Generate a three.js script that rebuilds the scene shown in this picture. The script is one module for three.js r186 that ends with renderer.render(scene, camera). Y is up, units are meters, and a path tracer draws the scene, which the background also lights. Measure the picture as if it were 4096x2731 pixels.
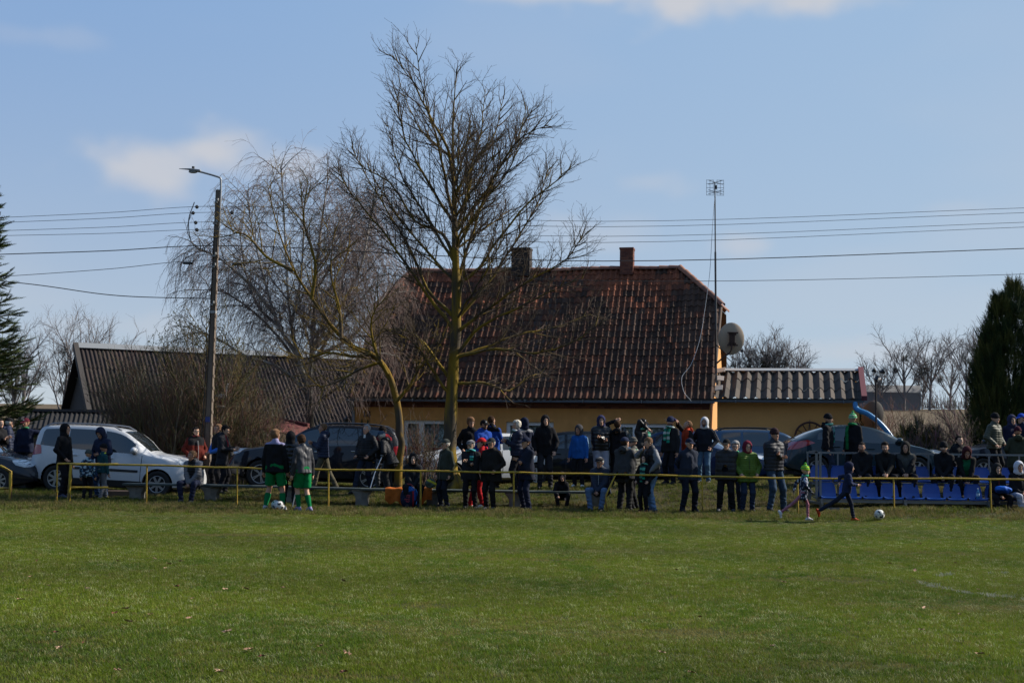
import * as THREE from 'three';
import { mergeGeometries, mergeVertices, toCreasedNormals } from 'three/addons/utils/BufferGeometryUtils.js';
import { RoundedBoxGeometry } from 'three/addons/geometries/RoundedBoxGeometry.js';
import { TextGeometry } from 'three/addons/geometries/TextGeometry.js';
import { FontLoader } from 'three/addons/loaders/FontLoader.js';
import { Brush, Evaluator, SUBTRACTION } from 'three-bvh-csg';

// ------------------------------------------------------------------ camera, sky, sun, exposure
const scene = new THREE.Scene();
const camera = new THREE.PerspectiveCamera(28.38, 1024 / 682, 0.5, 1500);
camera.position.set(0, 1.6, 0);
camera.rotation.order = 'YXZ';
camera.rotation.set(Math.atan(401.5 / 5400), 0, THREE.MathUtils.degToRad(0.75));
const renderer = new THREE.WebGLRenderer({ antialias: true });
renderer.setSize(1024, 682);
renderer.toneMapping = THREE.LinearToneMapping;
renderer.toneMappingExposure = 1.5;
renderer.shadowMap.enabled = true;
renderer.shadowMap.type = THREE.PCFSoftShadowMap;

const SUN_DIR = new THREE.Vector3(0.78, 0.575, -0.25).normalize();
const sun = new THREE.DirectionalLight(new THREE.Color(1.0, 0.93, 0.82), 5);
sun.position.copy(SUN_DIR).multiplyScalar(80).add(new THREE.Vector3(0, 0, -33));
sun.target.position.set(0, 0, -33);
sun.castShadow = true;
Object.assign(sun.shadow.camera, { left: -32, right: 32, top: 32, bottom: -32, near: 1, far: 180 });
sun.shadow.mapSize.set(4096, 4096);
scene.add(sun, sun.target);

function rng(seed) { let s = seed | 0; return () => { s = (s + 0x6d2b79f5) | 0; let t = Math.imul(s ^ (s >>> 15), 1 | s); t = (t + Math.imul(t ^ (t >>> 7), 61 | t)) ^ t; return ((t ^ (t >>> 14)) >>> 0) / 4294967296; }; }
const clamp = (x, a = 0, b = 1) => Math.max(a, Math.min(b, x));
const mix = (a, b, t) => a + (b - a) * t;
const smooth = (a, b, x) => { const t = clamp((x - a) / (b - a)); return t * t * (3 - 2 * t); };
const lin = (xs, ys, x) => { if (x <= xs[0]) return ys[0]; for (let i = 1; i < xs.length; i++) if (x <= xs[i]) return mix(ys[i - 1], ys[i], (x - xs[i - 1]) / (xs[i] - xs[i - 1])); return ys[ys.length - 1]; };
function h3(x, y, z) { let n = Math.imul(x, 374761393) + Math.imul(y, 668265263) + Math.imul(z, 2147483647 ^ 0x5bd1e995); n = Math.imul(n ^ (n >>> 13), 1274126177); return ((n ^ (n >>> 16)) >>> 0) / 4294967296; }
function noise(x, y, z = 0) {
  const X = Math.floor(x), Y = Math.floor(y), Z = Math.floor(z); let u = x - X, v = y - Y, w = z - Z;
  u = u * u * (3 - 2 * u); v = v * v * (3 - 2 * v); w = w * w * (3 - 2 * w);
  const l = (a, b, t) => a + (b - a) * t;
  return l(l(l(h3(X, Y, Z), h3(X + 1, Y, Z), u), l(h3(X, Y + 1, Z), h3(X + 1, Y + 1, Z), u), v), l(l(h3(X, Y, Z + 1), h3(X + 1, Y, Z + 1), u), l(h3(X, Y + 1, Z + 1), h3(X + 1, Y + 1, Z + 1), u), v), w);
}
function fbm(x, y, z = 0, o = 4) { let s = 0, a = 0.5, n = 0; for (let i = 0; i < o; i++) { s += a * noise(x, y, z); n += a; x = x * 2.03 + 11.3; y = y * 2.03 + 5.7; z = z * 2.03 + 3.1; a *= 0.5; } return s / n; }

// sky: clear blue air that pales to the horizon, a bank of cumulus high up and small soft clouds low down
{
  const Wd = 2048, Hd = 1024, data = new Float32Array(Wd * Hd * 4);
  // clouds: azimuth from the view axis (deg, right positive), elevation (deg), half sizes, strength
  const clouds = [[1.5, 18.9, 5, 0.9, 0.9], [9.5, 18.8, 6.5, 1.3, 1.0], [7.0, 18.3, 2.8, 1.3, 0.9], [13, 18.6, 3.5, 1.0, 0.85], [5, 20.5, 10, 2.2, 1.0], [-7, 19.9, 5, 0.8, 0.5], [-15.5, 11.0, 3.2, 1.35, 0.8], [-12.6, 11.7, 2.2, 1.4, 0.85], [-9.5, 11.4, 3.4, 1.0, 0.55], [9.5, 8.4, 1.5, 0.7, 0.5],
    [16, 3.8, 5, 0.7, 0.42], [5.8, 11.0, 2.2, 0.6, 0.26], [3.5, 8.8, 3.5, 1.0, 0.3], [-20, 15.8, 3, 0.5, 0.16], [18.5, 9.6, 2.0, 0.4, 0.22], [-16, 4.6, 4, 0.6, 0.25]];
  const R = rng(77);
  for (let i = 0; i < 60; i++) { const az = 40 + R() * 280; clouds.push([az > 180 ? az - 360 : az, 4 + R() * 40, 3 + R() * 8, 0.8 + R() * 1.8, 0.3 + R() * 0.6]); }
  for (let j = 0; j < Hd; j++) {
    const el = ((j + 0.5) / Hd - 0.5) * 180, e = Math.max(el, 0);
    const k = 1 - Math.exp(-e / 13), k2 = smooth(20, 75, e);
    const base = [mix(mix(0.74, 0.155, k), 0.09, k2), mix(mix(0.83, 0.385, k), 0.23, k2), mix(mix(0.87, 0.83, k), 0.55, k2)];
    for (let i = 0; i < Wd; i++) {
      let az = ((i + 0.5) / Wd - 0.25) * 360; if (az > 180) az -= 360;
      const er = el * Math.PI / 180, ar = az * Math.PI / 180, gam = Math.acos(clamp(Math.sin(ar) * Math.cos(er) * SUN_DIR.x + Math.sin(er) * SUN_DIR.y - Math.cos(ar) * Math.cos(er) * SUN_DIR.z, -1, 1)) * 180 / Math.PI, ws = 0.42 * smooth(90, 48, gam), air = [0.62, 0.82, 1.0]; // paler air towards the sun
      let c = 0;
      if (el > 0 && el < 60) for (const q of clouds) {
        const dx = (az - q[0]) / q[2], dy = (el - q[1]) / q[3]; if (dx * dx + dy * dy > 6) continue;
        const n = fbm(az * 0.55 + 40, el * 0.95 + 9, q[0], 5) - 0.5;
        c = Math.max(c, q[4] * smooth(1.15, 0.1, Math.sqrt(dx * dx + dy * dy) - n * 1.7));
      }
      if (el > 0 && el < 26) c = Math.max(c, 0.16 * smooth(0.5, 0.8, fbm(az * 0.09 + 3, el * 0.3, 2, 3)) * smooth(26, 6, el));
      const o = (j * Wd + i) * 4, W = [0.78, 0.79, 0.84];
      for (let q = 0; q < 3; q++) data[o + q] = 0.52 * mix(mix(base[q], air[q], ws), W[q], c);
      data[o + 3] = 1;
    }
  }
  const sky = new THREE.DataTexture(data, Wd, Hd, THREE.RGBAFormat, THREE.FloatType);
  sky.mapping = THREE.EquirectangularReflectionMapping; sky.magFilter = sky.minFilter = THREE.LinearFilter; sky.wrapS = THREE.RepeatWrapping; sky.needsUpdate = true;
  scene.background = sky; scene.environment = sky;
}

// ------------------------------------------------------------------ helpers
const V = (x, y, z) => new THREE.Vector3(x, y, z);
const rgb = (r, g, b) => new THREE.Color().setRGB(r, g, b);
const taken = {};
function numbered(n) { if (!(n in taken)) { taken[n] = 0; return n; } taken[n]++; return n + '_' + String(taken[n]).padStart(3, '0'); }
function meta(o, label, category, group, kind) { o.userData.label = label; if (category) o.userData.category = category; if (group) o.userData.group = group; if (kind) o.userData.kind = kind; return o; }
function thing(name, label, category, pos = [0, 0, 0], yaw = 0, group) { const g = new THREE.Group(); g.name = numbered(name); g.position.set(...pos); g.rotation.y = yaw; scene.add(g); return meta(g, label, category, group); }
function part(parent, name, geo, mat) { const m = new THREE.Mesh(geo, mat); m.name = name; m.castShadow = m.receiveShadow = true; parent.add(m); return m; }
function solo(name, geo, mat, label, category, group, kind) { const m = part(scene, numbered(name), geo, mat); return meta(m, label, category, group, kind); }
const mats = {};
function M(r, g, b, rough = 0.8, extra = {}) { const k = [r, g, b, rough, JSON.stringify(extra)].join(); if (!mats[k]) { const C = extra.clearcoat || extra.transmission || extra.sheen || 'specularIntensity' in extra ? THREE.MeshPhysicalMaterial : THREE.MeshStandardMaterial; mats[k] = new C({ color: rgb(r, g, b), roughness: rough, ...extra }); } return mats[k]; }
const VC = (rough = 0.85, extra = {}) => M(1, 1, 1, rough, { specularIntensity: 0.35, vertexColors: true, side: THREE.DoubleSide, ...extra });
function box(w, h, d, x = 0, y = 0, z = 0, rx = 0, ry = 0, rz = 0) { const g = new THREE.BoxGeometry(w, h, d); if (rx || ry || rz) g.applyMatrix4(new THREE.Matrix4().makeRotationFromEuler(new THREE.Euler(rx, ry, rz))); g.translate(x, y, z); return g; }
function rbox(w, h, d, r, x = 0, y = 0, z = 0) { const g = new RoundedBoxGeometry(w, h, d, 2, Math.min(r, w / 2.01, h / 2.01, d / 2.01)); g.translate(x, y, z); return g; }
const plain = (g) => { const q = g.index ? g.toNonIndexed() : g; for (const k of Object.keys(q.attributes)) if (!['position', 'normal'].includes(k)) q.deleteAttribute(k); return q; };
const join = (list) => mergeGeometries(list.map(plain));
// a tube through points with a radius at each
class Tubes {
  constructor() { this.p = []; this.n = []; this.c = []; this.i = []; }
  add(pts, rad, sides = 6, col = null) {
    const b = this.p.length / 3, N = pts.length; let up = null;
    for (let k = 0; k < N; k++) {
      const a = pts[Math.max(0, k - 1)], q = pts[Math.min(N - 1, k + 1)], t = V(q.x - a.x, q.y - a.y, q.z - a.z).normalize();
      if (!up) up = Math.abs(t.y) < 0.9 ? V(0, 1, 0) : V(1, 0, 0);
      const s = up.clone().cross(t).normalize(), w = t.clone().cross(s); up = w.clone();
      const r = Array.isArray(rad) ? rad[k] : rad;
      for (let j = 0; j < sides; j++) {
        const A = j / sides * Math.PI * 2, cs = Math.cos(A), sn = Math.sin(A), nx = s.x * cs + w.x * sn, ny = s.y * cs + w.y * sn, nz = s.z * cs + w.z * sn;
        const P = pts[k]; this.p.push(P.x + nx * r, P.y + ny * r, P.z + nz * r); this.n.push(nx, ny, nz);
        if (col) { const c = typeof col === 'function' ? col(P.x + nx * r, P.y + ny * r, P.z + nz * r, r) : col; this.c.push(c[0], c[1], c[2]); }
      }
    }
    for (let k = 0; k < N - 1; k++) for (let j = 0; j < sides; j++) { const q = (j + 1) % sides, A = b + k * sides + j, B = b + k * sides + q; this.i.push(A, B, A + sides, B, B + sides, A + sides); }
    if (sides > 3) for (const [k, f] of [[0, 1], [N - 1, 0]]) for (let j = 1; j < sides - 1; j++) { const o = b + k * sides; f ? this.i.push(o, o + j + 1, o + j) : this.i.push(o, o + j, o + j + 1); }
    return this;
  }
  geo() { const g = new THREE.BufferGeometry(); g.setAttribute('position', new THREE.Float32BufferAttribute(this.p, 3)); g.setAttribute('normal', new THREE.Float32BufferAttribute(this.n, 3)); if (this.c.length) g.setAttribute('color', new THREE.Float32BufferAttribute(this.c, 3)); g.setIndex(this.i); return g; }
}
const tube = (pts, r, sides = 8) => new Tubes().add(pts.map((p) => (p.isVector3 ? p : V(...p))), r, sides).geo();
const spline = (pts, n) => new THREE.CatmullRomCurve3(pts.map((p) => (p.isVector3 ? p : V(...p)))).getPoints(n);
function lathe(prof, seg = 16) { return new THREE.LatheGeometry(prof.map((p) => new THREE.Vector2(...p)), seg); }
function colored(geo, f) { const p = geo.attributes.position, c = new Float32Array(p.count * 3); for (let i = 0; i < p.count; i++) { const q = f(p.getX(i), p.getY(i), p.getZ(i)); c[i * 3] = q[0]; c[i * 3 + 1] = q[1]; c[i * 3 + 2] = q[2]; } geo.setAttribute('color', new THREE.BufferAttribute(c, 3)); return geo; }

// surface of a distance field (surface nets), normals from the field
function surface(f, lo, hi, cell, col) {
  const nx = Math.ceil((hi[0] - lo[0]) / cell) + 1, ny = Math.ceil((hi[1] - lo[1]) / cell) + 1, nz = Math.ceil((hi[2] - lo[2]) / cell) + 1, F = new Float32Array(nx * ny * nz);
  let q = 0;
  for (let k = 0; k < nz; k++) for (let j = 0; j < ny; j++) for (let i = 0; i < nx; i++) F[q++] = f(lo[0] + i * cell, lo[1] + j * cell, lo[2] + k * cell);
  const id = new Int32Array(nx * ny * nz).fill(-1), P = [], I = [], sx = 1, sy = nx, sz = nx * ny;
  for (let k = 0; k < nz - 1; k++) for (let j = 0; j < ny - 1; j++) for (let i = 0; i < nx - 1; i++) {
    const o = i + j * sy + k * sz; let m = 0, x = 0, y = 0, z = 0;
    const c = [F[o], F[o + 1], F[o + sy], F[o + sy + 1], F[o + sz], F[o + sz + 1], F[o + sz + sy], F[o + sz + sy + 1]];
    const in0 = c[0] < 0; let same = true; for (let a = 1; a < 8; a++) if ((c[a] < 0) !== in0) { same = false; break; } if (same) continue;
    for (let a = 0; a < 8; a++) for (const s of [1, 2, 4]) { if (a & s) continue; const b = a | s; if ((c[a] < 0) === (c[b] < 0)) continue; const t = c[a] / (c[a] - c[b]); x += (a & 1) + (s === 1 ? t : 0); y += ((a >> 1) & 1) + (s === 2 ? t : 0); z += ((a >> 2) & 1) + (s === 4 ? t : 0); m++; }
    id[o] = P.length / 3; P.push(lo[0] + (i + x / m) * cell, lo[1] + (j + y / m) * cell, lo[2] + (k + z / m) * cell);
  }
  const quad = (a, b, c, d, flip) => { if (a < 0 || b < 0 || c < 0 || d < 0) return; flip ? I.push(a, c, b, a, d, c) : I.push(a, b, c, a, c, d); };
  for (let k = 1; k < nz - 1; k++) for (let j = 1; j < ny - 1; j++) for (let i = 1; i < nx - 1; i++) {
    const o = i + j * sy + k * sz, n0 = F[o] < 0;
    if (n0 !== F[o + sx] < 0) quad(id[o - sy - sz], id[o - sz], id[o], id[o - sy], !n0);
    if (n0 !== F[o + sy] < 0) quad(id[o - sx - sz], id[o - sx], id[o], id[o - sz], !n0);
    if (n0 !== F[o + sz] < 0) quad(id[o - sx - sy], id[o - sy], id[o], id[o - sx], !n0);
  }
  const g = new THREE.BufferGeometry(), N = new Float32Array(P.length), e = cell * 0.45;
  for (let a = 0; a < P.length; a += 3) { const x = P[a], y = P[a + 1], z = P[a + 2]; let X = f(x + e, y, z) - f(x - e, y, z), Y = f(x, y + e, z) - f(x, y - e, z), Z = f(x, y, z + e) - f(x, y, z - e); const l = Math.hypot(X, Y, Z) || 1; N[a] = X / l; N[a + 1] = Y / l; N[a + 2] = Z / l; }
  g.setAttribute('position', new THREE.Float32BufferAttribute(P, 3)); g.setAttribute('normal', new THREE.BufferAttribute(N, 3)); g.setIndex(I);
  if (col) colored(g, col);
  return g;
}
const smin = (a, b, k) => { const h = Math.max(k - Math.abs(a - b), 0) / k; return Math.min(a, b) - h * h * k * 0.25; };
function cap(px, py, pz, a, b, ra, rb) { const bx = b[0] - a[0], by = b[1] - a[1], bz = b[2] - a[2], x = px - a[0], y = py - a[1], z = pz - a[2]; const t = clamp((x * bx + y * by + z * bz) / (bx * bx + by * by + bz * bz + 1e-9)); return Math.hypot(x - bx * t, y - by * t, z - bz * t) - (ra + (rb - ra) * t); }
function ell(x, y, z, cx, cy, cz, rx, ry, rz) { x -= cx; y -= cy; z -= cz; const k0 = Math.hypot(x / rx, y / ry, z / rz), k1 = Math.hypot(x / (rx * rx), y / (ry * ry), z / (rz * rz)); return k0 < 1e-6 ? -Math.min(rx, ry, rz) : k0 * (k0 - 1) / k1; }
const R1 = rng(12345);

// textures: fine grain shared by several materials
function grainTex(f, size = 256, srgb = false) { const d = new Uint8Array(size * size * 4); for (let j = 0; j < size; j++) for (let i = 0; i < size; i++) { const c = f(i / size, j / size), o = (j * size + i) * 4; for (let k = 0; k < 3; k++) d[o + k] = clamp(Array.isArray(c) ? c[k] : c) * 255; d[o + 3] = 255; } const t = new THREE.DataTexture(d, size, size); t.wrapS = t.wrapT = THREE.RepeatWrapping; t.magFilter = THREE.LinearFilter; t.minFilter = THREE.LinearMipmapLinearFilter; if (srgb) t.colorSpace = THREE.SRGBColorSpace; t.needsUpdate = true; return t; }

// ------------------------------------------------------------------ ground
function groundY(x, d) { // d: metres in front of the camera
  const e = lin([-16, -8, -4, 0, 6, 10, 16], [0.12, 0.08, 0.03, 0.04, 0.08, 0.18, 0.18], x) * smooth(26.5, 30, d);
  const b = lin([-16, -11.3, -8.8, -7.3, -6, 0, 6, 8, 14], [0.16, 0.13, 0.04, 0.13, 0.22, 0.33, 0.55, 0.55, 0.54], x) * smooth(31.3, 34.3, d);
  const far = smooth(58, 190, d) * lin([-60, -20, 10, 60], [5.6, 5.0, 5.4, 6.2], x) ;
  return e + b + far;
}
{
  const xs = [], ds = [];
  for (let x = -420; x < -40; x += 30) xs.push(x); for (let x = -40; x < -18; x += 2) xs.push(x); for (let x = -18; x <= 18; x += 0.4) xs.push(x); for (let x = 20; x < 40; x += 2) xs.push(x); for (let x = 40; x <= 420; x += 30) xs.push(x);
  for (let d = -40; d < 6; d += 6) ds.push(d); for (let d = 6; d < 26; d += 0.5) ds.push(d); for (let d = 26; d < 40; d += 0.25) ds.push(d); for (let d = 40; d < 60; d += 2) ds.push(d); for (let d = 60; d < 220; d += 5) ds.push(d); for (let d = 220; d <= 900; d += 40) ds.push(d);
  const P = [], C = [], U = [], I = [];
  for (const d of ds) for (const x of xs) {
    const bump = d > 28.5 && d < 60 ? (fbm(x * 0.9, d * 0.9, 1, 3) - 0.5) * 0.07 * smooth(28.5, 30.5, d) : 0;
    P.push(x, groundY(x, d) + bump, -d); U.push(x, d);
    const n = fbm(x * 0.35, d * 0.35, 4, 4), n2 = fbm(x * 1.7, d * 1.7, 8, 3);
    let c;
    if (d < 29) { const g = mix(0.9, 1.15, n); c = [0.055 * g, 0.066 * g, 0.014 * g]; }
    else if (d < 58) { const t = smooth(0.4, 0.65, n2); c = [mix(0.045, 0.085, t), mix(0.047, 0.066, t), mix(0.014, 0.034, t)]; }
    else { const fx = x + d * 0.02, row = fbm(fx * 0.02, d * 0.22, 5, 3); const green = smooth(72, 76, d) * smooth(98, 92, d) + smooth(176, 182, d) * 0.7; const t = clamp(green); c = [mix(0.165, 0.055, t) * mix(0.8, 1.2, row), mix(0.125, 0.075, t) * mix(0.8, 1.2, row), mix(0.080, 0.022, t) * mix(0.8, 1.2, row)]; }
    C.push(...c);
  }
  const w = xs.length; for (let j = 0; j < ds.length - 1; j++) for (let i = 0; i < w - 1; i++) { const a = j * w + i; I.push(a, a + 1, a + w, a + 1, a + w + 1, a + w); }
  const g = new THREE.BufferGeometry(); g.setAttribute('position', new THREE.Float32BufferAttribute(P, 3)); g.setAttribute('color', new THREE.Float32BufferAttribute(C, 3)); g.setAttribute('uv', new THREE.Float32BufferAttribute(U, 2)); g.setIndex(I); g.computeVertexNormals();
  const soil = grainTex((u, v) => { const n = fbm(u * 64, v * 64, 3, 3); return 0.62 + 0.5 * (n - 0.4) + (h3(u * 256 | 0, v * 256 | 0, 5) - 0.5) * 0.3; }, 256);
  soil.repeat.set(0.9, 0.9);
  const m = new THREE.MeshPhysicalMaterial({ vertexColors: true, roughness: 1, specularIntensity: 0.25, map: soil, bumpMap: soil, bumpScale: 0.02 });
  const o = part(scene, 'ground', g, m); o.userData.kind = 'structure';
}

// grass: short mown turf on the pitch, longer rough grass on the verge and the bank
function tuftGeo(seed, blades, spread, h, w) {
  const R = rng(seed), P = [], N = [], I = [];
  for (let b = 0; b < blades; b++) {
    const a = R() * 6.283, r = Math.sqrt(R()) * spread, x = Math.cos(a) * r, z = Math.sin(a) * r, f = R() * 6.283, lean = (0.25 + R() * 1.1) * h, hh = h * (0.55 + R() * 0.6), wx = Math.cos(f + 1.57) * w / 2, wz = Math.sin(f + 1.57) * w / 2;
    const mx = x + Math.cos(f) * lean * 0.35, mz = z + Math.sin(f) * lean * 0.35, tx = x + Math.cos(f) * lean, tz = z + Math.sin(f) * lean, o = P.length / 3;
    P.push(x - wx, -0.005, z - wz, x + wx, -0.005, z + wz, mx - wx * 0.8, hh * 0.62, mz - wz * 0.8, mx + wx * 0.8, hh * 0.62, mz + wz * 0.8, tx, hh, tz);
    I.push(o, o + 1, o + 3, o, o + 3, o + 2, o + 2, o + 3, o + 4);
  }
  const g = new THREE.BufferGeometry(); g.setAttribute('position', new THREE.Float32BufferAttribute(P, 3)); g.setIndex(I); const q = g.toNonIndexed(); q.computeVertexNormals(); return q;
}
const bladeMat = new THREE.MeshPhysicalMaterial({ color: rgb(1, 1, 1), roughness: 0.9, transmission: 0.4, thickness: 0, specularIntensity: 0.22, side: THREE.DoubleSide });
function sow(name, label, list, geo, category = 'grass') {
  const im = new THREE.InstancedMesh(geo, bladeMat, list.length), m = new THREE.Matrix4(), q = new THREE.Quaternion(), e = new THREE.Euler(), c = new THREE.Color();
  list.forEach((t, i) => { e.set(0, t[3], 0); q.setFromEuler(e); m.compose(V(t[0], t[1], t[2]), q, V(t[4], t[4] * t[5], t[4])); im.setMatrixAt(i, m); c.setRGB(...t[6]); im.setColorAt(i, c); });
  im.name = numbered(name); im.castShadow = im.receiveShadow = true; scene.add(im); meta(im, label, category, null, 'stuff'); return im;
}
{
  const WORN = [[3.75, 16.3, 1.6, 0.55], [1.6, 11.7, 0.6, 0.35], [-1.05, 9.25, 0.8, 0.3], [2.5, 10.0, 0.55, 0.3], [-3.4, 10.6, 0.35, 0.2], [0.4, 18.5, 1.4, 0.5], [6.2, 20.5, 1.3, 0.5], [-4.5, 22.5, 1.6, 0.6], [4.6, 9.3, 0.7, 0.3], [-0.8, 13.2, 0.5, 0.3]];
  const R = rng(91), pitch = [], pale = [], rough = [];
  for (let d = 8; d < 29.4; d += 0.25) {
    const half = d * 0.4 + 2.2, dens = mix(620, 300, smooth(9, 28, d)), cnt = Math.round(half * 2 * 0.25 * dens);
    for (let i = 0; i < cnt; i++) {
      const x = (R() * 2 - 1) * half, dd = d + R() * 0.25;
      if (dd > 28.3 + 0.5 * noise(x * 0.8, 3) && R() < 0.6) continue;
      const n = fbm(x * 0.55, dd * 0.3, 6, 4), worn = smooth(0.54, 0.7, fbm(x * 0.16 + 4, dd * 0.5 + 2, 12, 4)), stripe = Math.sin(dd * 1.15 + Math.sin(x * 0.2)) * 0.5 + 0.5;
      let bare = 0; for (const w of WORN) { const q = Math.hypot((x - w[0]) / w[2], (dd - w[1]) / w[3]) + (fbm(x * 3, dd * 3, 40, 3) - 0.5) * 1.3; bare = Math.max(bare, smooth(1, 0.45, q)); } if (R() < bare * 0.55) continue;
      const t = R() * (1 - bare * 0.75), g = mix(0.72, 1.28, n) * mix(0.82, 1.15, R()) * mix(0.87, 1.11, stripe);
      let c = [0.130 * g, 0.178 * g, 0.009 * g];
      if (t < 0.16 + worn * 0.38) c = [0.20 * g, 0.175 * g, 0.045 * g];
      if (t > 0.94) c = [0.40 * g, 0.42 * g, 0.20 * g]; const deep = smooth(0.5, 0.68, fbm(x * 1.3 + 9, dd * 0.9, 21, 3)); if (t > 0.3 && t < 0.9 && deep > R()) c = [0.082 * g, 0.145 * g, 0.007 * g];
      // faded chalk arc (kick-off ring of the small pitch)
      const rr = Math.hypot(x - 6.62, dd - 15.75), chalk = Math.abs(rr - 1.72) < 0.075 && R() < 0.26 * smooth(0.3, 0.62, fbm(x * 2.2, dd * 2.2, 77, 3)) * smooth(8.2, 6.4, x);
      if (chalk) c = [0.25, 0.27, 0.21];
      (chalk ? pale : pitch).push([x, groundY(x, dd), -dd, R() * 6.28, mix(0.75, 1.2, R()), mix(0.8, 1.25, n) * (1 - worn * 0.35), c]);
    }
  }
  const bareSpot = (x, d) => fbm(x * 1.1, d * 1.1, 31, 3) > 0.6;
  for (let d = 28; d < 46; d += 0.25) {
    const half = 16.5, cnt = Math.round(half * 2 * 0.25 * mix(115, 45, smooth(33, 45, d)));
    for (let i = 0; i < cnt; i++) {
      const x = (R() * 2 - 1) * half, dd = d + R() * 0.25; if (bareSpot(x, dd) && R() < 0.75) continue; if (dd < 28.4 && R() < 0.7) continue;
      const n = fbm(x * 0.7, dd * 0.7, 16, 3), straw = R() < mix(0.28, 0.7, smooth(0.42, 0.62, n)), g = mix(0.75, 1.25, R());
      const long = smooth(7.2, 9, x) * smooth(29.0, 29.8, dd) * smooth(31.5, 30.6, dd);
      rough.push([x, groundY(x, dd) + (fbm(x * 0.9, dd * 0.9, 1, 3) - 0.5) * 0.07 * smooth(28.5, 30.5, dd), -dd, R() * 6.28, mix(0.7, 1.35, R()) * (1 + long * 0.5), mix(0.6, 1.3, n), straw ? [0.165 * g, 0.135 * g, 0.048 * g] : [0.088 * g, 0.110 * g, 0.014 * g]]);
    }
  }
  sow('pitch_grass', 'short mown green turf of the football pitch', pitch, tuftGeo(5, 12, 0.06, 0.030, 0.0042));
  sow('chalked_grass', 'faded white chalk arc marked on the pitch turf', pale, tuftGeo(6, 12, 0.05, 0.042, 0.007), 'marking');
  sow('rough_grass', 'longer patchy straw and green grass on the bank behind the rail', rough, tuftGeo(7, 12, 0.09, 0.075, 0.007));
}
// dry leaves blown onto the pitch
{
  const R = rng(404), leafMat = VC(0.8), variants = [];
  for (let v = 0; v < 4; v++) {
    const P = [0, 0.012, 0], I = [], n = 11;
    for (let i = 0; i < n; i++) { const a = i / n * 6.283, r = (i % 2 ? 0.03 : 0.062) * mix(0.8, 1.2, R()); P.push(Math.cos(a) * r, 0.006 + R() * 0.035, Math.sin(a) * r * 0.8); I.push(0, 1 + (i + 1) % n, 1 + i); }
    const g = new THREE.BufferGeometry(); g.setAttribute('position', new THREE.Float32BufferAttribute(P, 3)); g.setIndex(I); const q = g.toNonIndexed(); q.computeVertexNormals();
    const tone = [[0.30, 0.18, 0.11], [0.36, 0.24, 0.155], [0.13, 0.055, 0.03], [0.24, 0.15, 0.09]][v]; colored(q, (x, y, z) => { const k = 0.8 + 0.5 * noise(x * 60, z * 60, v); return tone.map((t) => t * k); }); variants.push(q);
  }
  const at = [[-5.96,17.19,0.62,2],[-4.96,17.27,0.77,0],[-4.60,17.64,0.68,1],[-4.23,16.93,0.80,0],[-4.17,17.29,0.81,1],[-4.14,16.41,0.53,1],[-3.87,16.82,0.51,1],[-3.30,17.93,0.92,0],[-4.84,14.32,0.63,1],[-4.36,14.10,0.62,1],[-3.50,14.38,1.00,2],[-2.95,14.18,0.74,1],[-2.75,14.25,0.92,0],[-2.39,14.42,0.74,0],[-1.84,15.17,0.82,3],[-3.10,13.38,0.58,0],[-3.50,12.48,0.82,1],[-3.51,12.16,0.93,2],[-3.18,12.12,0.76,0],[-3.23,11.61,0.87,1],[-2.78,11.90,0.84,0],[-2.75,12.85,0.53,0],[-2.28,11.08,0.88,1],[-3.33,10.15,0.80,1],[-3.63,10.96,0.65,2],[-3.24,10.46,0.52,2],[-1.93,10.19,0.93,0],[-1.78,9.88,0.74,2],[-1.43,10.39,0.86,0],[-1.18,10.06,0.94,0],[-1.11,9.26,0.86,2],[-1.94,9.21,0.96,1],[-2.63,9.24,0.70,0],[-4.68,13.08,0.90,0],[-5.34,15.21,0.72,0],[3.48,17.43,0.97,0],[3.16,15.65,0.94,0],[3.38,13.59,0.55,0],[4.26,12.91,0.57,1],[5.22,15.16,0.61,1],[5.18,17.37,0.98,0],[6.09,18.57,0.72,0],[4.07,13.35,0.81,1],[3.56,11.77,0.65,1],[2.07,10.70,0.75,1],[1.75,12.45,0.69,2],[1.16,10.31,0.68,1],[1.27,9.43,0.79,0],[2.10,17.00,0.79,2],[3.60,10.44,0.95,0],[5.13,18.38,0.84,0],[1.55,15.27,0.96,0],[6.65,22.05,0.93,2]];
  at.forEach(([x, d, s, v]) => { const o = solo('fallen_leaf', variants[v], leafMat, 'small curled dry leaf lying on the green pitch turf', 'leaf', 'dry leaves scattered over the pitch'); o.position.set(x, groundY(x, d) + 0.028, -d); o.rotation.set((R() - 0.5) * 0.5, R() * 6.28, (R() - 0.5) * 0.5); o.scale.setScalar(s * 0.72); });
}

// ------------------------------------------------------------------ farmhouse with half-hipped tiled roof
const font = await new FontLoader().loadAsync('fonts/droid/droid_serif_bold.typeface.json');
const plaster = grainTex((u, v) => 0.86 + 0.3 * (fbm(u * 8, v * 8, 1, 5) - 0.5) + (h3(u * 256 | 0, v * 256 | 0, 2) - 0.5) * 0.07);
plaster.repeat.set(0.5, 0.5);
const wallMat = new THREE.MeshStandardMaterial({ color: rgb(0.66, 0.325, 0.098), roughness: 0.92, map: plaster, bumpMap: plaster, bumpScale: 0.006 });
const tileTones = [[0.100, 0.040, 0.024], [0.066, 0.031, 0.021], [0.044, 0.026, 0.019], [0.15, 0.052, 0.028], [0.072, 0.042, 0.030], [0.21, 0.07, 0.036]].map((c) => M(...c, 0.8, { specularIntensity: 0.25 }));
const ridgeTones = [[0.23, 0.095, 0.058], [0.17, 0.075, 0.05], [0.28, 0.12, 0.07]].map((c) => M(...c, 0.8));
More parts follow.
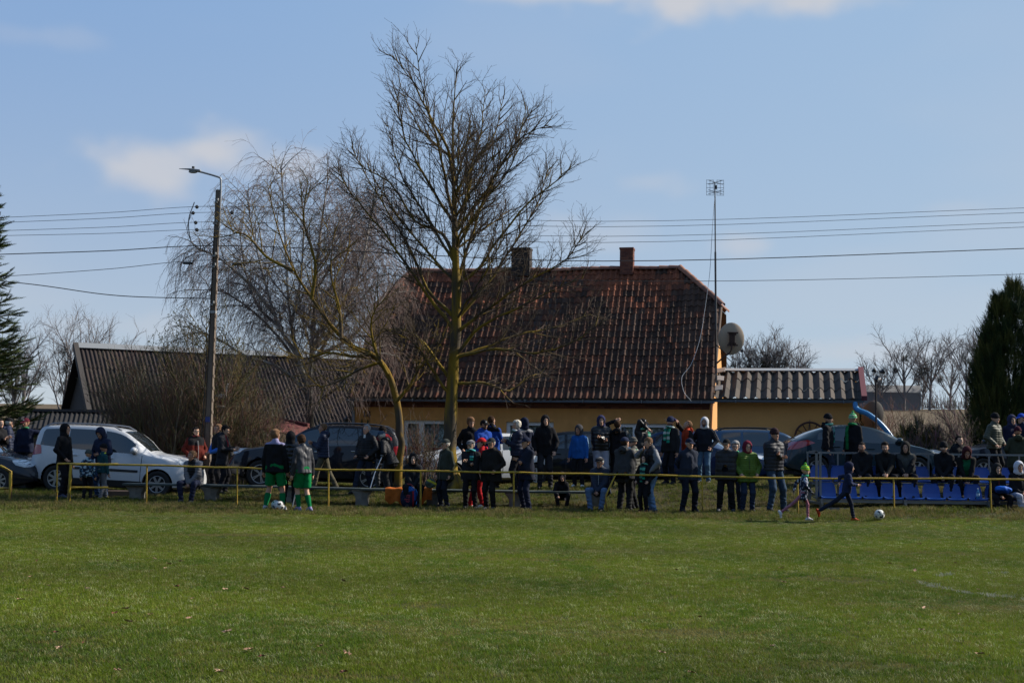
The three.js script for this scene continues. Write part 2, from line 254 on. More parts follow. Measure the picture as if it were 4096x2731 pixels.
const brickTones = [[0.15, 0.050, 0.032], [0.115, 0.040, 0.028], [0.19, 0.07, 0.042]].map((c) => M(...c, 0.9));
const mortar = M(0.13, 0.10, 0.085, 0.95), zinc = M(0.16, 0.17, 0.18, 0.5, { metalness: 0.4 }), white = M(0.66, 0.68, 0.70, 0.4), dark = M(0.015, 0.015, 0.017, 0.6), blackMetal = M(0.02, 0.02, 0.022, 0.5);
const glass = new THREE.MeshPhysicalMaterial({ color: rgb(0.9, 0.95, 0.95), transmission: 1, thickness: 0, roughness: 0.03, ior: 1.5 });
function pantile(w, len) { // one S-shaped clay tile, lower edge at y = 0, running up +y, relief in +z
  const n = 10, P = [], I = [], prof = (u) => 0.058 * Math.pow(0.5 + 0.5 * Math.cos((u - 0.5) * 6.283), 1.9);
  for (let j = 0; j < 3; j++) for (let i = 0; i <= n; i++) { const u = i / n; const yy = [0, 0, len * 1.12][j], zz = prof(u) + [0.0, 0.026, 0.004][j]; P.push((u - 0.5) * w * 1.04, yy, zz); }
  for (let j = 0; j < 2; j++) for (let i = 0; i < n; i++) { const a = j * (n + 1) + i, b = a + n + 1; I.push(a, a + 1, b, a + 1, b + 1, b); }
  const g = new THREE.BufferGeometry(); g.setAttribute('position', new THREE.Float32BufferAttribute(P, 3)); g.setIndex(I); return toCreasedNormals(g, 0.9);
}
function brickwork(parent, x0, y0, z0, w, h, d, tones, R, faces = 'fr', bl = 0.25, bh = 0.072) { // bricks laid proud of a mortar core, on the faces named
  part(parent, 'core', box(w - 0.03, h, d - 0.03, x0 + w / 2, y0 + h / 2, z0 - d / 2), mortar);
  const rows = Math.round(h / bh), hh = h / rows;
  const lay = (face, run) => { const n = Math.max(1, Math.round(run / bl)), l = run / n; for (let r = 0; r < rows; r++) { const off = (r % 2) * l / 2; for (let k = 0; k <= n; k++) { const a = Math.max(0, k * l - off), b = Math.min(run, (k + 1) * l - off); if (b - a < 0.05) continue; const mid = (a + b) / 2, q = (R() - 0.5) * 0.006, L = b - a - 0.012;
    const m = part(parent, 'brick', face === 'f' ? box(L, hh - 0.012, 0.03, x0 + mid, y0 + (r + 0.5) * hh, z0 + q - 0.008) : box(0.03, hh - 0.012, L, (face === 'r' ? x0 + w + q - 0.008 : x0 - q + 0.008), y0 + (r + 0.5) * hh, z0 - mid), tones[(R() * tones.length) | 0]); } } };
  for (const f of faces) lay(f, f === 'f' ? w : d);
}
const HOUSE_POS = [-5.63, 0.38, -46.5], HOUSE_YAW = THREE.MathUtils.degToRad(-12);
{
  const h = thing('farmhouse', 'ochre single storey farmhouse number 18 with a dark red tiled half-hipped roof', 'house', HOUSE_POS, HOUSE_YAW), R = rng(18);
  const L = 12.48, eave = 2.66, rise = 4.94, run = 4.35, depth = 2 * run, slopeLen = Math.hypot(rise, run), ang = Math.atan2(rise, run);
  const bendT = 0.69, rl = 0.94, rr = 11.0; // share of the slope where the half hips begin; ridge ends
  const edgeL = (t) => (t < bendT ? -0.10 * t / bendT : mix(-0.10, rl, (t - bendT) / (1 - bendT))), edgeR = (t) => (t < bendT ? L + 0.12 * t / bendT : mix(L + 0.12, rr, (t - bendT) / (1 - bendT)));
  // walls: front with window openings
  const wins = [[1.92, 3.62, 0.62, 1.92], [5.52, 7.15, 0.62, 1.9], [9.30, 10.95, 0.62, 1.88]], wx0 = 0.12, wx1 = L - 0.12, fz = -0.34;
  const s = new THREE.Shape([[wx0, -0.4], [wx1, -0.4], [wx1, eave + 0.25], [wx0, eave + 0.25]].map((p) => new THREE.Vector2(...p)));
  for (const [a, b, c, e] of wins) s.holes.push(new THREE.Path([[a, c], [a, e], [b, e], [b, c]].map((p) => new THREE.Vector2(...p))));
  const fw = new THREE.ExtrudeGeometry(s, { depth: 0.32, bevelEnabled: false }); fw.translate(0, 0, fz - 0.32); part(h, 'front_wall', fw, wallMat);
  const gs = new THREE.Shape([[0, -0.4], [depth - 0.68, -0.4], [depth - 0.68, eave + 0.2], [depth - run * (1 - bendT) - run * bendT * 0 - 0.9 - 1.9, eave + rise * bendT - 0.12], [run * bendT - 0.3, eave + rise * bendT - 0.12], [0, eave + 0.2]].map((p) => new THREE.Vector2(...p)));
  for (const [x, n] of [[wx1 - 0.3, 'gable_wall'], [wx0, 'gable_wall']]) { const g = new THREE.ExtrudeGeometry(gs, { depth: 0.3, bevelEnabled: false }); g.rotateY(Math.PI / 2); g.translate(x, 0, fz - 0.005); part(h, n, g, wallMat); }
  part(h, 'back_wall', box(wx1 - wx0 - 0.7, eave + 0.6, 0.3, (wx0 + wx1) / 2, (eave - 0.2) / 2, -depth + 0.5), wallMat);
  // brick band under the eaves
  brickwork(h, wx0 + 0.02, eave - 0.30, fz + 0.035, wx1 - wx0 - 0.04, 0.30, 0.09, brickTones, R, 'f', 0.25, 0.075);
  // windows: frame, sashes, panes, curtain
  const lace = new THREE.MeshStandardMaterial({ color: rgb(0.42, 0.43, 0.46), roughness: 1, map: grainTex((u, v) => { const a = Math.sin(u * 50) * Math.sin(v * 34) > 0.25 ? 1 : 0.45; return a * (0.6 + 0.4 * noise(u * 20, v * 20)); }, 128) });
  wins.forEach(([a, b, c, e], wi) => {
    const w = b - a, hh = e - c, z = fz - 0.12, f = part(h, 'window', join([box(w, 0.07, 0.08, a + w / 2, e - 0.035, z), box(w, 0.07, 0.08, a + w / 2, c + 0.035, z), box(0.07, hh - 0.14, 0.08, a + 0.035, (c + e) / 2, z), box(0.07, hh - 0.14, 0.08, b - 0.035, (c + e) / 2, z), box(0.08, hh - 0.14, 0.08, a + w * 0.36, (c + e) / 2, z)]), white);
    for (const [p, q] of [[a + 0.07, a + w * 0.36 - 0.04], [a + w * 0.36 + 0.04, b - 0.07]]) {
      part(f, 'sash', join([box(q - p, 0.05, 0.05, (p + q) / 2, e - 0.095, z + 0.015), box(q - p, 0.05, 0.05, (p + q) / 2, c + 0.095, z + 0.015), box(0.05, hh - 0.24, 0.05, p + 0.025, (c + e) / 2, z + 0.015), box(0.05, hh - 0.24, 0.05, q - 0.025, (c + e) / 2, z + 0.015)]), white);
      part(f, 'pane', box(q - p - 0.1, hh - 0.24, 0.004, (p + q) / 2, (c + e) / 2, z + 0.005), glass);
    }
    part(f, 'curtain', box(w - 0.1, hh - 0.2, 0.006, a + w / 2, (c + e) / 2 + 0.03, z - 0.09), lace);
    part(f, 'sill', box(w + 0.12, 0.04, 0.2, a + w / 2, c - 0.02, fz + 0.04), zinc);
    if (!wi) {
      part(f, 'red_cloth', box(w - 0.16, 0.09, 0.012, a + w / 2, c + 0.33, z - 0.07), M(0.30, 0.02, 0.035, 0.8));
      const fl = []; for (let k = 0; k < 6; k++) { fl.push(box(0.42, 0.018, 0.006, 0, 0, 0, 0, 0, k * Math.PI / 6)); for (const q of [-0.15, 0.15]) fl.push(box(0.11, 0.012, 0.006, Math.cos(k * Math.PI / 6) * q, Math.sin(k * Math.PI / 6) * q, 0, 0, 0, k * Math.PI / 6 + 1)); }
      const g = join(fl); g.translate(a + w * 0.8, c + 0.78, z - 0.07); part(f, 'paper_snowflake', g, M(0.62, 0.66, 0.68, 0.9));
      part(f, 'paper_bell', join([lathe([[0.001, 0.09], [0.03, 0.08], [0.055, 0.0], [0.085, -0.05], [0.001, -0.05]], 12).translate(a + w * 0.63, c + 0.52, z - 0.07)].map((g) => g.scale(1, 1, 1))), M(0.28, 0.42, 0.42, 0.9));
    }
  });
  // number, lantern, wall ornaments
  const t = new TextGeometry('18', { font, size: 0.2, depth: 0.02, curveSegments: 5 }); t.translate(0.42, 2.02, fz + 0.004); part(h, 'house_number', t, dark);
  for (const [x, y] of [[0.42, 1.6], [0.63, 1.56]]) { const g = []; for (let k = 0; k < 26; k++) { const v = k / 26; const q = box(0.1 * (1 - v * 0.8), 0.03, 0.008, (R() - 0.5) * 0.08 * (1 - v), v * 0.36, R() * 0.02, 0, 0, (R() - 0.5) * 2); q.translate(x, y, fz + 0.02); g.push(q); } part(h, 'ivy_ornament', join(g), M(0.035, 0.06, 0.02, 0.8)); }
  const ln = part(h, 'wall_lantern', join([box(0.16, 0.02, 0.02, 0.0, 2.0, fz + 0.12), lathe([[0.001, 0.14], [0.03, 0.12], [0.1, 0.04], [0.08, 0.03], [0.06, -0.16], [0.02, -0.2], [0.001, -0.22]], 6).translate(-0.1, 1.9, fz + 0.12)]), blackMetal);
  // roof deck under the tiles, then the tiles course by course
  const z0 = 0.0, P = (t, x, off = 0) => V(x, eave + rise * t + Math.cos(ang) * off, z0 - run * t + Math.sin(ang) * off);
  const quadGeo = (pts) => { const g = new THREE.BufferGeometry(), p = []; for (let k = 1; k < pts.length - 1; k++) for (const q of [pts[0], pts[k], pts[k + 1]]) p.push(q.x, q.y, q.z); g.setAttribute('position', new THREE.Float32BufferAttribute(p, 3)); g.computeVertexNormals(); return g; };
  const deckMat = M(0.045, 0.032, 0.028, 0.95, { side: THREE.DoubleSide }), sag = (x) => -0.05 * Math.sin(clamp(x / L) * 3.14159) + 0.02 * Math.sin(x * 1.7);
  const mir = (v) => V(v.x, v.y, -2 * run - v.z);
  const front = [P(0, edgeL(0)), P(0, edgeR(0)), P(bendT, edgeR(bendT)), P(1, rr), P(1, rl), P(bendT, edgeL(bendT))].map((v) => v.add(V(0, -0.09, 0)));
  const roof = part(h, 'roof', quadGeo(front), deckMat);
  part(roof, 'back_slope', quadGeo(front.map(mir).reverse()), deckMat);
  for (const [e, r] of [[edgeR, rr], [edgeL, rl]]) { const q = [P(bendT, e(bendT)), mir(P(bendT, e(bendT))), P(1, r)]; part(roof, 'half_hip', quadGeo(q.map((v) => v.add(V(0, -0.05, 0)))), tileTones[0]); }
  const col = 0.2155, rows = 22, exp = slopeLen / rows, tg = pantile(col, exp), rest = {};
  const tiltM = new THREE.Matrix4().makeRotationX(-(Math.PI / 2 - ang)), tm = new THREE.Matrix4();
  for (let r = 0; r < rows; r++) for (let c = 0; c < 58; c++) {
    const x = (c + 0.5) * col, t = r / rows, tm2 = (r + 0.6) / rows; if (x < edgeL(tm2) + 0.02 || x > edgeR(tm2) - 0.02) continue;
    const n = fbm(x * 0.7, r * 0.33, 7, 3), red = smooth(0.62, 0.95, t + (n - 0.5) * 0.7 + (R() - 0.5) * 0.25), v = red > 0.62 ? (R() < 0.5 ? 3 : 5) : red > 0.3 ? (R() < 0.6 ? 0 : 3) : [2, 1, 4, 1, 0, 2][(R() * 6) | 0];
    const moss = x > 11.2 && t > 0.35 && R() < 0.75 ? 4 : v;
    tm.copy(tiltM).premultiply(new THREE.Matrix4().makeRotationZ((R() - 0.5) * (R() < 0.03 ? 0.22 : 0.05))); const p = P(t, x, -0.03 + (R() - 0.5) * 0.02); tm.setPosition(p.x, p.y + sag(x), p.z + (r === 0 ? 0.05 : 0));
    if (x > 6.9 && r < 12) { const m = part(roof, 'roof_tile', tg, tileTones[moss]); m.applyMatrix4(tm); } else (rest[moss] ||= []).push(tg.clone().applyMatrix4(tm));
  }
  for (const k in rest) { const m = part(roof, 'roof_tiles', mergeGeometries(rest[k]), tileTones[k]); m.userData.kind = 'stuff'; }
  // ridge and hip caps
  const capGeo = (() => { const g = new THREE.CylinderGeometry(0.115, 0.13, 0.42, 10, 1, true, -Math.PI / 2, Math.PI); g.rotateZ(Math.PI / 2); g.rotateX(-Math.PI / 2); g.rotateX(0); return g; })();
  const caps = (a, b) => { const d = b.clone().sub(a), n = Math.round(d.length() / 0.36); for (let k = 0; k < n; k++) { const p = a.clone().lerp(b, (k + 0.5) / n), g = new THREE.CylinderGeometry(0.115, 0.135, d.length() / n * 1.12, 10, 1, true, -Math.PI / 2, Math.PI), m = part(roof, 'ridge_tile', g, ridgeTones[(R() * 3) | 0]); m.material.side = THREE.DoubleSide;
    const yA = d.clone().normalize(), zA = V(0, 1, 0).sub(yA.clone().multiplyScalar(yA.y)).normalize(), xA = yA.clone().cross(zA); m.applyMatrix4(new THREE.Matrix4().makeBasis(xA, yA, zA)); m.position.set(p.x, p.y + sag(p.x) - 0.02 + (R() - 0.5) * 0.02, p.z); } };
  caps(P(1, rl, 0.0), P(1, rr, 0.0)); caps(P(1, rr), P(bendT, edgeR(bendT))); caps(P(1, rl), P(bendT, edgeL(bendT)));
  caps(mir(P(bendT, edgeR(bendT))), P(1, rr)); 
  for (const e of [edgeR, edgeL]) { const pts = []; for (let k = 0; k <= 6; k++) pts.push(P(bendT * k / 6, e(bendT * k / 6) + (e === edgeR ? -0.05 : 0.05), -0.06)); part(roof, 'verge_board', tube(pts, 0.06, 6), M(0.09, 0.06, 0.045, 0.9)); }
  part(h, 'verge_bricks', quadGeo([P(0, L - 0.02, -0.35), P(bendT, L + 0.02, -0.35), P(bendT, L + 0.02, -0.12), P(0, L - 0.02, -0.12)]), M(0.26, 0.09, 0.05, 0.9, { side: THREE.DoubleSide }));
  // gutter and downpipe
  const gut = new THREE.CylinderGeometry(0.075, 0.075, L + 0.1, 10, 1, true, Math.PI / 2, Math.PI); gut.rotateZ(Math.PI / 2); gut.rotateX(Math.PI / 2 * 0); gut.translate(L / 2, eave - 0.04, 0.12);
  part(h, 'gutter', gut, M(0.12, 0.125, 0.13, 0.5, { metalness: 0.5, side: THREE.DoubleSide }));
  for (let k = 0; k < 7; k++) part(h, 'gutter_bracket', box(0.03, 0.1, 0.17, 0.4 + k * 1.95, eave - 0.07, 0.1), zinc);
  part(h, 'downpipe', tube(spline([[0.08, eave - 0.08, 0.12], [0.1, eave - 0.3, -0.1], [0.12, eave - 0.45, -0.26], [0.12, eave - 1.2, -0.26], [0.12, -0.3, -0.26]], 14), 0.05, 8), M(0.24, 0.26, 0.28, 0.5, { metalness: 0.3 }));
  // chimneys
  for (const [x, w, d, hh, tones, n] of [[8.86, 0.47, 0.46, 0.92, brickTones, 0], [4.83, 0.68, 0.5, 0.98, [M(0.022, 0.019, 0.018, 0.95), M(0.032, 0.026, 0.023, 0.95), M(0.05, 0.033, 0.027, 0.95)], 1]]) {
    const c = new THREE.Group(); c.name = 'chimney'; if (n) c.userData.label = 'soot-blackened wider chimney'; h.add(c);
    brickwork(c, x, eave + rise - 0.28, -run + d / 2 + 0.05, w, hh, d, tones, R, 'frl', 0.16, 0.072);
    part(c, 'chimney_top', box(w + 0.05, 0.07, d + 0.05, x + w / 2, eave + rise - 0.28 + hh + 0.036, -run + 0.05), n ? tones[0] : brickTones[0]);
  }
}
const housePoint = (x, y, z) => { const c = Math.cos(HOUSE_YAW), s = Math.sin(HOUSE_YAW); return [HOUSE_POS[0] + x * c + z * s, HOUSE_POS[1] + y, HOUSE_POS[2] - x * s + z * c]; };

// corrugated fibre cement sheets, laid one by one
function sheetGeo(w, len, pitch, amp, seg = 6) {
  const n = Math.round(w / pitch) * seg, P = [], I = []; for (let j = 0; j < 3; j++) for (let i = 0; i <= n; i++) { const x = i / n * w; P.push(x - w / 2, [0, 0, len * 1.07][j], amp * 0.5 * Math.cos(x / pitch * 6.283) + [-0.002, 0.016, -0.004][j]); }
  for (let j = 0; j < 2; j++) for (let i = 0; i < n; i++) { const a = j * (n + 1) + i, b = a + n + 1; I.push(a, a + 1, b, a + 1, b + 1, b); }
  const g = new THREE.BufferGeometry(); g.setAttribute('position', new THREE.Float32BufferAttribute(P, 3)); g.setIndex(I); return toCreasedNormals(g, 1.0);
}
function corrugated(parent, cols, rows, w, slope, ang, eaveP, pitch, amp, tones, R, jit = 0.01) {
  const g = sheetGeo(w + pitch * 0.0, slope / rows, pitch, amp), tilt = new THREE.Matrix4().makeRotationX(-(Math.PI / 2 - ang));
  for (let r = 0; r < rows; r++) for (let c = 0; c < cols; c++) { const m = part(parent, 'roof_sheet', g, tones[(R() * tones.length) | 0]), s = r * slope / rows, M4 = tilt.clone(); M4.setPosition(eaveP[0] + (c + 0.5) * w, eaveP[1] + Math.sin(ang) * s + (R() - 0.5) * jit, eaveP[2] - Math.cos(ang) * s); m.applyMatrix4(M4); }
}
const cement = [[0.036, 0.028, 0.026], [0.030, 0.025, 0.023], [0.044, 0.034, 0.030], [0.026, 0.022, 0.020]].map((c) => M(...c, 0.95, { specularIntensity: 0.3, side: THREE.DoubleSide }));
// annex against the farmhouse's gable
{
  const R = rng(55), p = housePoint(12.5, 0, -0.15), a = thing('house_annex', 'low ochre annex with wavy grey sheet roof beside the farmhouse gable', 'annex', p, HOUSE_YAW);
  const L = 4.72, eave = 2.68, run = 2.3, rise = 1.02, ang = Math.atan2(rise, run), sl = Math.hypot(run, rise);
  part(a, 'front_wall', box(L - 0.2, eave + 0.4, 0.3, L / 2 - 0.02, eave / 2 - 0.2, -0.42), wallMat);
  const gs = new THREE.Shape([[0, -0.4], [4.0, -0.4], [4.0, eave], [run - 0.25, eave + rise - 0.1], [0, eave]].map((q) => new THREE.Vector2(...q))), gg = new THREE.ExtrudeGeometry(gs, { depth: 0.25, bevelEnabled: false }); gg.rotateY(Math.PI / 2); gg.translate(L - 0.38, 0, -0.275); part(a, 'gable_wall', gg, wallMat);
  const tones = [[0.060, 0.047, 0.038], [0.048, 0.038, 0.031], [0.072, 0.056, 0.044], [0.06, 0.038, 0.026]].map((c) => M(...c, 0.95, { side: THREE.DoubleSide }));
  corrugated(a, 7, 3, L / 7, sl, ang, [0, eave + 0.03, 0.08], L / 14, 0.13, tones, R, 0.03);
  part(a, 'ridge_cap', join([box(L, 0.025, 0.2, L / 2, eave + rise + 0.08, -run + 0.15, 0.42), box(L, 0.025, 0.2, L / 2, eave + rise + 0.08, -run - 0.03, -0.42)]), M(0.30, 0.31, 0.32, 0.7));
  part(a, 'bargeboard', box(0.17, 0.16, sl + 0.1, L + 0.02, eave + rise / 2 + 0.09, -run / 2 + 0.1, Math.atan2(rise, run)), M(0.12, 0.022, 0.03, 0.7));
  const gut = new THREE.CylinderGeometry(0.065, 0.065, L + 0.05, 10, 1, true, Math.PI / 2, Math.PI); gut.rotateZ(Math.PI / 2); gut.translate(L / 2, eave - 0.02, 0.15);
  part(a, 'gutter', gut, M(0.10, 0.105, 0.11, 0.5, { metalness: 0.5, side: THREE.DoubleSide })); for (let k = 0; k < 3; k++) part(a, 'gutter_bracket', box(0.03, 0.1, 0.16, 0.7 + k * 1.7, eave - 0.05, 0.13), zinc);
  for (const [y, z, rz] of [[eave + rise - 0.1, -run + 0.35, 0.2], [eave + 0.62, -1.2, -0.1], [eave + 0.25, -0.35, 0.15]]) part(a, 'flashing', box(0.34, 0.03, 0.4, 0.08, y + 0.14, z, ang, 0, rz), M(0.22, 0.20, 0.19, 0.8));
  part(a, 'wall_hook', tube([[3.05, 2.05, -0.24], [3.0, 1.7, -0.2], [3.04, 1.45, -0.2]], 0.012, 5), M(0.12, 0.10, 0.09, 0.8));
  // blue flexible downpipe hanging off the gutter end
  const pp = spline([[4.45, eave - 0.08, 0.14], [4.5, eave - 0.28, 0.3], [4.85, eave - 0.45, 0.42], [5.3, eave - 0.85, 0.5], [5.62, eave - 1.35, 0.55], [5.75, eave - 1.9, 0.6]], 90);
  const rad = pp.map((q, i) => 0.082 + (i % 2) * 0.007); rad[0] = rad[1] = rad[2] = rad[3] = 0.07; const bp = part(a, 'drain_hose', tube(pp, rad, 10), M(0.02, 0.165, 0.36, 0.4)); bp.userData.label = 'bright blue ribbed drain hose';
}
// wagon wheel leaning on the annex wall
{
  const p = housePoint(15.55, 1.5, -0.22), w = thing('wagon_wheel', 'old brown wooden wagon wheel hung against the annex wall', 'wheel', p, HOUSE_YAW), wood = M(0.06, 0.022, 0.016, 0.8), r = 0.47;
  const rim = new THREE.TorusGeometry(r, 0.034, 6, 32); part(w, 'rim', rim, wood); const hub = new THREE.CylinderGeometry(0.075, 0.085, 0.16, 12); hub.rotateX(Math.PI / 2); part(w, 'hub', hub, wood);
  for (let k = 0; k < 12; k++) { const a = k / 12 * 6.283; part(w, 'spoke', tube([[Math.cos(a) * 0.06, Math.sin(a) * 0.06, 0], [Math.cos(a) * (r - 0.02), Math.sin(a) * (r - 0.02), 0]], 0.018, 5), wood); }
}
// satellite dishes
function dish(name, label, pos, r, yaw, pitch, matBack, build) {
  const g = thing(name, label, 'satellite dish', pos, 0), prof = []; for (let i = 0; i <= 8; i++) prof.push([i / 8 * r + 0.001, (i / 8) ** 2 * r * 0.22]); for (let i = 8; i >= 0; i--) prof.push([i / 8 * r + 0.001, (i / 8) ** 2 * r * 0.22 + 0.012]);
  const d = lathe(prof, 28); d.scale(0.92, 1, 1.12); d.rotateX(-Math.PI / 2); const rot = new THREE.Matrix4().makeRotationFromEuler(new THREE.Euler(pitch, yaw, 0, 'YXZ')); d.applyMatrix4(rot); part(g, 'reflector', d, matBack); build(g, rot); return g;
}
{
  const dp = [7.13, 5.02, -43.6];
  dish('satellite_dish', 'large round satellite dish on a rusty bracket at the farmhouse gable', dp, 0.47, 0.08, 0.1, M(0.36, 0.27, 0.19, 0.6, { side: THREE.DoubleSide }), (g, rot) => {
    const rust = M(0.055, 0.028, 0.02, 0.9), pl = join([box(0.34, 0.05, 0.06, 0, 0.2, 0.1), box(0.17, 0.4, 0.06, -0.02, 0, 0.1), box(0.34, 0.05, 0.06, 0, -0.2, 0.1), box(0.24, 0.06, 0.06, -0.01, 0.15, 0.1), box(0.24, 0.06, 0.06, -0.01, -0.15, 0.1)]); pl.applyMatrix4(rot); part(g, 'bracket_plate', pl, rust);
    part(g, 'arm', tube(spline([[-0.02, -0.18, 0.1], [-0.06, -0.42, 0.12], [-0.3, -0.62, 0.08], [-0.52, -0.82, 0.02]], 12), 0.028, 7), rust); part(g, 'arm', tube([[-0.2, -0.5, 0.1], [-0.52, -0.2, 0.0]], 0.02, 6), rust); part(g, 'wall_rail', box(0.05, 1.25, 0.05, -0.54, -0.32, 0), rust);
    part(g, 'receiver', box(0.09, 0.08, 0.09, 0.36, -0.37, -0.25), blackMetal);
  });
  dish('satellite_dish', 'dark satellite dish on a post beyond the annex corner', [12.0, 2.62, -44.6], 0.43, 0.25, 0.2, M(0.075, 0.066, 0.06, 0.7, { side: THREE.DoubleSide }), (g, rot) => { part(g, 'bracket_plate', box(0.14, 0.3, 0.06, 0, -0.15, 0.1).applyMatrix4(rot), blackMetal); part(g, 'post', tube([[0, -0.1, 0.12], [0, -2.3, 0.12]], 0.035, 8), blackMetal); });
}
// television aerial on a mast at the gable
{
  const b = [6.62, 3.6, -43.95], t = thing('aerial_mast', 'tall thin aerial mast with grid antenna rising at the farmhouse gable', 'antenna', b), steel = M(0.035, 0.037, 0.042, 0.5), H = 6.72;
  part(t, 'mast', join([tube([[0.06, 0, 0], [0.02, 4.3, 0]], 0.033, 8), tube([[0.02, 4.3, 0], [0, H - 0.1, 0]], 0.022, 8)]), steel);
  const grid = []; for (const q of [-1, 1]) { for (const yy of [0.25, 0.13, -0.0, -0.13, -0.25]) grid.push(tube([[q * 0.05, H - 0.3 + yy, 0.06], [q * 0.29, H - 0.3 + yy, 0.06]], 0.006, 4)); for (const xx of [0.06, 0.17, 0.28]) grid.push(tube([[q * xx, H - 0.56, 0.06], [q * xx, H - 0.04, 0.06]], 0.006, 4)); }
  part(t, 'reflector_grid', join(grid), steel); const el = []; for (const yy of [0.16, -0.16]) for (const q of [-1, 1]) { el.push(tube([[0, H - 0.3 + yy, 0.14], [q * 0.24, H - 0.3 + yy + 0.07, 0.16]], 0.009, 4)); el.push(tube([[0, H - 0.3 + yy, 0.14], [q * 0.24, H - 0.3 + yy - 0.07, 0.16]], 0.009, 4)); }
  part(t, 'dipole', join(el), steel); part(t, 'amplifier_box', box(0.08, 0.12, 0.06, 0, H - 0.3, 0.14), blackMetal);
  const cw = M(0.5, 0.5, 0.5, 0.6); part(t, 'cable', tube(spline([[0, H - 0.4, 0.1], [-0.09, 5.0, 0.05], [-0.17, 3.6, 0.05], [-0.28, 2.7, 0.02], [-0.5, 1.4, 0.1], [-0.82, 0.55, 0.3], [-1.12, 0.15, 0.45], [-1.06, -0.35, 0.6], [-0.85, -0.62, 0.7]], 40), 0.0085, 5), cw);
}
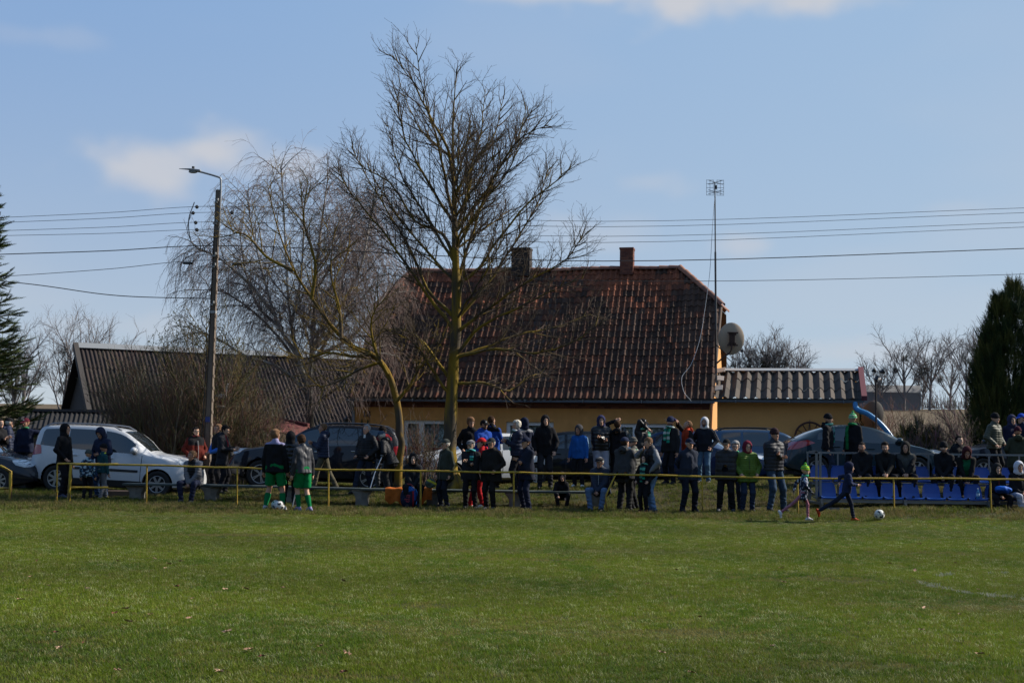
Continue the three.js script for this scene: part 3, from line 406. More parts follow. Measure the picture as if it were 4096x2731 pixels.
// barn and lean-to shed at the back on the left
{
  const R = rng(7), yaw = THREE.MathUtils.degToRad(29), run = 4.6, rise = 4.15, ang = Math.atan2(rise, run), sl = Math.hypot(run, rise), L = 19;
  const rx = -18.75, rz = -58, base = 0.2, c = Math.cos(yaw), s = Math.sin(yaw), b = thing('barn', 'long weathered barn with a steep corrugated sheet roof behind the bushes', 'barn', [rx + s * run, base, rz + c * run], yaw);
  const eave = 1.15; corrugated(b, 18, 4, L / 18, sl, ang, [0, eave, 0], L / 108, 0.055, cement, R, 0.015);
  part(b, 'back_slope', box(L, 0.05, sl, L / 2, eave + rise / 2 - 0.03, -run * 1.5, Math.atan2(rise, run) * -1), cement[1]);
  part(b, 'ridge_cap', join([box(L + 0.1, 0.03, 0.35, L / 2, eave + rise + 0.0, -run + 0.13, 0.72), box(L + 0.1, 0.03, 0.35, L / 2, eave + rise + 0.0, -run - 0.13, -0.72)]), M(0.20, 0.21, 0.22, 0.7));
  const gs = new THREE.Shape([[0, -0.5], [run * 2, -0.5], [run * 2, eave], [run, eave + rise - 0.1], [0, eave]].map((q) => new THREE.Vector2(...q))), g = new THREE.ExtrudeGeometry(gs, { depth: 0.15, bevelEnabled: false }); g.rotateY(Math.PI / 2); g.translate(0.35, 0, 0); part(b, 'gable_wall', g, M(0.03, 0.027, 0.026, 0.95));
  part(b, 'bargeboard', box(0.2, 0.24, sl + 0.1, -0.06, eave + rise / 2 + 0.0, -run / 2, Math.atan2(rise, run)), M(0.045, 0.038, 0.034, 0.9));
  part(b, 'front_wall', box(L - 0.6, eave + 0.6, 0.2, L / 2, eave / 2 - 0.3, -0.35), M(0.10, 0.07, 0.055, 0.95));
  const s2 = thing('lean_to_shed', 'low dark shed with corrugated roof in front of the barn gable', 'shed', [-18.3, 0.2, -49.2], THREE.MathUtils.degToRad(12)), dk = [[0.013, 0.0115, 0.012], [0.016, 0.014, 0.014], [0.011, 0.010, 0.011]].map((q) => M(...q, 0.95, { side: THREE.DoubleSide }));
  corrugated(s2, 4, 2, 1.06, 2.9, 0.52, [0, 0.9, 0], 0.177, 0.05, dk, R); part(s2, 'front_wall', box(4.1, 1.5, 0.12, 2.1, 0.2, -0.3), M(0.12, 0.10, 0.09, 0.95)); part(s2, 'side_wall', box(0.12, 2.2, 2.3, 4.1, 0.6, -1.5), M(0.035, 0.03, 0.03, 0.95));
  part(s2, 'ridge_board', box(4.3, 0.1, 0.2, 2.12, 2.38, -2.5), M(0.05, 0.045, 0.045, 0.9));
  const pile = thing('roof_sheet_stack', 'grey corrugated sheets leaning behind the man in the maroon cap', 'roof sheets', [-15.2, 0.15, -41.2], 0.25); corrugated(pile, 3, 1, 1.06, 2.1, 0.85, [0, 0, 0], 0.177, 0.055, cement, R, 0.03);
  part(pile, 'prop', box(3.2, 0.08, 0.08, 1.6, 1.35, -1.4), M(0.2, 0.17, 0.14, 0.9)); part(pile, 'prop_leg', join([box(0.08, 1.4, 0.08, 0.3, 0.65, -1.45), box(0.08, 1.4, 0.08, 2.9, 0.65, -1.45)]), M(0.2, 0.17, 0.14, 0.9));
  // small red garden roof beside the bush
  const r3 = thing('well_house', 'small garden shelter with a faded red roof behind the dark off-roader', 'shelter', [-8.6, 0.3, -43.2], -0.1), red = M(0.16, 0.045, 0.04, 0.85);
  part(r3, 'roof_slope', box(2.3, 0.05, 1.0, 1.05, 1.78, 0.42, 0.42, 0, -0.2), red); part(r3, 'roof_slope', box(2.3, 0.05, 1.0, 1.05, 1.78, -0.42, -0.42, 0, -0.2), red); for (const [x, y] of [[0.2, 1.9], [1.9, 1.55]]) for (const z of [-0.4, 0.4]) part(r3, 'post', box(0.09, y, 0.09, x, y / 2 - 0.05, z), M(0.10, 0.06, 0.04, 0.9));
  // distant grey hall
  const hl = thing('field_hall', 'distant grey hall on the far field', 'hall', [44.5, groundY(46, 165), -165], 0.1); part(hl, 'wall', box(9, 2.2, 6, 0, 0.9, 0), M(0.14, 0.145, 0.16, 0.9)); const hr = new THREE.CylinderGeometry(4.2, 4.2, 9.2, 4, 1, false, Math.PI / 4); hr.rotateZ(Math.PI / 2); hr.scale(1, 0.42, 1); hr.translate(0, 1.6, 0); part(hl, 'roof', hr, M(0.17, 0.175, 0.19, 0.85));
  // concrete block wall by the bush
  const cw = thing('garden_wall', 'short grey concrete block wall under the bare bush', 'wall', [-9.9, groundY(-9.5, 37), -37.6], 0.05); for (let r = 0; r < 4; r++) for (let k = 0; k < 4; k++) part(cw, 'block', rbox(0.48, 0.235, 0.2, 0.015, (k + (r % 2) * 0.5) * 0.495, 0.1 + r * 0.245, (R() - 0.5) * 0.02), M(0.16 + R() * 0.04, 0.155, 0.145, 0.95));
}

// ------------------------------------------------------------------ trees and bushes
const barkCol = (a, b, s) => (x, y, z) => { const n = fbm(x * s, y * s * 0.6, z * s, 3), t = smooth(0.38, 0.56, n); return a.map((v, k) => mix(v, b[k], t) * mix(0.75, 1.2, noise(x * 60, y * 40, z * 60))); };
const BARK = [0.062, 0.05, 0.036], LICHEN = [0.19, 0.125, 0.016], TWIG = [0.075, 0.056, 0.042];
const lichenBark = barkCol(BARK, LICHEN, 5.5);
function taper(n, a, b, pw = 1) { return Array.from({ length: n }, (_, i) => mix(a, b, Math.pow(i / (n - 1), pw))); }
function along(pts, t) { const f = clamp(t) * (pts.length - 1), i = Math.min(pts.length - 2, Math.floor(f)); return [pts[i].clone().lerp(pts[i + 1], f - i), pts[i + 1].clone().sub(pts[i]).normalize()]; }
function wander(R, p, dir, len, n, wob, up, bend) { const out = [p.clone()], d = dir.clone().normalize(), q = p.clone(); for (let k = 0; k < n; k++) { d.x += (R() - 0.5) * wob; d.y += (R() - 0.5) * wob + up; d.z += (R() - 0.5) * wob; if (bend) d.addScaledVector(bend, 1 / n); d.normalize(); q.addScaledVector(d, len / n); out.push(q.clone()); } return out; }
// side shoots of a shoot, level by level
function shoots(R, sink, pts, r, cfg, lev, len0) {
  const c = cfg[lev]; if (!c) return;
  const n = Math.round(c.n * mix(0.75, 1.25, R()) * (c.per ? len0 : 1));
  for (let k = 0; k < n; k++) {
    const t = mix(c.t0 ?? 0.2, 1, (k + R()) / n), [p, d] = along(pts, t), az = (k * 2.4 + R() * 1.2), a = d.clone().cross(Math.abs(d.y) < 0.95 ? V(0, 1, 0) : V(1, 0, 0)).normalize(), b = d.clone().cross(a);
    const side = a.multiplyScalar(Math.cos(az)).addScaledVector(b, Math.sin(az)), ang = mix(c.ang[0], c.ang[1], R()), dir = d.clone().multiplyScalar(Math.cos(ang)).addScaledVector(side, Math.sin(ang)); dir.y += c.lift ?? 0; if (c.flat) dir.z *= c.flat; dir.normalize();
    const len = mix(c.len[0], c.len[1], R()) * (c.tip ? mix(1, c.tip, t) : 1), rr = Math.min(r * mix(1, 0.5, t) * 0.75, c.r * mix(0.8, 1.25, R()));
    const q = wander(R, p, dir, len, c.seg, c.wob, c.up, c.bend); sink(lev, q, taper(q.length, rr, Math.max(c.r1, rr * 0.35)), c.sides); shoots(R, sink, q, rr, cfg, lev + 1, len);
  }
}
const bareMat = VC(0.9);
{ // the tall bare tree in front of the house
  const R = rng(31), t = thing('bare_tree', 'tall bare tree with yellow lichen on its trunk in front of the farmhouse', 'tree', [-1.49, groundY(-1.5, 34.3), -34.3]), g0 = t.position;
  const L2 = (x, y, z = 0) => V(x - g0.x, y - g0.y, z), tuck = ([x, y]) => [mix(-1.5, x, 0.97), y > 4 ? 4 + (y - 4) * (Math.abs(x + 1.5) > 1.6 ? 0.96 : 0.9) : y];
  const trunk = [[-1.44, 0.25], [-1.49, 0.6], [-1.54, 1.3], [-1.54, 2.0], [-1.49, 3.4], [-1.43, 4.68], [-1.48, 6.48], [-1.52, 7.3], [-1.55, 8.1], [-1.6, 9.7], [-1.53, 11.2]].map(([x, y], i) => L2(x, y, Math.sin(i * 1.3) * 0.05)), tr = [0.27, 0.2, 0.175, 0.165, 0.145, 0.13, 0.09, 0.07, 0.052, 0.026, 0.007];
  const tp = spline(trunk, 40), trr = tp.map((p, i) => lin(tr.map((_, k) => k / (tr.length - 1)), tr, i / 40) * (1 + 0.06 * Math.sin(i * 2.1)));
  const T = new Tubes().add(tp, trr, 14, lichenBark); for (let k = 0; k < 6; k++) { const a = k / 6 * 6.28 + 0.4; T.add(spline([[Math.cos(a) * 0.1 + 0.03, 0.45, Math.sin(a) * 0.1], [Math.cos(a) * 0.22 + 0.03, 0.12, Math.sin(a) * 0.22], [Math.cos(a) * 0.42, -0.08, Math.sin(a) * 0.42]], 5), [0.09, 0.09, 0.085, 0.07, 0.05, 0.03], 7, lichenBark); }
  part(t, 'trunk', T.geo(), bareMat);
  const limbs = [[[-1.42,6.12],[-1.16,6.84],[-0.84,8.06],[-0.36,9.34],[0.05,10.11],[0.5,10.8]],
[[-1.29,7.47],[-0.6,8.57],[0.14,9.43],[0.91,9.78]],
[[-1.53,6.62],[-1.77,7.16],[-2.0,7.33],[-2.59,7.62],[-3.19,8.37],[-4.04,8.91],[-4.39,9.5]],
[[-1.55,7.59],[-1.75,8.64],[-1.96,9.7],[-2.27,10.76],[-2.53,12.22]],
[[-1.31,7.42],[-1.15,8.65],[-1.08,9.58],[-0.88,10.44],[-0.8,11.9]],
[[-1.51,8.86],[-1.7,9.53],[-2.18,10.42],[-2.57,11.19],[-3.09,11.82]],
[[-1.68,9.53],[-2.04,9.83],[-2.56,10.46],[-3.15,11.39]],
[[-1.35,5.87],[-0.98,6.08],[-0.45,6.89],[0.37,7.78],[1.16,8.43],[1.53,8.81]],
[[-1.27,4.87],[-0.55,5.94],[0.04,7.01],[0.67,7.99],[1.01,9.17]],
[[-1.65,4.68],[-2.31,5.63],[-2.9,6.52],[-3.55,7.23],[-4.21,7.99],[-4.65,8.7]],
[[-1.59,4.93],[-2.24,5.69],[-2.65,6.72],[-3.17,7.42],[-3.77,8.39],[-4.37,9.43]],
[[-1.33,4.55],[-0.57,5.07],[0.44,5.67],[1.39,6.19],[1.84,6.78]],
[[-1.29,3.72],[-0.62,4.02],[0.2,4.38],[1.28,4.65],[2.17,5.05]],
[[-1.29,3.79],[-0.76,4.56],[0.13,4.95],[0.96,5.35],[1.78,5.68]],
[[-1.63,3.34],[-2.28,4.09],[-2.86,4.53],[-3.5,4.46],[-3.94,4.2]],
[[-1.62,2.89],[-2.08,3.46],[-2.47,4.03],[-3.11,4.34]],
[[-1.31,3.21],[-0.67,3.09],[-0.03,2.91],[0.53,3.3],[0.98,3.43]],
[[-1.35,3.94],[-0.37,3.93],[0.65,3.81],[1.61,4.08],[2.37,4.6]],
[[-1.52,8.42],[-1.02,9.34],[-0.52,10.2],[-0.28,11.45]],
[[-1.4,5.13],[-1.23,6.22],[-1.18,7.13],[-0.62,8.04]],
[[-1.54,6.48],[-2.28,7.76],[-2.95,8.92],[-3.42,10.16]],
[[-1.57,7.64],[-2.3,8.8],[-2.83,9.84],[-3.05,11.02]],
[[-1.53,5.83],[-2.33,6.85],[-3.18,7.75],[-3.98,9.04]],
[[-1.53,6.8],[-0.81,8.04],[-0.05,9.09],[0.32,10.27]]];
  const crown = new Tubes(), cfg = [
    { n: 5.4, per: 1, t0: 0.12, len: [0.7, 1.55], tip: 0.38, ang: [0.42, 0.85], lift: 0.08, r: 0.016, r1: 0.005, seg: 6, wob: 0.14, up: 0.06, sides: 4 },
    { n: 6.6, per: 1, t0: 0.18, len: [0.3, 0.8], tip: 0.65, ang: [0.4, 0.8], lift: 0.05, r: 0.0066, r1: 0.0036, seg: 4, wob: 0.18, up: 0.05, sides: 3 },
    { n: 7.6, per: 1, t0: 0.2, len: [0.10, 0.28], ang: [0.5, 1.0], lift: 0.08, r: 0.0043, r1: 0.0030, seg: 2, wob: 0.3, up: 0.06, sides: 3 }];
  const twigCol = (x, y, z, r) => { const k = smooth(0.006, 0.022, r) * smooth(0.4, 0.62, fbm(x * 6, y * 6, z * 6, 2)); return [mix(TWIG[0], LICHEN[0], k), mix(TWIG[1], LICHEN[1], k), mix(TWIG[2], LICHEN[2], k)]; };
  const sink = (lev, q, r, s) => crown.add(q, r, s, twigCol);
  const grow = (pts, r0) => { const P = spline(pts, 16); const wv = P.map((p, i) => p.clone().add(V(Math.sin(i * 1.7) * 0.014, Math.sin(i * 2.3) * 0.012, Math.sin(i * 1.1) * 0.02))); part(t, 'limb', new Tubes().add(wv, taper(wv.length, r0, 0.007, 0.8), 7, lichenBark).geo(), bareMat); let l = 0; for (let i = 1; i < wv.length; i++) l += wv[i].distanceTo(wv[i - 1]); shoots(R, sink, wv, r0, cfg, 0, l); };
  limbs.forEach((l, i) => { const zEnd = (i % 2 ? 1 : -1) * mix(0.3, 1.9, R()), n = l.length - 1; grow(l.map(tuck).map(([x, y], k) => L2(x, y, zEnd * Math.pow(k / n, 1.2))).map((p, k) => (k ? p : tp.reduce((b, c) => (Math.abs(c.y - p.y + 0.15) < Math.abs(b.y - p.y + 0.15) ? c : b)).clone())), mix(0.034, 0.058, clamp(n / 6))); });
  for (let i = 0; i < 10; i++) { const h = mix(3.9, 8.5, R()), p = tp.reduce((b, c) => (Math.abs(c.y - h) < Math.abs(b.y - h) ? c : b)).clone(), a = (i % 2 ? 1 : -1) * (1.1 + (R() - 0.5) * 0.9), len = mix(3.6, 1.7, (h - 3.9) / 4.6), d = V(Math.cos(a) * 0.8, 0.5 + R() * 0.4, Math.sin(a) * 1.2); const q = wander(R, p, d, len, 6, 0.14, 0.06); grow(q, 0.038); }
  shoots(R, sink, tp.slice(22), 0.06, cfg, 0, 4);
  part(t, 'crown', crown.geo(), bareMat);
  // dead brown rosettes of bark plates and moss at the foot
  const moss = []; for (let k = 0; k < 40; k++) { const a = R() * 6.28, r = 0.25 + R() * 0.3, s = 0.03 + R() * 0.06; moss.push(new THREE.IcosahedronGeometry(s, 0).scale(1.6, 0.7, 1.6).translate(Math.cos(a) * r, 0.02, Math.sin(a) * r)); }
  part(t, 'root_moss', join(moss), M(0.05, 0.06, 0.016, 1));
}
{ // leaning lichen covered tree left of it
  const R = rng(8), t = thing('leaning_tree', 'small crooked tree with orange lichen leaning towards the birch', 'tree', [-2.88, groundY(-2.9, 34.7), -34.7]), g0 = t.position, L2 = (x, y, z = 0) => V(x - g0.x, y - g0.y, z);
  const main = spline([[-2.87, 0.2], [-2.86, 1.0], [-2.80, 1.55], [-2.86, 1.75], [-2.88, 2.1], [-2.98, 2.7], [-3.24, 3.4], [-3.62, 3.8], [-4.15, 4.02], [-4.62, 4.45], [-5.22, 5.24], [-5.7, 5.95], [-6.18, 7.1], [-6.5, 8.3]].map(([x, y], i) => L2(x, y, -i * 0.03)), 44);
  const r = main.map((p, i) => lin([0, 0.10, 0.2, 0.24, 0.5, 0.62, 0.8, 1], [0.115, 0.095, 0.085, 0.11, 0.075, 0.062, 0.035, 0.008], i / 44)); part(t, 'trunk', new Tubes().add(main, r, 10, barkCol(BARK, [0.19, 0.115, 0.016], 5)).geo(), bareMat);
  const crown = new Tubes(), lc = barkCol(TWIG, LICHEN, 6), sink = (l, q, rr, s) => crown.add(q, rr, s, lc), cfg = [
    { n: 4.6, per: 1, t0: 0.1, len: [0.8, 1.7], tip: 0.6, ang: [0.5, 1.0], lift: 0.12, r: 0.016, r1: 0.006, seg: 6, wob: 0.3, up: 0.05, sides: 4 }, { n: 6, per: 1, t0: 0.15, len: [0.25, 0.7], ang: [0.5, 1.1], lift: 0.0, r: 0.0075, r1: 0.004, seg: 4, wob: 0.35, up: 0.03, sides: 3 }, { n: 6, per: 1, t0: 0.2, len: [0.08, 0.24], ang: [0.6, 1.1], r: 0.0048, r1: 0.0034, seg: 2, wob: 0.3, up: 0.02, sides: 3 }];
  const limb = (l, z) => { const P = spline(l.map(([x, y], i) => L2(x, y, z * i / l.length)), 14); part(t, 'limb', new Tubes().add(P, taper(P.length, 0.05, 0.01), 7, lc).geo(), bareMat); shoots(R, sink, P, 0.04, cfg, 0, 2.5); };
  limb([[-3.62, 3.8], [-4.1, 3.75], [-4.8, 3.85], [-5.4, 3.7], [-6.0, 3.9]], -0.8); limb([[-4.4, 4.2], [-4.5, 5.0], [-4.75, 5.9], [-4.7, 7.2]], -0.6); limb([[-3.4, 3.6], [-3.9, 3.4], [-4.4, 3.1], [-4.9, 2.9]], 0.5); limb([[-5.2, 5.2], [-5.1, 6.1], [-5.4, 7.2], [-5.3, 8.2]], 0.6); limb([[-3.2, 3.3], [-3.5, 3.9], [-3.6, 4.6], [-3.4, 5.1]], 0.8); limb([[-5.7, 5.95], [-6.4, 6.3], [-7.0, 6.9], [-7.4, 7.0]], -0.7); limb([[-2.95, 2.6], [-2.6, 3.0], [-2.3, 3.5], [-1.9, 3.8]], 0.9);
  shoots(R, sink, main.slice(20), 0.04, cfg, 0, 6); part(t, 'crown', crown.geo(), bareMat);
}
{ // weeping birch
  const R = rng(64), t = thing('weeping_birch', 'large weeping birch with whitish stems and drooping bare twigs beside the farmhouse', 'tree', [-6.35, groundY(-6.35, 43), -43.4]), g0 = t.position, L2 = (x, y, z = 0) => V(x - g0.x, y - g0.y, z);
  const birchBark = (x, y, z) => { const n = fbm(x * 4, y * 9, z * 4, 3), wht = smooth(1.8, 4.5, y), k = n > 0.56 ? 0.25 : 1; return [mix(0.055, 0.44, wht) * k, mix(0.045, 0.41, wht) * k, mix(0.036, 0.37, wht) * k]; };
  const stems = [
    [[-6.38, 0.3], [-6.42, 1.6], [-6.5, 3.0], [-6.46, 4.4], [-6.40, 6.3], [-6.36, 8.2], [-6.2, 10.2], [-6.1, 11.4]], [[-6.5, 3.2], [-6.9, 4.4], [-7.2, 6.0], [-7.35, 8.2], [-7.45, 10.4], [-7.5, 11.3]], [[-6.46, 4.0], [-6.0, 5.4], [-5.7, 7.4], [-5.5, 9.4], [-5.4, 10.9]],
    [[-6.8, 4.2], [-7.7, 5.6], [-8.3, 7.4], [-8.75, 9.2], [-8.95, 10.3]], [[-7.6, 5.5], [-8.6, 6.3], [-9.3, 7.8], [-9.7, 9.5]], [[-6.4, 5.2], [-5.6, 6.3], [-5.0, 7.8], [-4.75, 9.3], [-4.5, 10.5]], [[-6.5, 3.4], [-7.3, 4.6], [-8.2, 5.6], [-9.3, 6.5], [-10.3, 7.0], [-11.3, 7.05]],
    [[-6.48, 3.0], [-7.6, 4.0], [-8.8, 4.4], [-9.8, 5.0], [-10.6, 5.3]], [[-6.46, 4.4], [-5.4, 5.2], [-4.7, 6.4], [-4.2, 7.6]], [[-6.6, 3.8], [-7.2, 5.4], [-6.9, 7.2], [-6.8, 9.4], [-6.9, 10.6]], [[-6.5, 2.6], [-5.7, 3.4], [-5.2, 4.4], [-4.6, 5.0]], [[-7.9, 6.0], [-8.9, 7.2], [-9.9, 8.0], [-10.6, 8.3]]];
  const crown = new Tubes(), TW = [0.18, 0.135, 0.12], sink = (l, q, r, s) => crown.add(q, r, s, l === 0 ? (x, y, z) => birchBark(x, y + 0, z).map((v) => v * 0.55) : TW);
  const cfg = [{ n: 5.0, per: 1, t0: 0.16, len: [0.8, 1.8], tip: 0.7, ang: [0.5, 1.0], lift: 0.35, r: 0.016, r1: 0.006, seg: 6, wob: 0.22, up: -0.03, bend: V(0, -0.35, 0), sides: 4 },
    { n: 8.5, per: 1, t0: 0.12, len: [0.5, 1.5], ang: [0.4, 1.2], r: 0.0058, r1: 0.0032, seg: 6, wob: 0.16, up: -0.20, bend: V(0, -1.0, 0), sides: 3 }, { n: 4.6, per: 1, t0: 0.1, len: [0.14, 0.42], ang: [0.3, 0.8], r: 0.0042, r1: 0.003, seg: 2, wob: 0.2, up: -0.12, sides: 3 }];
  stems.forEach((l, i) => { const z = (i ? (i % 2 ? 1 : -1) * mix(0.4, 1.8, R()) : 0), P = spline(l.map(([x, y], k) => L2(x < -6.5 ? mix(-6.5, x, 0.84) : mix(-6.5, x, 1.12), y > 3 ? 3 + (y - 3) * 0.86 : y, z * k / (l.length - 1))), 18), r0 = i ? 0.075 : 0.16; part(t, i ? 'stem' : 'trunk', new Tubes().add(P, taper(P.length, r0, 0.012, 0.8), i ? 8 : 12, birchBark).geo(), bareMat); shoots(R, sink, P, r0 * 0.6, cfg, 0, i ? 5.2 : 7); });
  for (let i = 0; i < 12; i++) { const [p] = along(spline(stems[0].map(([x, y]) => L2(x, y > 3 ? 3 + (y - 3) * 0.86 : y)), 18), mix(0.35, 0.7, R())), a = R() * 6.28; const q = wander(R, p, V(Math.cos(a), 0.9, Math.sin(a)), mix(2.2, 4, R()), 8, 0.15, 0.03); part(t, 'stem', new Tubes().add(q, taper(q.length, 0.05, 0.01), 6, birchBark).geo(), bareMat); shoots(R, sink, q, 0.03, cfg, 0, 3.2); }
  part(t, 'crown', crown.geo(), bareMat);
}
function bush(name, label, pos, seed, stems, spread, h, col, o = {}) {
  const R = rng(seed), t = thing(name, label, 'bush', pos, 0), S = new Tubes(), C = new Tubes(), sink = (l, q, r, s) => C.add(q, r, s, col.map((v) => v * mix(0.7, 1.35, R())));
  const cfg = [{ n: o.n1 ?? 5, per: 1, t0: 0.2, len: [0.4, 1.0], ang: [0.35, 0.8], lift: 0.1, r: 0.008, r1: 0.004, seg: 4, wob: 0.25, up: 0.06, sides: 3 }, { n: o.n2 ?? 6, per: 1, t0: 0.2, len: [0.12, 0.4], ang: [0.4, 0.9], r: 0.0052, r1: 0.0035, seg: 2, wob: 0.3, up: 0.04, sides: 3 }];
  for (let i = 0; i < stems; i++) { const a = R() * 6.28, r = Math.sqrt(R()), p = V(Math.cos(a) * r * spread[0] * (o.base ?? 0.55), 0, Math.sin(a) * r * spread[1] * 0.6), d = V(Math.cos(a) * r * spread[0] * 0.5 / h + (o.dx ?? 0), 1, Math.sin(a) * r * spread[1] * 0.5 / h), len = h * mix(0.5, 1.05, R()) * (1 - 0.3 * r); const q = wander(R, p, d, len, 7, o.wob ?? 0.14, o.up ?? -0.0); S.add(q, taper(q.length, mix(0.012, 0.024, R()), 0.005), 4, col.map((v) => v * mix(0.8, 1.3, R()))); shoots(R, sink, q, 0.012, cfg, 0, len); }
  part(t, 'stems', S.geo(), bareMat); part(t, 'twigs', C.geo(), bareMat);
  if (o.buds) { const B = []; const P = C.p; for (let i = 0; i < o.buds; i++) { const k = ((R() * P.length / 3) | 0) * 3; B.push(new THREE.TetrahedronGeometry(mix(0.012, 0.022, R()), 0).scale(1, 1.7, 1).translate(P[k], P[k + 1], P[k + 2])); } part(t, 'buds', join(B), o.budMat); }
  return t;
}
const budGreen = M(0.15, 0.14, 0.05, 0.8), TAN = [0.17, 0.122, 0.078];
bush('hazel_bush', 'wide bare tan bush between white car and the concrete pole', [-10.0, groundY(-10, 39), -40.2], 3, 130, [2.7, 1.3], 4.3, TAN, { n1: 7, n2: 8, wob: 0.2, buds: 2200, budMat: budGreen });
bush('hazel_bush', 'dense bare bush around the stork ornament right of the concrete pole', [-8.2, groundY(-8.2, 40), -40.9], 4, 75, [1.7, 1.0], 3.9, [0.115, 0.085, 0.055], { buds: 700, budMat: budGreen });
bush('bramble_tangle', 'low tangle of pale bare brambles behind the dark off-roader bonnet', [-6.9, groundY(-6.9, 41), -41.3], 5, 60, [1.6, 0.8], 1.6, [0.17, 0.125, 0.09], { wob: 0.45, up: -0.05, n1: 7, n2: 7 });
bush('lilac_bush', 'bare bush in front of the barn roof under the birch', [-5.4, groundY(-5.4, 46), -47.2], 9, 28, [1.6, 0.9], 2.6, [0.10, 0.08, 0.06], {});
{ // young willow over the hazel
  const R = rng(15), t = thing('young_willow', 'young budding willow with yellowish stems behind the pole', 'tree', [-9.0, groundY(-9, 39.5), -39.6]), C = new Tubes(), B = [], col = (x, y, z) => { const k = noise(x * 8, y * 8, z * 8); return [mix(0.09, 0.16, k), mix(0.075, 0.115, k), mix(0.035, 0.04, k)]; };
  const cfg = [{ n: 4.4, per: 1, t0: 0.3, len: [0.5, 1.3], ang: [0.4, 0.9], lift: 0.25, r: 0.012, r1: 0.005, seg: 5, wob: 0.25, up: 0.05, sides: 4 }, { n: 6, per: 1, t0: 0.15, len: [0.25, 0.6], ang: [0.4, 0.9], r: 0.006, r1: 0.004, seg: 3, wob: 0.25, up: 0.04, sides: 3 }, { n: 5, per: 1, t0: 0.2, len: [0.08, 0.22], ang: [0.4, 0.9], r: 0.0045, r1: 0.0035, seg: 1, wob: 0.2, up: 0, sides: 3 }], sink = (l, q, r, s) => { C.add(q, r, s, col); if (l > 0 && R() < 0.9) { const p = q[q.length - 1]; B.push(new THREE.TetrahedronGeometry(mix(0.014, 0.024, R())).scale(1, 1.6, 1).translate(p.x, p.y, p.z)); } };
  for (const l of [[[0, 0], [-0.05, 1.2], [0.1, 2.2], [-0.1, 3.0], [-0.5, 3.9], [-0.7, 4.4]], [[0.05, 1.2], [0.3, 2.2], [0.25, 3.2], [0.5, 4.2]], [[0.02, 1.6], [-0.4, 2.6], [-1.0, 3.3], [-1.3, 3.9]], [[0.2, 1.8], [0.8, 2.6], [1.1, 3.3]], [[-0.1, 2.6], [0.1, 3.6], [0.0, 4.5]]]) { const P = spline(l.map(([x, y], i) => V(x, y, i * 0.06 * (l.length % 2 ? 1 : -1))), 14); part(t, 'stem', new Tubes().add(P, taper(P.length, 0.05, 0.012), 7, (x, y, z) => col(x, y, z).map((v) => v * 0.9)).geo(), bareMat); shoots(R, sink, P, 0.03, cfg, 0, 3); }
  part(t, 'crown', C.geo(), bareMat); part(t, 'buds', join(B), budGreen);
}
bush('bare_shrub', 'thorny bare shrub below the farmhouse window beside the seated woman', [-2.35, groundY(-2.35, 36), -35.7], 21, 26, [0.75, 0.4], 1.55, [0.10, 0.07, 0.05], { wob: 0.3, buds: 160, budMat: M(0.16, 0.08, 0.04, 0.9) });
bush('bare_shrub', 'pinkish bare thicket beyond the dark teal hatchback', [12.9, groundY(12.9, 45), -45.6], 22, 46, [1.5, 0.8], 2.5, [0.15, 0.10, 0.085], { wob: 0.26 });
bush('bare_shrub', 'thin arching bare branches left of the dark juniper', [13.2, groundY(13, 38), -38.6], 23, 16, [0.8, 0.6], 3.0, [0.14, 0.10, 0.085], { wob: 0.2, dx: -0.45, n1: 4, up: 0.02, base: 0.3, buds: 120, budMat: M(0.10, 0.05, 0.04, 0.9) });
bush('bare_shrub', 'bare shrub in front of the golden thuja hedge', [12.0, groundY(12, 39), -38.9], 24, 24, [1.2, 0.6], 1.9, [0.15, 0.105, 0.09], { wob: 0.3 });
// evergreens: sprays of small flat shoots through the volume of the crown
function sprayGeo(list, R) { const P = [], C = []; for (const [p, d, len, w, c, n] of list) { const a = d.clone().cross(V(R() - 0.5, R() - 0.5, R() - 0.5)).normalize(); for (let k = 0; k < n; k++) { const t = (k + 0.3) / n, s = k % 2 ? 1 : -1, q = p.clone().addScaledVector(d, len * t), tip = q.clone().addScaledVector(d, len * 0.34).addScaledVector(a, s * w * (1 - t * 0.6)), m = q.clone().addScaledVector(d, len * 0.16); P.push(q.x, q.y, q.z, tip.x, tip.y, tip.z, m.x, m.y, m.z); const v = mix(0.7, 1.3, R()); for (let j = 0; j < 3; j++) C.push(c[0] * v, c[1] * v, c[2] * v); } } const g = new THREE.BufferGeometry(); g.setAttribute('position', new THREE.Float32BufferAttribute(P, 3)); g.setAttribute('color', new THREE.Float32BufferAttribute(C, 3)); g.computeVertexNormals(); return g; }
const needleMat = VC(0.7);
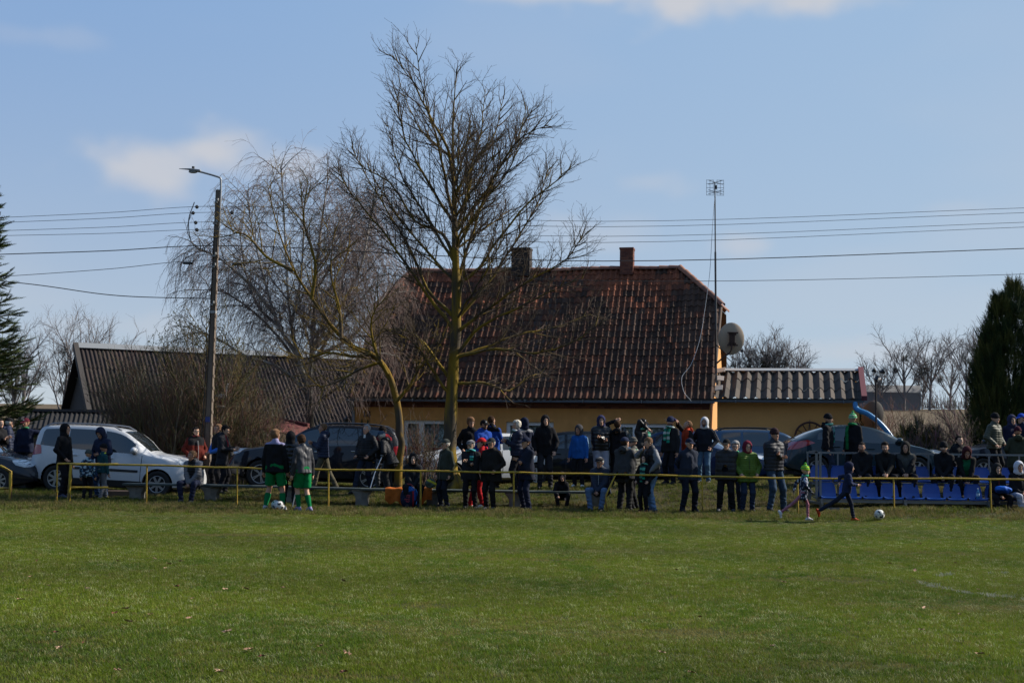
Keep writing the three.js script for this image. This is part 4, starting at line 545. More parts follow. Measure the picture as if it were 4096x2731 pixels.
function columnTree(name, label, pos, seed, lobes, n, col, gold, trunkH) {
  const R = rng(seed), t = thing(name, label, 'tree', pos), list = [];
  for (let i = 0; i < n; i++) { const L = lobes[(R() * lobes.length) | 0], v = Math.pow(R(), 0.85), y = mix(L[3], L[4], v), prof = L[2] * Math.pow(Math.sin(Math.PI * clamp(mix(0.12, 0.985, v))), 0.7) * mix(1, 0.55, v), a = R() * 6.283, rr = Math.sqrt(mix(0.25, 1, R())) * prof * mix(0.55, 1.35, fbm(a * 1.7, y * 1.6, L[0] * 3, 3)), p = V(L[0] + Math.cos(a) * rr, y, L[1] + Math.sin(a) * rr); if (fbm(p.x * 2.2, p.y * 1.6, p.z * 2.2, 2) < (y < 1.6 ? 0.48 : 0.34)) continue; const d = V(Math.cos(a) * 0.55, 1.0 + R() * 0.6, Math.sin(a) * 0.55).normalize(); const k = gold && noise(p.x * 3, p.y * 3, p.z * 3) > 0.55 ? gold : col; list.push([p, d, mix(0.16, 0.36, R()), 0.065, k, 7]); }
  for (let i = 0; i < n / 45; i++) { const L = lobes[(R() * lobes.length) | 0], v = R(), y = mix(L[3] + 0.5, L[4] - 0.3, v), a = R() * 6.28, rr = L[2] * Math.pow(Math.sin(Math.PI * mix(0.12, 0.985, v)), 0.7) * mix(1, 0.55, v) * 1.02; list.push([V(L[0] + Math.cos(a) * rr, y, L[1] + Math.sin(a) * rr), V(Math.cos(a) * 0.6, 1, Math.sin(a) * 0.6).normalize(), mix(0.3, 0.6, R()), 0.035, R() < 0.4 && gold ? gold : col, 11]); }
  for (const L of lobes) for (let i = 0; i < 14; i++) { const a = R() * 6.28; list.push([V(L[0] + Math.cos(a) * 0.09, L[4] - 0.2 + R() * 0.1, L[1] + Math.sin(a) * 0.09), V(Math.cos(a) * 0.2, 1, Math.sin(a) * 0.2).normalize(), mix(0.25, 0.5, R()), 0.03, col, 9]); }
  part(t, 'crown', sprayGeo(list, R), needleMat); for (const L of lobes.slice(0, 3)) part(t, 'trunk', tube([[L[0] * 0.4, -0.1, L[1] * 0.4], [L[0] * 0.7, 1.2, L[1] * 0.7], [L[0], trunkH ?? L[4] * 0.8, L[1]]], [0.12, 0.09, 0.03], 8), M(0.10, 0.07, 0.05, 0.9)); return t;
}
columnTree('juniper_tree', 'tall dark green juniper behind the standing men on the bank', [15.15, groundY(15, 40.5), -40.6], 71, [[-0.45, 0.1, 1.25, 0.25, 5.35], [0.1, -0.2, 1.25, 0.2, 5.8], [0.85, 0.2, 1.1, 0.2, 5.4], [-0.1, 0.4, 0.95, 0.2, 5.1], [-0.85, 0.3, 0.8, 0.2, 4.3], [1.4, 0, 0.9, 0.2, 4.9]], 24000, [0.020, 0.035, 0.010], [0.07, 0.075, 0.018], 4);
columnTree('thuja_shrub', 'low thuja shrub with golden tips behind the teal hatchback bonnet', [12.05, groundY(12, 39.6), -39.8], 72, [[0, 0, 0.6, 0, 1.55], [0.35, 0.1, 0.45, 0, 1.3], [-0.45, 0.1, 0.5, 0, 1.25]], 1700, [0.030, 0.042, 0.012], [0.12, 0.10, 0.015], 0.9);
columnTree('thuja_shrub', 'small dark thuja shrub beside the wind spinner pole', [11.75, groundY(11.7, 44.9), -45.2], 73, [[0, 0, 0.5, 0, 1.9], [-0.3, 0, 0.4, 0, 1.1]], 1100, [0.026, 0.034, 0.012], [0.07, 0.065, 0.016], 0.9);
columnTree('thuja_shrub', 'yellowish thuja shrub at the annex corner under the blue hose', [12.3, groundY(12.3, 43), -43.2], 74, [[0, 0, 0.4, 0, 0.95]], 800, [0.06, 0.055, 0.014], [0.13, 0.11, 0.02], 0.8);
{ // spruce at the edge of the frame
  const R = rng(88), t = thing('spruce_tree', 'green spruce with upturned needle branches behind the black cap man', 'tree', [-15.2, groundY(-15, 38), -38.2]), H = 8.7, list = [], wood = new Tubes();
  part(t, 'trunk', tube([[0, -0.1, 0], [0.02, 4, 0], [0, H, 0]], [0.17, 0.1, 0.015], 10), M(0.07, 0.045, 0.03, 0.95));
  for (let i = 0; i < 190; i++) { const v = Math.pow(R(), 0.9), y = mix(0.7, H - 0.3, v), a = i * 2.4 + R(), len = mix(1.95, 0.3, Math.pow(v, 0.85)) * mix(0.8, 1.15, R()), q = wander(R, V(0, y, 0), V(Math.cos(a), -0.30, Math.sin(a)), len, 7, 0.10, 0.10); wood.add(q, taper(q.length, 0.022, 0.006), 4, [0.05, 0.035, 0.022]);
    const needles = (pts, nn, l) => { for (let k = 0; k < nn; k++) { const [p, d] = along(pts, (k + R()) / nn); list.push([p, d, l * 1.3, 0.05, R() < 0.12 ? [0.075, 0.085, 0.02] : [0.040, 0.064, 0.015], 7]); } };
    needles(q, 16, 0.14); const m = Math.round(len * 15); for (let k = 0; k < m; k++) { const [p, d] = along(q, mix(0.15, 1, (k + R()) / m)), s = V(-d.z, 0, d.x).multiplyScalar(k % 2 ? 1 : -1), dd = d.clone().multiplyScalar(0.8).add(s.multiplyScalar(0.65)); dd.y += (R() - 0.6) * 0.8; const tw = wander(R, p, dd, mix(0.15, 0.5, R()) * (len > 0.9 ? 1 : 0.6), 3, 0.12, 0.06); wood.add(tw, taper(4, 0.007, 0.004), 3, [0.06, 0.045, 0.025]); needles(tw, 8, 0.12); } }
  part(t, 'branches', wood.geo(), bareMat); part(t, 'needles', sprayGeo(list, R), needleMat);
}
// bare trees with mistletoe on the far field
function farTree(label, x, d, h, w, seed, balls, group) {
  const R = rng(seed), y0 = groundY(x, d), t = thing('field_tree', label, 'tree', [x, y0, -d], 0, group), T = new Tubes(), C = new Tubes(), k = d / 150, col = [0.15, 0.135, 0.135], sink = (l, q, r, s) => C.add(q, r, s, col);
  const cfg = [{ n: 5, t0: 0.25, len: [h * 0.18, h * 0.4], ang: [0.4, 0.9], lift: 0.2, r: 0.055 * k, r1: 0.02 * k, seg: 4, wob: 0.25, up: 0.08, sides: 3 }, { n: 5, t0: 0.2, len: [h * 0.1, h * 0.18], ang: [0.35, 0.8], r: 0.024 * k, r1: 0.012 * k, seg: 3, wob: 0.3, up: 0.06, sides: 3 }, { n: 5, t0: 0.2, len: [h * 0.05, h * 0.1], ang: [0.3, 0.9], r: 0.014 * k, r1: 0.009 * k, seg: 2, wob: 0.3, up: 0.04, sides: 3 }];
  const tr = wander(R, V(0, -0.3, 0), V(0.05, 1, 0), h * 0.85, 6, 0.05, 0.02); T.add(tr, taper(tr.length, h * 0.024, 0.05), 6, col); const stems = [tr]; for (let i = 0; i < 5; i++) { const [p] = along(tr, mix(0.2, 0.6, R())), a = i * 1.3 + R(); const q = wander(R, p, V(Math.cos(a) * w, 1.1, Math.sin(a) * w), h * mix(0.4, 0.62, R()), 6, 0.12, 0.05); T.add(q, taper(q.length, h * 0.012, 0.03), 5, col); stems.push(q); }
  stems.forEach((q) => shoots(R, sink, q, 0.2, cfg, 0, 1)); part(t, 'trunk', T.geo(), bareMat); part(t, 'crown', C.geo(), bareMat);
  for (let i = 0; i < balls; i++) { const [p] = along(stems[(R() * stems.length) | 0], mix(0.4, 0.95, R())), r = mix(0.4, 0.85, R()) * k, list = []; p.x += (R() - 0.5) * h * 0.15; for (let j = 0; j < 90; j++) { const v = V(R() - 0.5, R() - 0.5, R() - 0.5).normalize(); list.push([p.clone().addScaledVector(v, r * 0.2 * R()), v, r * mix(0.7, 1, R()), 0.12 * k, [0.036, 0.036, 0.022], 5]); } part(t, 'mistletoe', sprayGeo(list, R), needleMat); }
}
const ftR = rng(5), roofG = 'mistletoe trees behind the annex roof';
[[28.6, 7.2], [30.4, 7.9], [32.0, 8.2], [33.6, 7.9], [35.6, 7.6]].forEach(([x, h], i) => farTree(['far bare tree nearest the gable dish', 'second far tree from the gable dish, above the annex ridge', 'tallest far tree in the clump over the annex ridge', 'fourth far tree from the gable dish, dark with mistletoe', 'rightmost far tree in the clump over the annex ridge'][i], x, 170, h, 0.4, 100 + i, 5, roofG));
[[43.5, 160, 6.0, 2], [46.6, 160, 8.0, 3], [49.6, 160, 7.8, 3], [52.0, 160, 6.8, 2]].forEach(([x, d, h, b], i) => farTree(['small far tree just right of the dark dish', 'broad far tree behind the wind spinner pole', 'broad dark far tree over the grey hall end', 'lower far tree at the right end of its clump on the field'][i], x, d, h, 0.8, 120 + i, b, 'trees on the far field'));
[[57.3, 170, 8.2, 3], [60.0, 170, 8.8, 4], [54.8, 180, 5.0, 0]].forEach(([x, d, h, b], i) => farTree(['slender far tree left of the juniper', 'far tree half hidden by the juniper', 'thin small far tree alone on the field skyline'][i], x, d, h, 0.5, 130 + i, b, 'trees on the far field'));
[[-41.3, 112, 6.2, 4], [-39.2, 108, 7.5, 6], [-37.3, 112, 6.8, 5], [-35.6, 110, 8.4, 2], [-33.6, 112, 7.8, 1], [-43.5, 110, 7.0, 3]].forEach(([x, d, h, b], i) => farTree(['mistletoe tree showing just right of the spruce', 'leaning mistletoe tree between spruce and barn', 'mistletoe tree close to the barn gable', 'tall far tree touching the barn gable', 'far tree rising behind the barn ridge end', 'far tree mostly behind the spruce'][i], x, d, h, 0.6, 140 + i, b, 'trees behind the barn'));
{ // hedge line on the far field
  const R = rng(52), C = new Tubes(); for (let i = 0; i < 900; i++) { const x = mix(20, 75, R()), d = 176 + R() * 6, p = V(x, groundY(x, d), -d); const q = wander(R, p, V((R() - 0.5) * 0.7, 1, 0), mix(0.8, 3.0, R() * R()), 3, 0.3, 0.05); C.add(q, taper(4, 0.05, 0.02), 3, [0.13, 0.115, 0.11]); } const o = solo('hedge_thicket', C.geo(), bareMat, 'distant bare hedge thicket along the far field', 'thicket', null, 'stuff');
}
{ // dark conifer wood on the other side of the pitch, behind the photographer: what the car flanks mirror
  const R = rng(61), g = []; for (let k = 0; k < 9; k++) { const y = 1.2 + k * 1.35, r = mix(2.6, 0.5, k / 8), c = new THREE.ConeGeometry(r, 2.6, 11, 1, true), p = c.attributes.position; for (let i = 0; i < p.count; i++) { const s = mix(0.72, 1.2, R()); p.setX(i, p.getX(i) * s); p.setZ(i, p.getZ(i) * s); p.setY(i, p.getY(i) + (R() - 0.5) * 0.5); } c.translate(0, y + 1.0, 0); g.push(c); } g.push(new THREE.CylinderGeometry(0.18, 0.26, 3, 8).translate(0, 1.4, 0));
  const geo = join(g); geo.computeVertexNormals(); const n = 150, im = new THREE.InstancedMesh(geo, M(0.026, 0.038, 0.018, 0.9, { side: THREE.DoubleSide }), n), m = new THREE.Matrix4(); for (let i = 0; i < n; i++) { const row = i % 3, x = mix(-85, 85, (i + R()) / n), s = mix(0.95, 1.3, R()); m.makeRotationY(R() * 6); m.scale(V(s, s, s)); m.setPosition(x, -0.1, 13 + row * 4 + R() * 2 + Math.abs(x) * 0.0); im.setMatrixAt(i, m); } im.name = 'conifer_wood'; im.castShadow = im.receiveShadow = true; scene.add(im); meta(im, 'dark conifer wood across the pitch behind the photographer', 'wood', null, 'stuff');
}

// ------------------------------------------------------------------ parked cars
const evaluator = new Evaluator(); evaluator.attributes = ['position', 'normal']; evaluator.useGroups = false;
const tyreMat = M(0.014, 0.014, 0.015, 0.85), rimMat = M(0.42, 0.43, 0.45, 0.35, { metalness: 0.7 }), rimDark = M(0.16, 0.165, 0.175, 0.4, { metalness: 0.6 }), trimBlack = M(0.014, 0.014, 0.015, 0.6), carGlass = M(0.012, 0.017, 0.02, 0.04, { clearcoat: 1 }), lampGlass = M(0.42, 0.45, 0.48, 0.08, { clearcoat: 1 }), tailRed = M(0.32, 0.012, 0.018, 0.15, { clearcoat: 1 }), chrome = M(0.5, 0.51, 0.52, 0.25, { metalness: 0.9 });
const paint = (r, g, b) => M(r, g, b, 0.4, { clearcoat: 0.7, clearcoatRoughness: 0.03, specularIntensity: 0.15 });
/* o: L, W length and width; top: roof line [s, y] with s from the front bumper; belt: window line; glassS: [windscreen foot, roof front, roof rear, rear glass foot]; axles, wheelR, sides: side windows as [s0, s1] spans */
function makeCar(o) {
  const { L, W, top, belt, axles, wheelR } = o, tx = top.map((p) => p[0]), ty = top.map((p) => p[1]), bx = belt.map((p) => p[0]), by = belt.map((p) => p[1]);
  const crv = (xs, ys) => { const c = new THREE.SplineCurve(xs.map((x, i) => new THREE.Vector2(x, ys[i]))).getPoints(140), X = c.map((p) => p.x), Y = c.map((p) => p.y); return (x) => lin(X, Y, x); };
  const topAt = crv(tx, ty), beltAt = crv(bx, by), clear = o.clear ?? 0.2, hw = (s) => W / 2 * (1 - 0.26 * Math.pow(clamp(1 - s / 0.75), 2.2) - 0.20 * Math.pow(clamp((s - (L - 0.6)) / 0.6), 2.2));
  const [g0, g1, g2, g3] = o.glassS;
  const roofW = (s) => hw(s) * 0.80, bottom = (s) => clear + 0.12 * Math.pow(clamp(1 - s / 0.55), 2) + 0.16 * Math.pow(clamp((s - (L - 0.5)) / 0.5), 2);
  // half width of the body at height y of station s
  const halfAt = (s, y) => { const w = hw(s), b = beltAt(s), t = topAt(s), lo = bottom(s); if (y <= b) { const k = (y - lo) / Math.max(b - lo, 0.05); return w * (0.93 + 0.07 * Math.sin(clamp(k * 0.9 + 0.12) * Math.PI)); } const k = clamp((y - b) / Math.max(t - b, 0.02)); const gh = clamp((t - b - 0.1) / 0.25), w1 = halfAt(s, b); const green = mix(w1, roofW(s), Math.pow(k, 1.15)) * (k > 0.9 ? 1 - 0.10 * Math.pow((k - 0.9) / 0.1, 2) : 1), hood = w1 * Math.sqrt(Math.max(0.0, 1 - Math.pow(k, 2.2) * 0.75)); return mix(hood, green, gh); };
  const st = []; for (let i = 0; i <= 56; i++) st.push(L * (0.5 - 0.5 * Math.cos(Math.PI * i / 56)) * 0.35 + L * i / 56 * 0.65);
  const N = 13, P = [], I = [];
  st.forEach((s) => { const lo = bottom(s), b = Math.min(beltAt(s), topAt(s) - 0.012), t = topAt(s); const half = [[0, lo]]; half.push([hw(s) * 0.8, lo]); for (const k of [0.08, 0.25, 0.45, 0.65, 0.85, 1]) half.push([halfAt(s, mix(lo, b, k)), mix(lo, b, k)]); for (const k of [0.3, 0.6, 0.85, 0.97]) half.push([halfAt(s, mix(b, t, k)), mix(b, t, k)]); half.push([halfAt(s, t) * 0.55, t + 0.006]); half.push([0, t + 0.012]); for (const [z, y] of half) P.push(L / 2 - s, y, z); for (let k = half.length - 2; k > 0; k--) P.push(L / 2 - s, half[k][1], -half[k][0]); });
  const ring = P.length / 3 / st.length; for (let i = 0; i < st.length - 1; i++) for (let j = 0; j < ring; j++) { const a = i * ring + j, b = i * ring + (j + 1) % ring; I.push(a, a + ring, b, b, a + ring, b + ring); }
  for (let j = 1; j < ring - 1; j++) { I.push(0, j, j + 1); const q = (st.length - 1) * ring; I.push(q, q + j + 1, q + j); }
  let body = new THREE.BufferGeometry(); body.setAttribute('position', new THREE.Float32BufferAttribute(P, 3)); body.setIndex(I); body.computeVertexNormals();
  let brush = new Brush(body); brush.updateMatrixWorld();
  for (const a of axles) { const c = new THREE.CylinderGeometry(wheelR * 1.16, wheelR * 1.16, W + 1, 32); c.rotateX(Math.PI / 2); const q = new Brush(c); q.position.set(L / 2 - a, wheelR, 0); q.updateMatrixWorld(); brush = evaluator.evaluate(brush, q, SUBTRACTION); }
  const shell = toCreasedNormals(brush.geometry.index ? brush.geometry.toNonIndexed() : brush.geometry, 0.55);
  const on = (s, y, off, side) => V(L / 2 - s, y, side * (halfAt(s, y) + off));
  // a panel that follows the body side over an outline [s, y]
  const sidePanel = (poly, off, side, thick = 0.0) => { const sh = new THREE.Shape(poly.map((p) => new THREE.Vector2(p[0], p[1]))), nS = 12, ss = poly.map((p) => p[0]), s0 = Math.min(...ss), s1 = Math.max(...ss), Pp = [], Ii = []; const span = (s) => { const ys = []; for (let k = 0; k < poly.length; k++) { const a = poly[k], b = poly[(k + 1) % poly.length]; if ((a[0] <= s && b[0] >= s) || (b[0] <= s && a[0] >= s)) { if (Math.abs(a[0] - b[0]) < 1e-6) ys.push(a[1], b[1]); else ys.push(mix(a[1], b[1], (s - a[0]) / (b[0] - a[0]))); } } return [Math.min(...ys), Math.max(...ys)]; };
    for (let i = 0; i <= nS; i++) { const s = mix(s0 + 1e-4, s1 - 1e-4, i / nS), [a, b] = span(s); for (let j = 0; j <= 5; j++) { const v = on(s, mix(a, b, j / 5), off, side); Pp.push(v.x, v.y, v.z); } } for (let i = 0; i < nS; i++) for (let j = 0; j < 5; j++) { const a = i * 6 + j; side > 0 ? Ii.push(a, a + 1, a + 6, a + 1, a + 7, a + 6) : Ii.push(a, a + 6, a + 1, a + 1, a + 6, a + 7); }
    const g = new THREE.BufferGeometry(); g.setAttribute('position', new THREE.Float32BufferAttribute(Pp, 3)); g.setIndex(Ii); g.computeVertexNormals(); return g; };
  const topPanel = (s0, s1, ws, off) => { const Pp = [], Ii = [], n = 8, m = 8; for (let i = 0; i <= n; i++) { const s = mix(s0, s1, i / n), y = topAt(s) + 0.014; for (let j = 0; j <= m; j++) { const k = j / m * 2 - 1, w = halfAt(s, topAt(s) - 0.01) * ws * k; const e = 0.02, nx = (topAt(s + e) - topAt(s - e)) / (2 * e), l = Math.hypot(1, nx); Pp.push(L / 2 - s + nx / l * off, y + off / l - 0.022 * Math.pow(Math.abs(k), 3), w); } } for (let i = 0; i < n; i++) for (let j = 0; j < m; j++) { const a = i * (m + 1) + j; Ii.push(a, a + 1, a + m + 1, a + 1, a + m + 2, a + m + 1); } const g = new THREE.BufferGeometry(); g.setAttribute('position', new THREE.Float32BufferAttribute(Pp, 3)); g.setIndex(Ii); g.computeVertexNormals(); return g; };
  const car = thing('parked_car', o.label, 'car', o.pos, o.yaw, 'cars parked on the bank behind the crowd'); car.rotation.order = 'YXZ'; car.rotation.z = o.tilt ?? 0;
  const bodyM = part(car, 'body', shell, o.paint);
  part(car, 'underbody', box(L * 0.9, 0.12, W * 0.78, 0, clear + 0.02, 0), trimBlack);
  for (const side of [1, -1]) {
    for (const [s0, s1, kind] of o.sides) {
      const f = (s) => Math.min(topAt(s) - 0.085, 99), lowA = beltAt(s0) + 0.025, lowB = beltAt(s1) + 0.025, poly = [[s0, lowA]]; for (let k = 0; k <= 6; k++) { const s = mix(s0, s1, k / 6); poly.push([s, Math.max(f(s), beltAt(s) + 0.03)]); } poly.push([s1, lowB]); if (kind === 'rear') poly[poly.length - 2] = [s1 - 0.02, mix(lowB, f(s1), 0.75)];
      part(car, 'side_window', sidePanel(poly, 0.005, side), carGlass);
    }
    for (const s of o.doors) { const y0 = clear + 0.16, y1 = beltAt(s); part(car, 'door_seam', sidePanel([[s - 0.007, y0], [s - 0.007, y1], [s + 0.007, y1], [s + 0.007, y0]], 0.002, side), trimBlack); }
    for (const s of o.handles) { const p = on(s, beltAt(s) - 0.13, 0.012, side); part(car, 'door_handle', rbox(0.2, 0.035, 0.035, 0.012, p.x, p.y, p.z), o.handleMat ?? o.paint); }
    if (o.clad) { part(car, 'sill_trim', sidePanel([[axles[0] + wheelR * 1.18, clear + 0.0], [axles[0] + wheelR * 1.18, clear + 0.16], [axles[1] - wheelR * 1.18, clear + 0.16], [axles[1] - wheelR * 1.18, clear]], 0.008, side), trimBlack); part(car, 'door_strip', sidePanel([[axles[0] + wheelR * 1.5, 0.60], [axles[0] + wheelR * 1.5, 0.66], [axles[1] - wheelR * 1.3, 0.66], [axles[1] - wheelR * 1.3, 0.60]], 0.012, side), trimBlack); }
    const mp = on(g0 + 0.34, beltAt(g0 + 0.34) + 0.08, 0.0, side), mir = new THREE.SphereGeometry(0.115, 14, 10); mir.scale(0.75, 0.72, 0.95); mir.translate(mp.x, mp.y + 0.03, mp.z + side * 0.08); const mm = part(car, 'wing_mirror', mir, o.mirrorMat ?? o.paint); part(mm, 'mirror_foot', box(0.08, 0.05, 0.16, mp.x, mp.y - 0.04, mp.z + side * 0.02), trimBlack);
    // lamps sit in the corners
    const hs = o.lampS ?? 0.42, hy = o.lampY, hg = sidePanel([[0.10, hy - 0.04], [0.06, hy + 0.07], [hs * 0.6, hy + 0.12], [hs, hy + 0.12], [hs * 0.8, hy + 0.0], [hs * 0.4, hy - 0.06]], 0.007, side); part(car, 'headlight', hg, lampGlass);
    const tl = o.tail ?? [[L - 0.36, o.tailY - 0.04], [L - 0.32, o.tailY + 0.17], [L - 0.07, o.tailY + 0.19], [L - 0.05, o.tailY - 0.10]]; part(car, 'tail_light', sidePanel(tl, 0.007, side), tailRed);
    if (o.rails) { const pts = []; for (let k = 0; k <= 10; k++) { const s = mix(g1 + 0.05, g2 - 0.05, k / 10); pts.push(V(L / 2 - s, topAt(s) + (k === 0 || k === 10 ? -0.01 : 0.055), side * halfAt(s, topAt(s)) * 0.93)); } part(car, 'roof_rail', tube(pts, 0.022, 6), o.rails); }
  }
  part(car, 'windscreen', topPanel(g0 + 0.03, g1 - 0.03, 0.88, 0.006), carGlass); part(car, 'rear_window', topPanel(g2 + 0.04, g3 - 0.03, 0.82, 0.006), carGlass);
  part(car, 'grille', box(0.03, 0.12, W * 0.5, L / 2 - 0.03, o.lampY - 0.06, 0), trimBlack); part(car, 'lower_grille', box(0.04, 0.13, W * 0.62, L / 2 - 0.03, clear + 0.2, 0), trimBlack);
  part(car, 'number_plate', box(0.012, 0.11, 0.52, L / 2 + 0.002, clear + 0.32, 0), M(0.55, 0.56, 0.57, 0.5)); part(car, 'number_plate', box(0.012, 0.11, 0.52, -L / 2 - 0.002, clear + 0.42, 0), M(0.55, 0.56, 0.57, 0.5));
  if (o.spoiler) part(car, 'roof_spoiler', rbox(0.22, 0.04, W * 0.62, 0.015, L / 2 - g2 - 0.08, topAt(g2) + 0.0, 0), o.paint);
  if (o.brakeLamp) part(car, 'brake_lamp', box(0.03, 0.03, W * 0.4, L / 2 - g2 - 0.17, topAt(g2 + 0.05) - 0.02, 0), tailRed);
  if (o.aerial) part(car, 'aerial', tube([[L / 2 - o.aerial, topAt(o.aerial), 0.1], [L / 2 - o.aerial - 0.25, topAt(o.aerial) + 0.36, 0.1]], 0.007, 5), trimBlack);
  // wheels
  const rimM = o.rimMat ?? rimMat, rr = wheelR * (o.rimK ?? 0.64);
  const tyreG = lathe([[rr * 0.98, -0.1], [wheelR * 0.93, -0.105], [wheelR, -0.075], [wheelR, 0.075], [wheelR * 0.93, 0.105], [rr * 0.98, 0.1], [rr * 0.95, 0.0], [rr * 0.98, -0.1]], 28).rotateX(Math.PI / 2);
  const rim = [new THREE.TorusGeometry(rr * 0.96, rr * 0.055, 6, 28).translate(0, 0, 0.09), new THREE.CylinderGeometry(rr * 0.2, rr * 0.2, 0.03, 12).rotateX(Math.PI / 2).translate(0, 0, 0.09)]; const ns = o.spokes ?? 7; for (let k = 0; k < ns; k++) { const a = k / ns * 6.283; for (const dd of (o.twin ? [-0.11, 0.11] : [0])) rim.push(box(rr * 0.86, rr * (o.twin ? 0.1 : 0.24), 0.022, rr * 0.52, 0, 0.088).rotateZ(a + dd)); }
  const rimG = join(rim), backG = new THREE.CylinderGeometry(rr * 0.97, rr * 0.97, 0.04, 20).rotateX(Math.PI / 2).translate(0, 0, 0.03);
  for (const a of axles) for (const side of [1, -1]) { const w = new THREE.Group(); w.name = 'wheel'; w.position.set(L / 2 - a, wheelR, side * (W / 2 - 0.12)); if (side < 0) w.rotation.y = Math.PI; w.rotation.z = a * 1.3; car.add(w); part(w, 'tyre', tyreG, tyreMat); part(w, 'rim', rimG, rimM); part(w, 'brake_disc', backG, trimBlack); part(w, 'arch_liner', new THREE.CylinderGeometry(wheelR * 1.14, wheelR * 1.14, 0.5, 20, 1, true).rotateX(Math.PI / 2).translate(0, 0, -0.26), trimBlack); }
  return car;
}
const PI = Math.PI;
// white crossover, nose to the right
makeCar({ label: 'white compact crossover with roof rails facing the concrete pole', L: 4.22, W: 1.79, pos: [-10.12, 0.14, -35.0], yaw: -0.03, tilt: -0.045, paint: paint(0.52, 0.53, 0.55), clear: 0.22, clad: true,
  top: [[0, 0.62], [0.08, 0.86], [0.30, 0.98], [0.75, 1.06], [1.16, 1.12], [1.52, 1.40], [1.85, 1.60], [2.3, 1.68], [3.0, 1.69], [3.65, 1.66], [3.98, 1.58], [4.12, 1.2], [4.19, 0.95], [4.22, 0.6]], belt: [[0, 0.55], [0.3, 0.83], [1.2, 1.02], [2.5, 1.06], [3.5, 1.10], [4.0, 1.10], [4.22, 0.55]], glassS: [1.16, 1.88, 3.97, 4.13], axles: [0.86, 3.44], wheelR: 0.335, sides: [[1.5, 2.28], [2.36, 3.2], [3.27, 3.93, 'rear']], doors: [1.3, 2.32, 3.22], handles: [2.12, 3.02], lampY: 0.86, tailY: 0.98, rails: M(0.22, 0.22, 0.23, 0.4, { metalness: 0.5 }), spokes: 7, aerial: 3.7 });
// black off-roader, nose to the left
makeCar({ label: 'big black off-roader behind the two players in green shorts', L: 4.75, W: 1.92, pos: [-5.22, 0.26, -37.0], yaw: PI + 0.02, tilt: 0.02, paint: paint(0.010, 0.012, 0.018), clear: 0.25,
  top: [[0, 0.66], [0.1, 0.88], [0.45, 1.03], [0.95, 1.12], [1.35, 1.18], [1.8, 1.45], [2.2, 1.66], [2.8, 1.735], [3.6, 1.74], [4.2, 1.69], [4.45, 1.58], [4.62, 1.22], [4.7, 1.0], [4.75, 0.6]], belt: [[0, 0.6], [0.35, 0.92], [1.3, 1.10], [2.6, 1.14], [3.9, 1.20], [4.5, 1.18], [4.75, 0.6]], glassS: [1.35, 2.25, 4.4, 4.64], axles: [0.92, 3.82], wheelR: 0.372, sides: [[1.72, 2.6], [2.68, 3.55], [3.62, 4.3, 'rear']], doors: [1.5, 2.64, 3.6], handles: [2.42, 3.4], lampY: 0.92, tailY: 1.05, rails: M(0.10, 0.105, 0.12, 0.35, { metalness: 0.6 }), spokes: 5, twin: true, rimK: 0.68, aerial: 3.9, handleMat: chrome });
// white hatchback, nose to the left and towards the pitch
makeCar({ label: 'white hatchback parked at an angle behind the tall bare tree', L: 4.3, W: 1.78, pos: [-0.85, 0.36, -38.0], yaw: PI + 0.52, paint: paint(0.52, 0.535, 0.555), clear: 0.19,
  top: [[0, 0.55], [0.1, 0.72], [0.4, 0.84], [0.8, 0.93], [1.15, 1.0], [1.6, 1.22], [2.1, 1.42], [2.6, 1.475], [3.2, 1.45], [3.8, 1.34], [4.1, 1.12], [4.22, 0.9], [4.3, 0.55]], belt: [[0, 0.5], [0.4, 0.74], [1.2, 0.94], [2.6, 1.0], [3.7, 1.06], [4.1, 1.0], [4.3, 0.5]], glassS: [1.15, 2.1, 3.6, 4.1], axles: [0.86, 3.5], wheelR: 0.32, sides: [[1.55, 2.35], [2.43, 3.2], [3.26, 3.7, 'rear']], doors: [1.3, 2.39, 3.3], handles: [2.15, 3.1], lampY: 0.74, tailY: 0.9, spokes: 9 });
// black hatchback, tail to the right
makeCar({ label: 'black hatchback with a red brake lamp strip behind the boy in blue', L: 4.2, W: 1.77, pos: [1.32, 0.40, -38.9], yaw: PI, paint: paint(0.010, 0.012, 0.016), clear: 0.19,
  top: [[0, 0.55], [0.1, 0.74], [0.4, 0.87], [0.8, 0.96], [1.15, 1.03], [1.6, 1.26], [2.05, 1.46], [2.6, 1.53], [3.3, 1.52], [3.8, 1.45], [4.02, 1.15], [4.13, 0.9], [4.2, 0.55]], belt: [[0, 0.5], [0.4, 0.78], [1.2, 0.97], [2.6, 1.02], [3.7, 1.07], [4.0, 1.02], [4.2, 0.5]], glassS: [1.15, 2.05, 3.78, 4.05], axles: [0.84, 3.4], wheelR: 0.315, sides: [[1.55, 2.3], [2.38, 3.15], [3.2, 3.7, 'rear']], doors: [1.3, 2.34, 3.2], handles: [2.1, 3.0], lampY: 0.76, tailY: 0.92, spokes: 6, brakeLamp: true, spoiler: true });
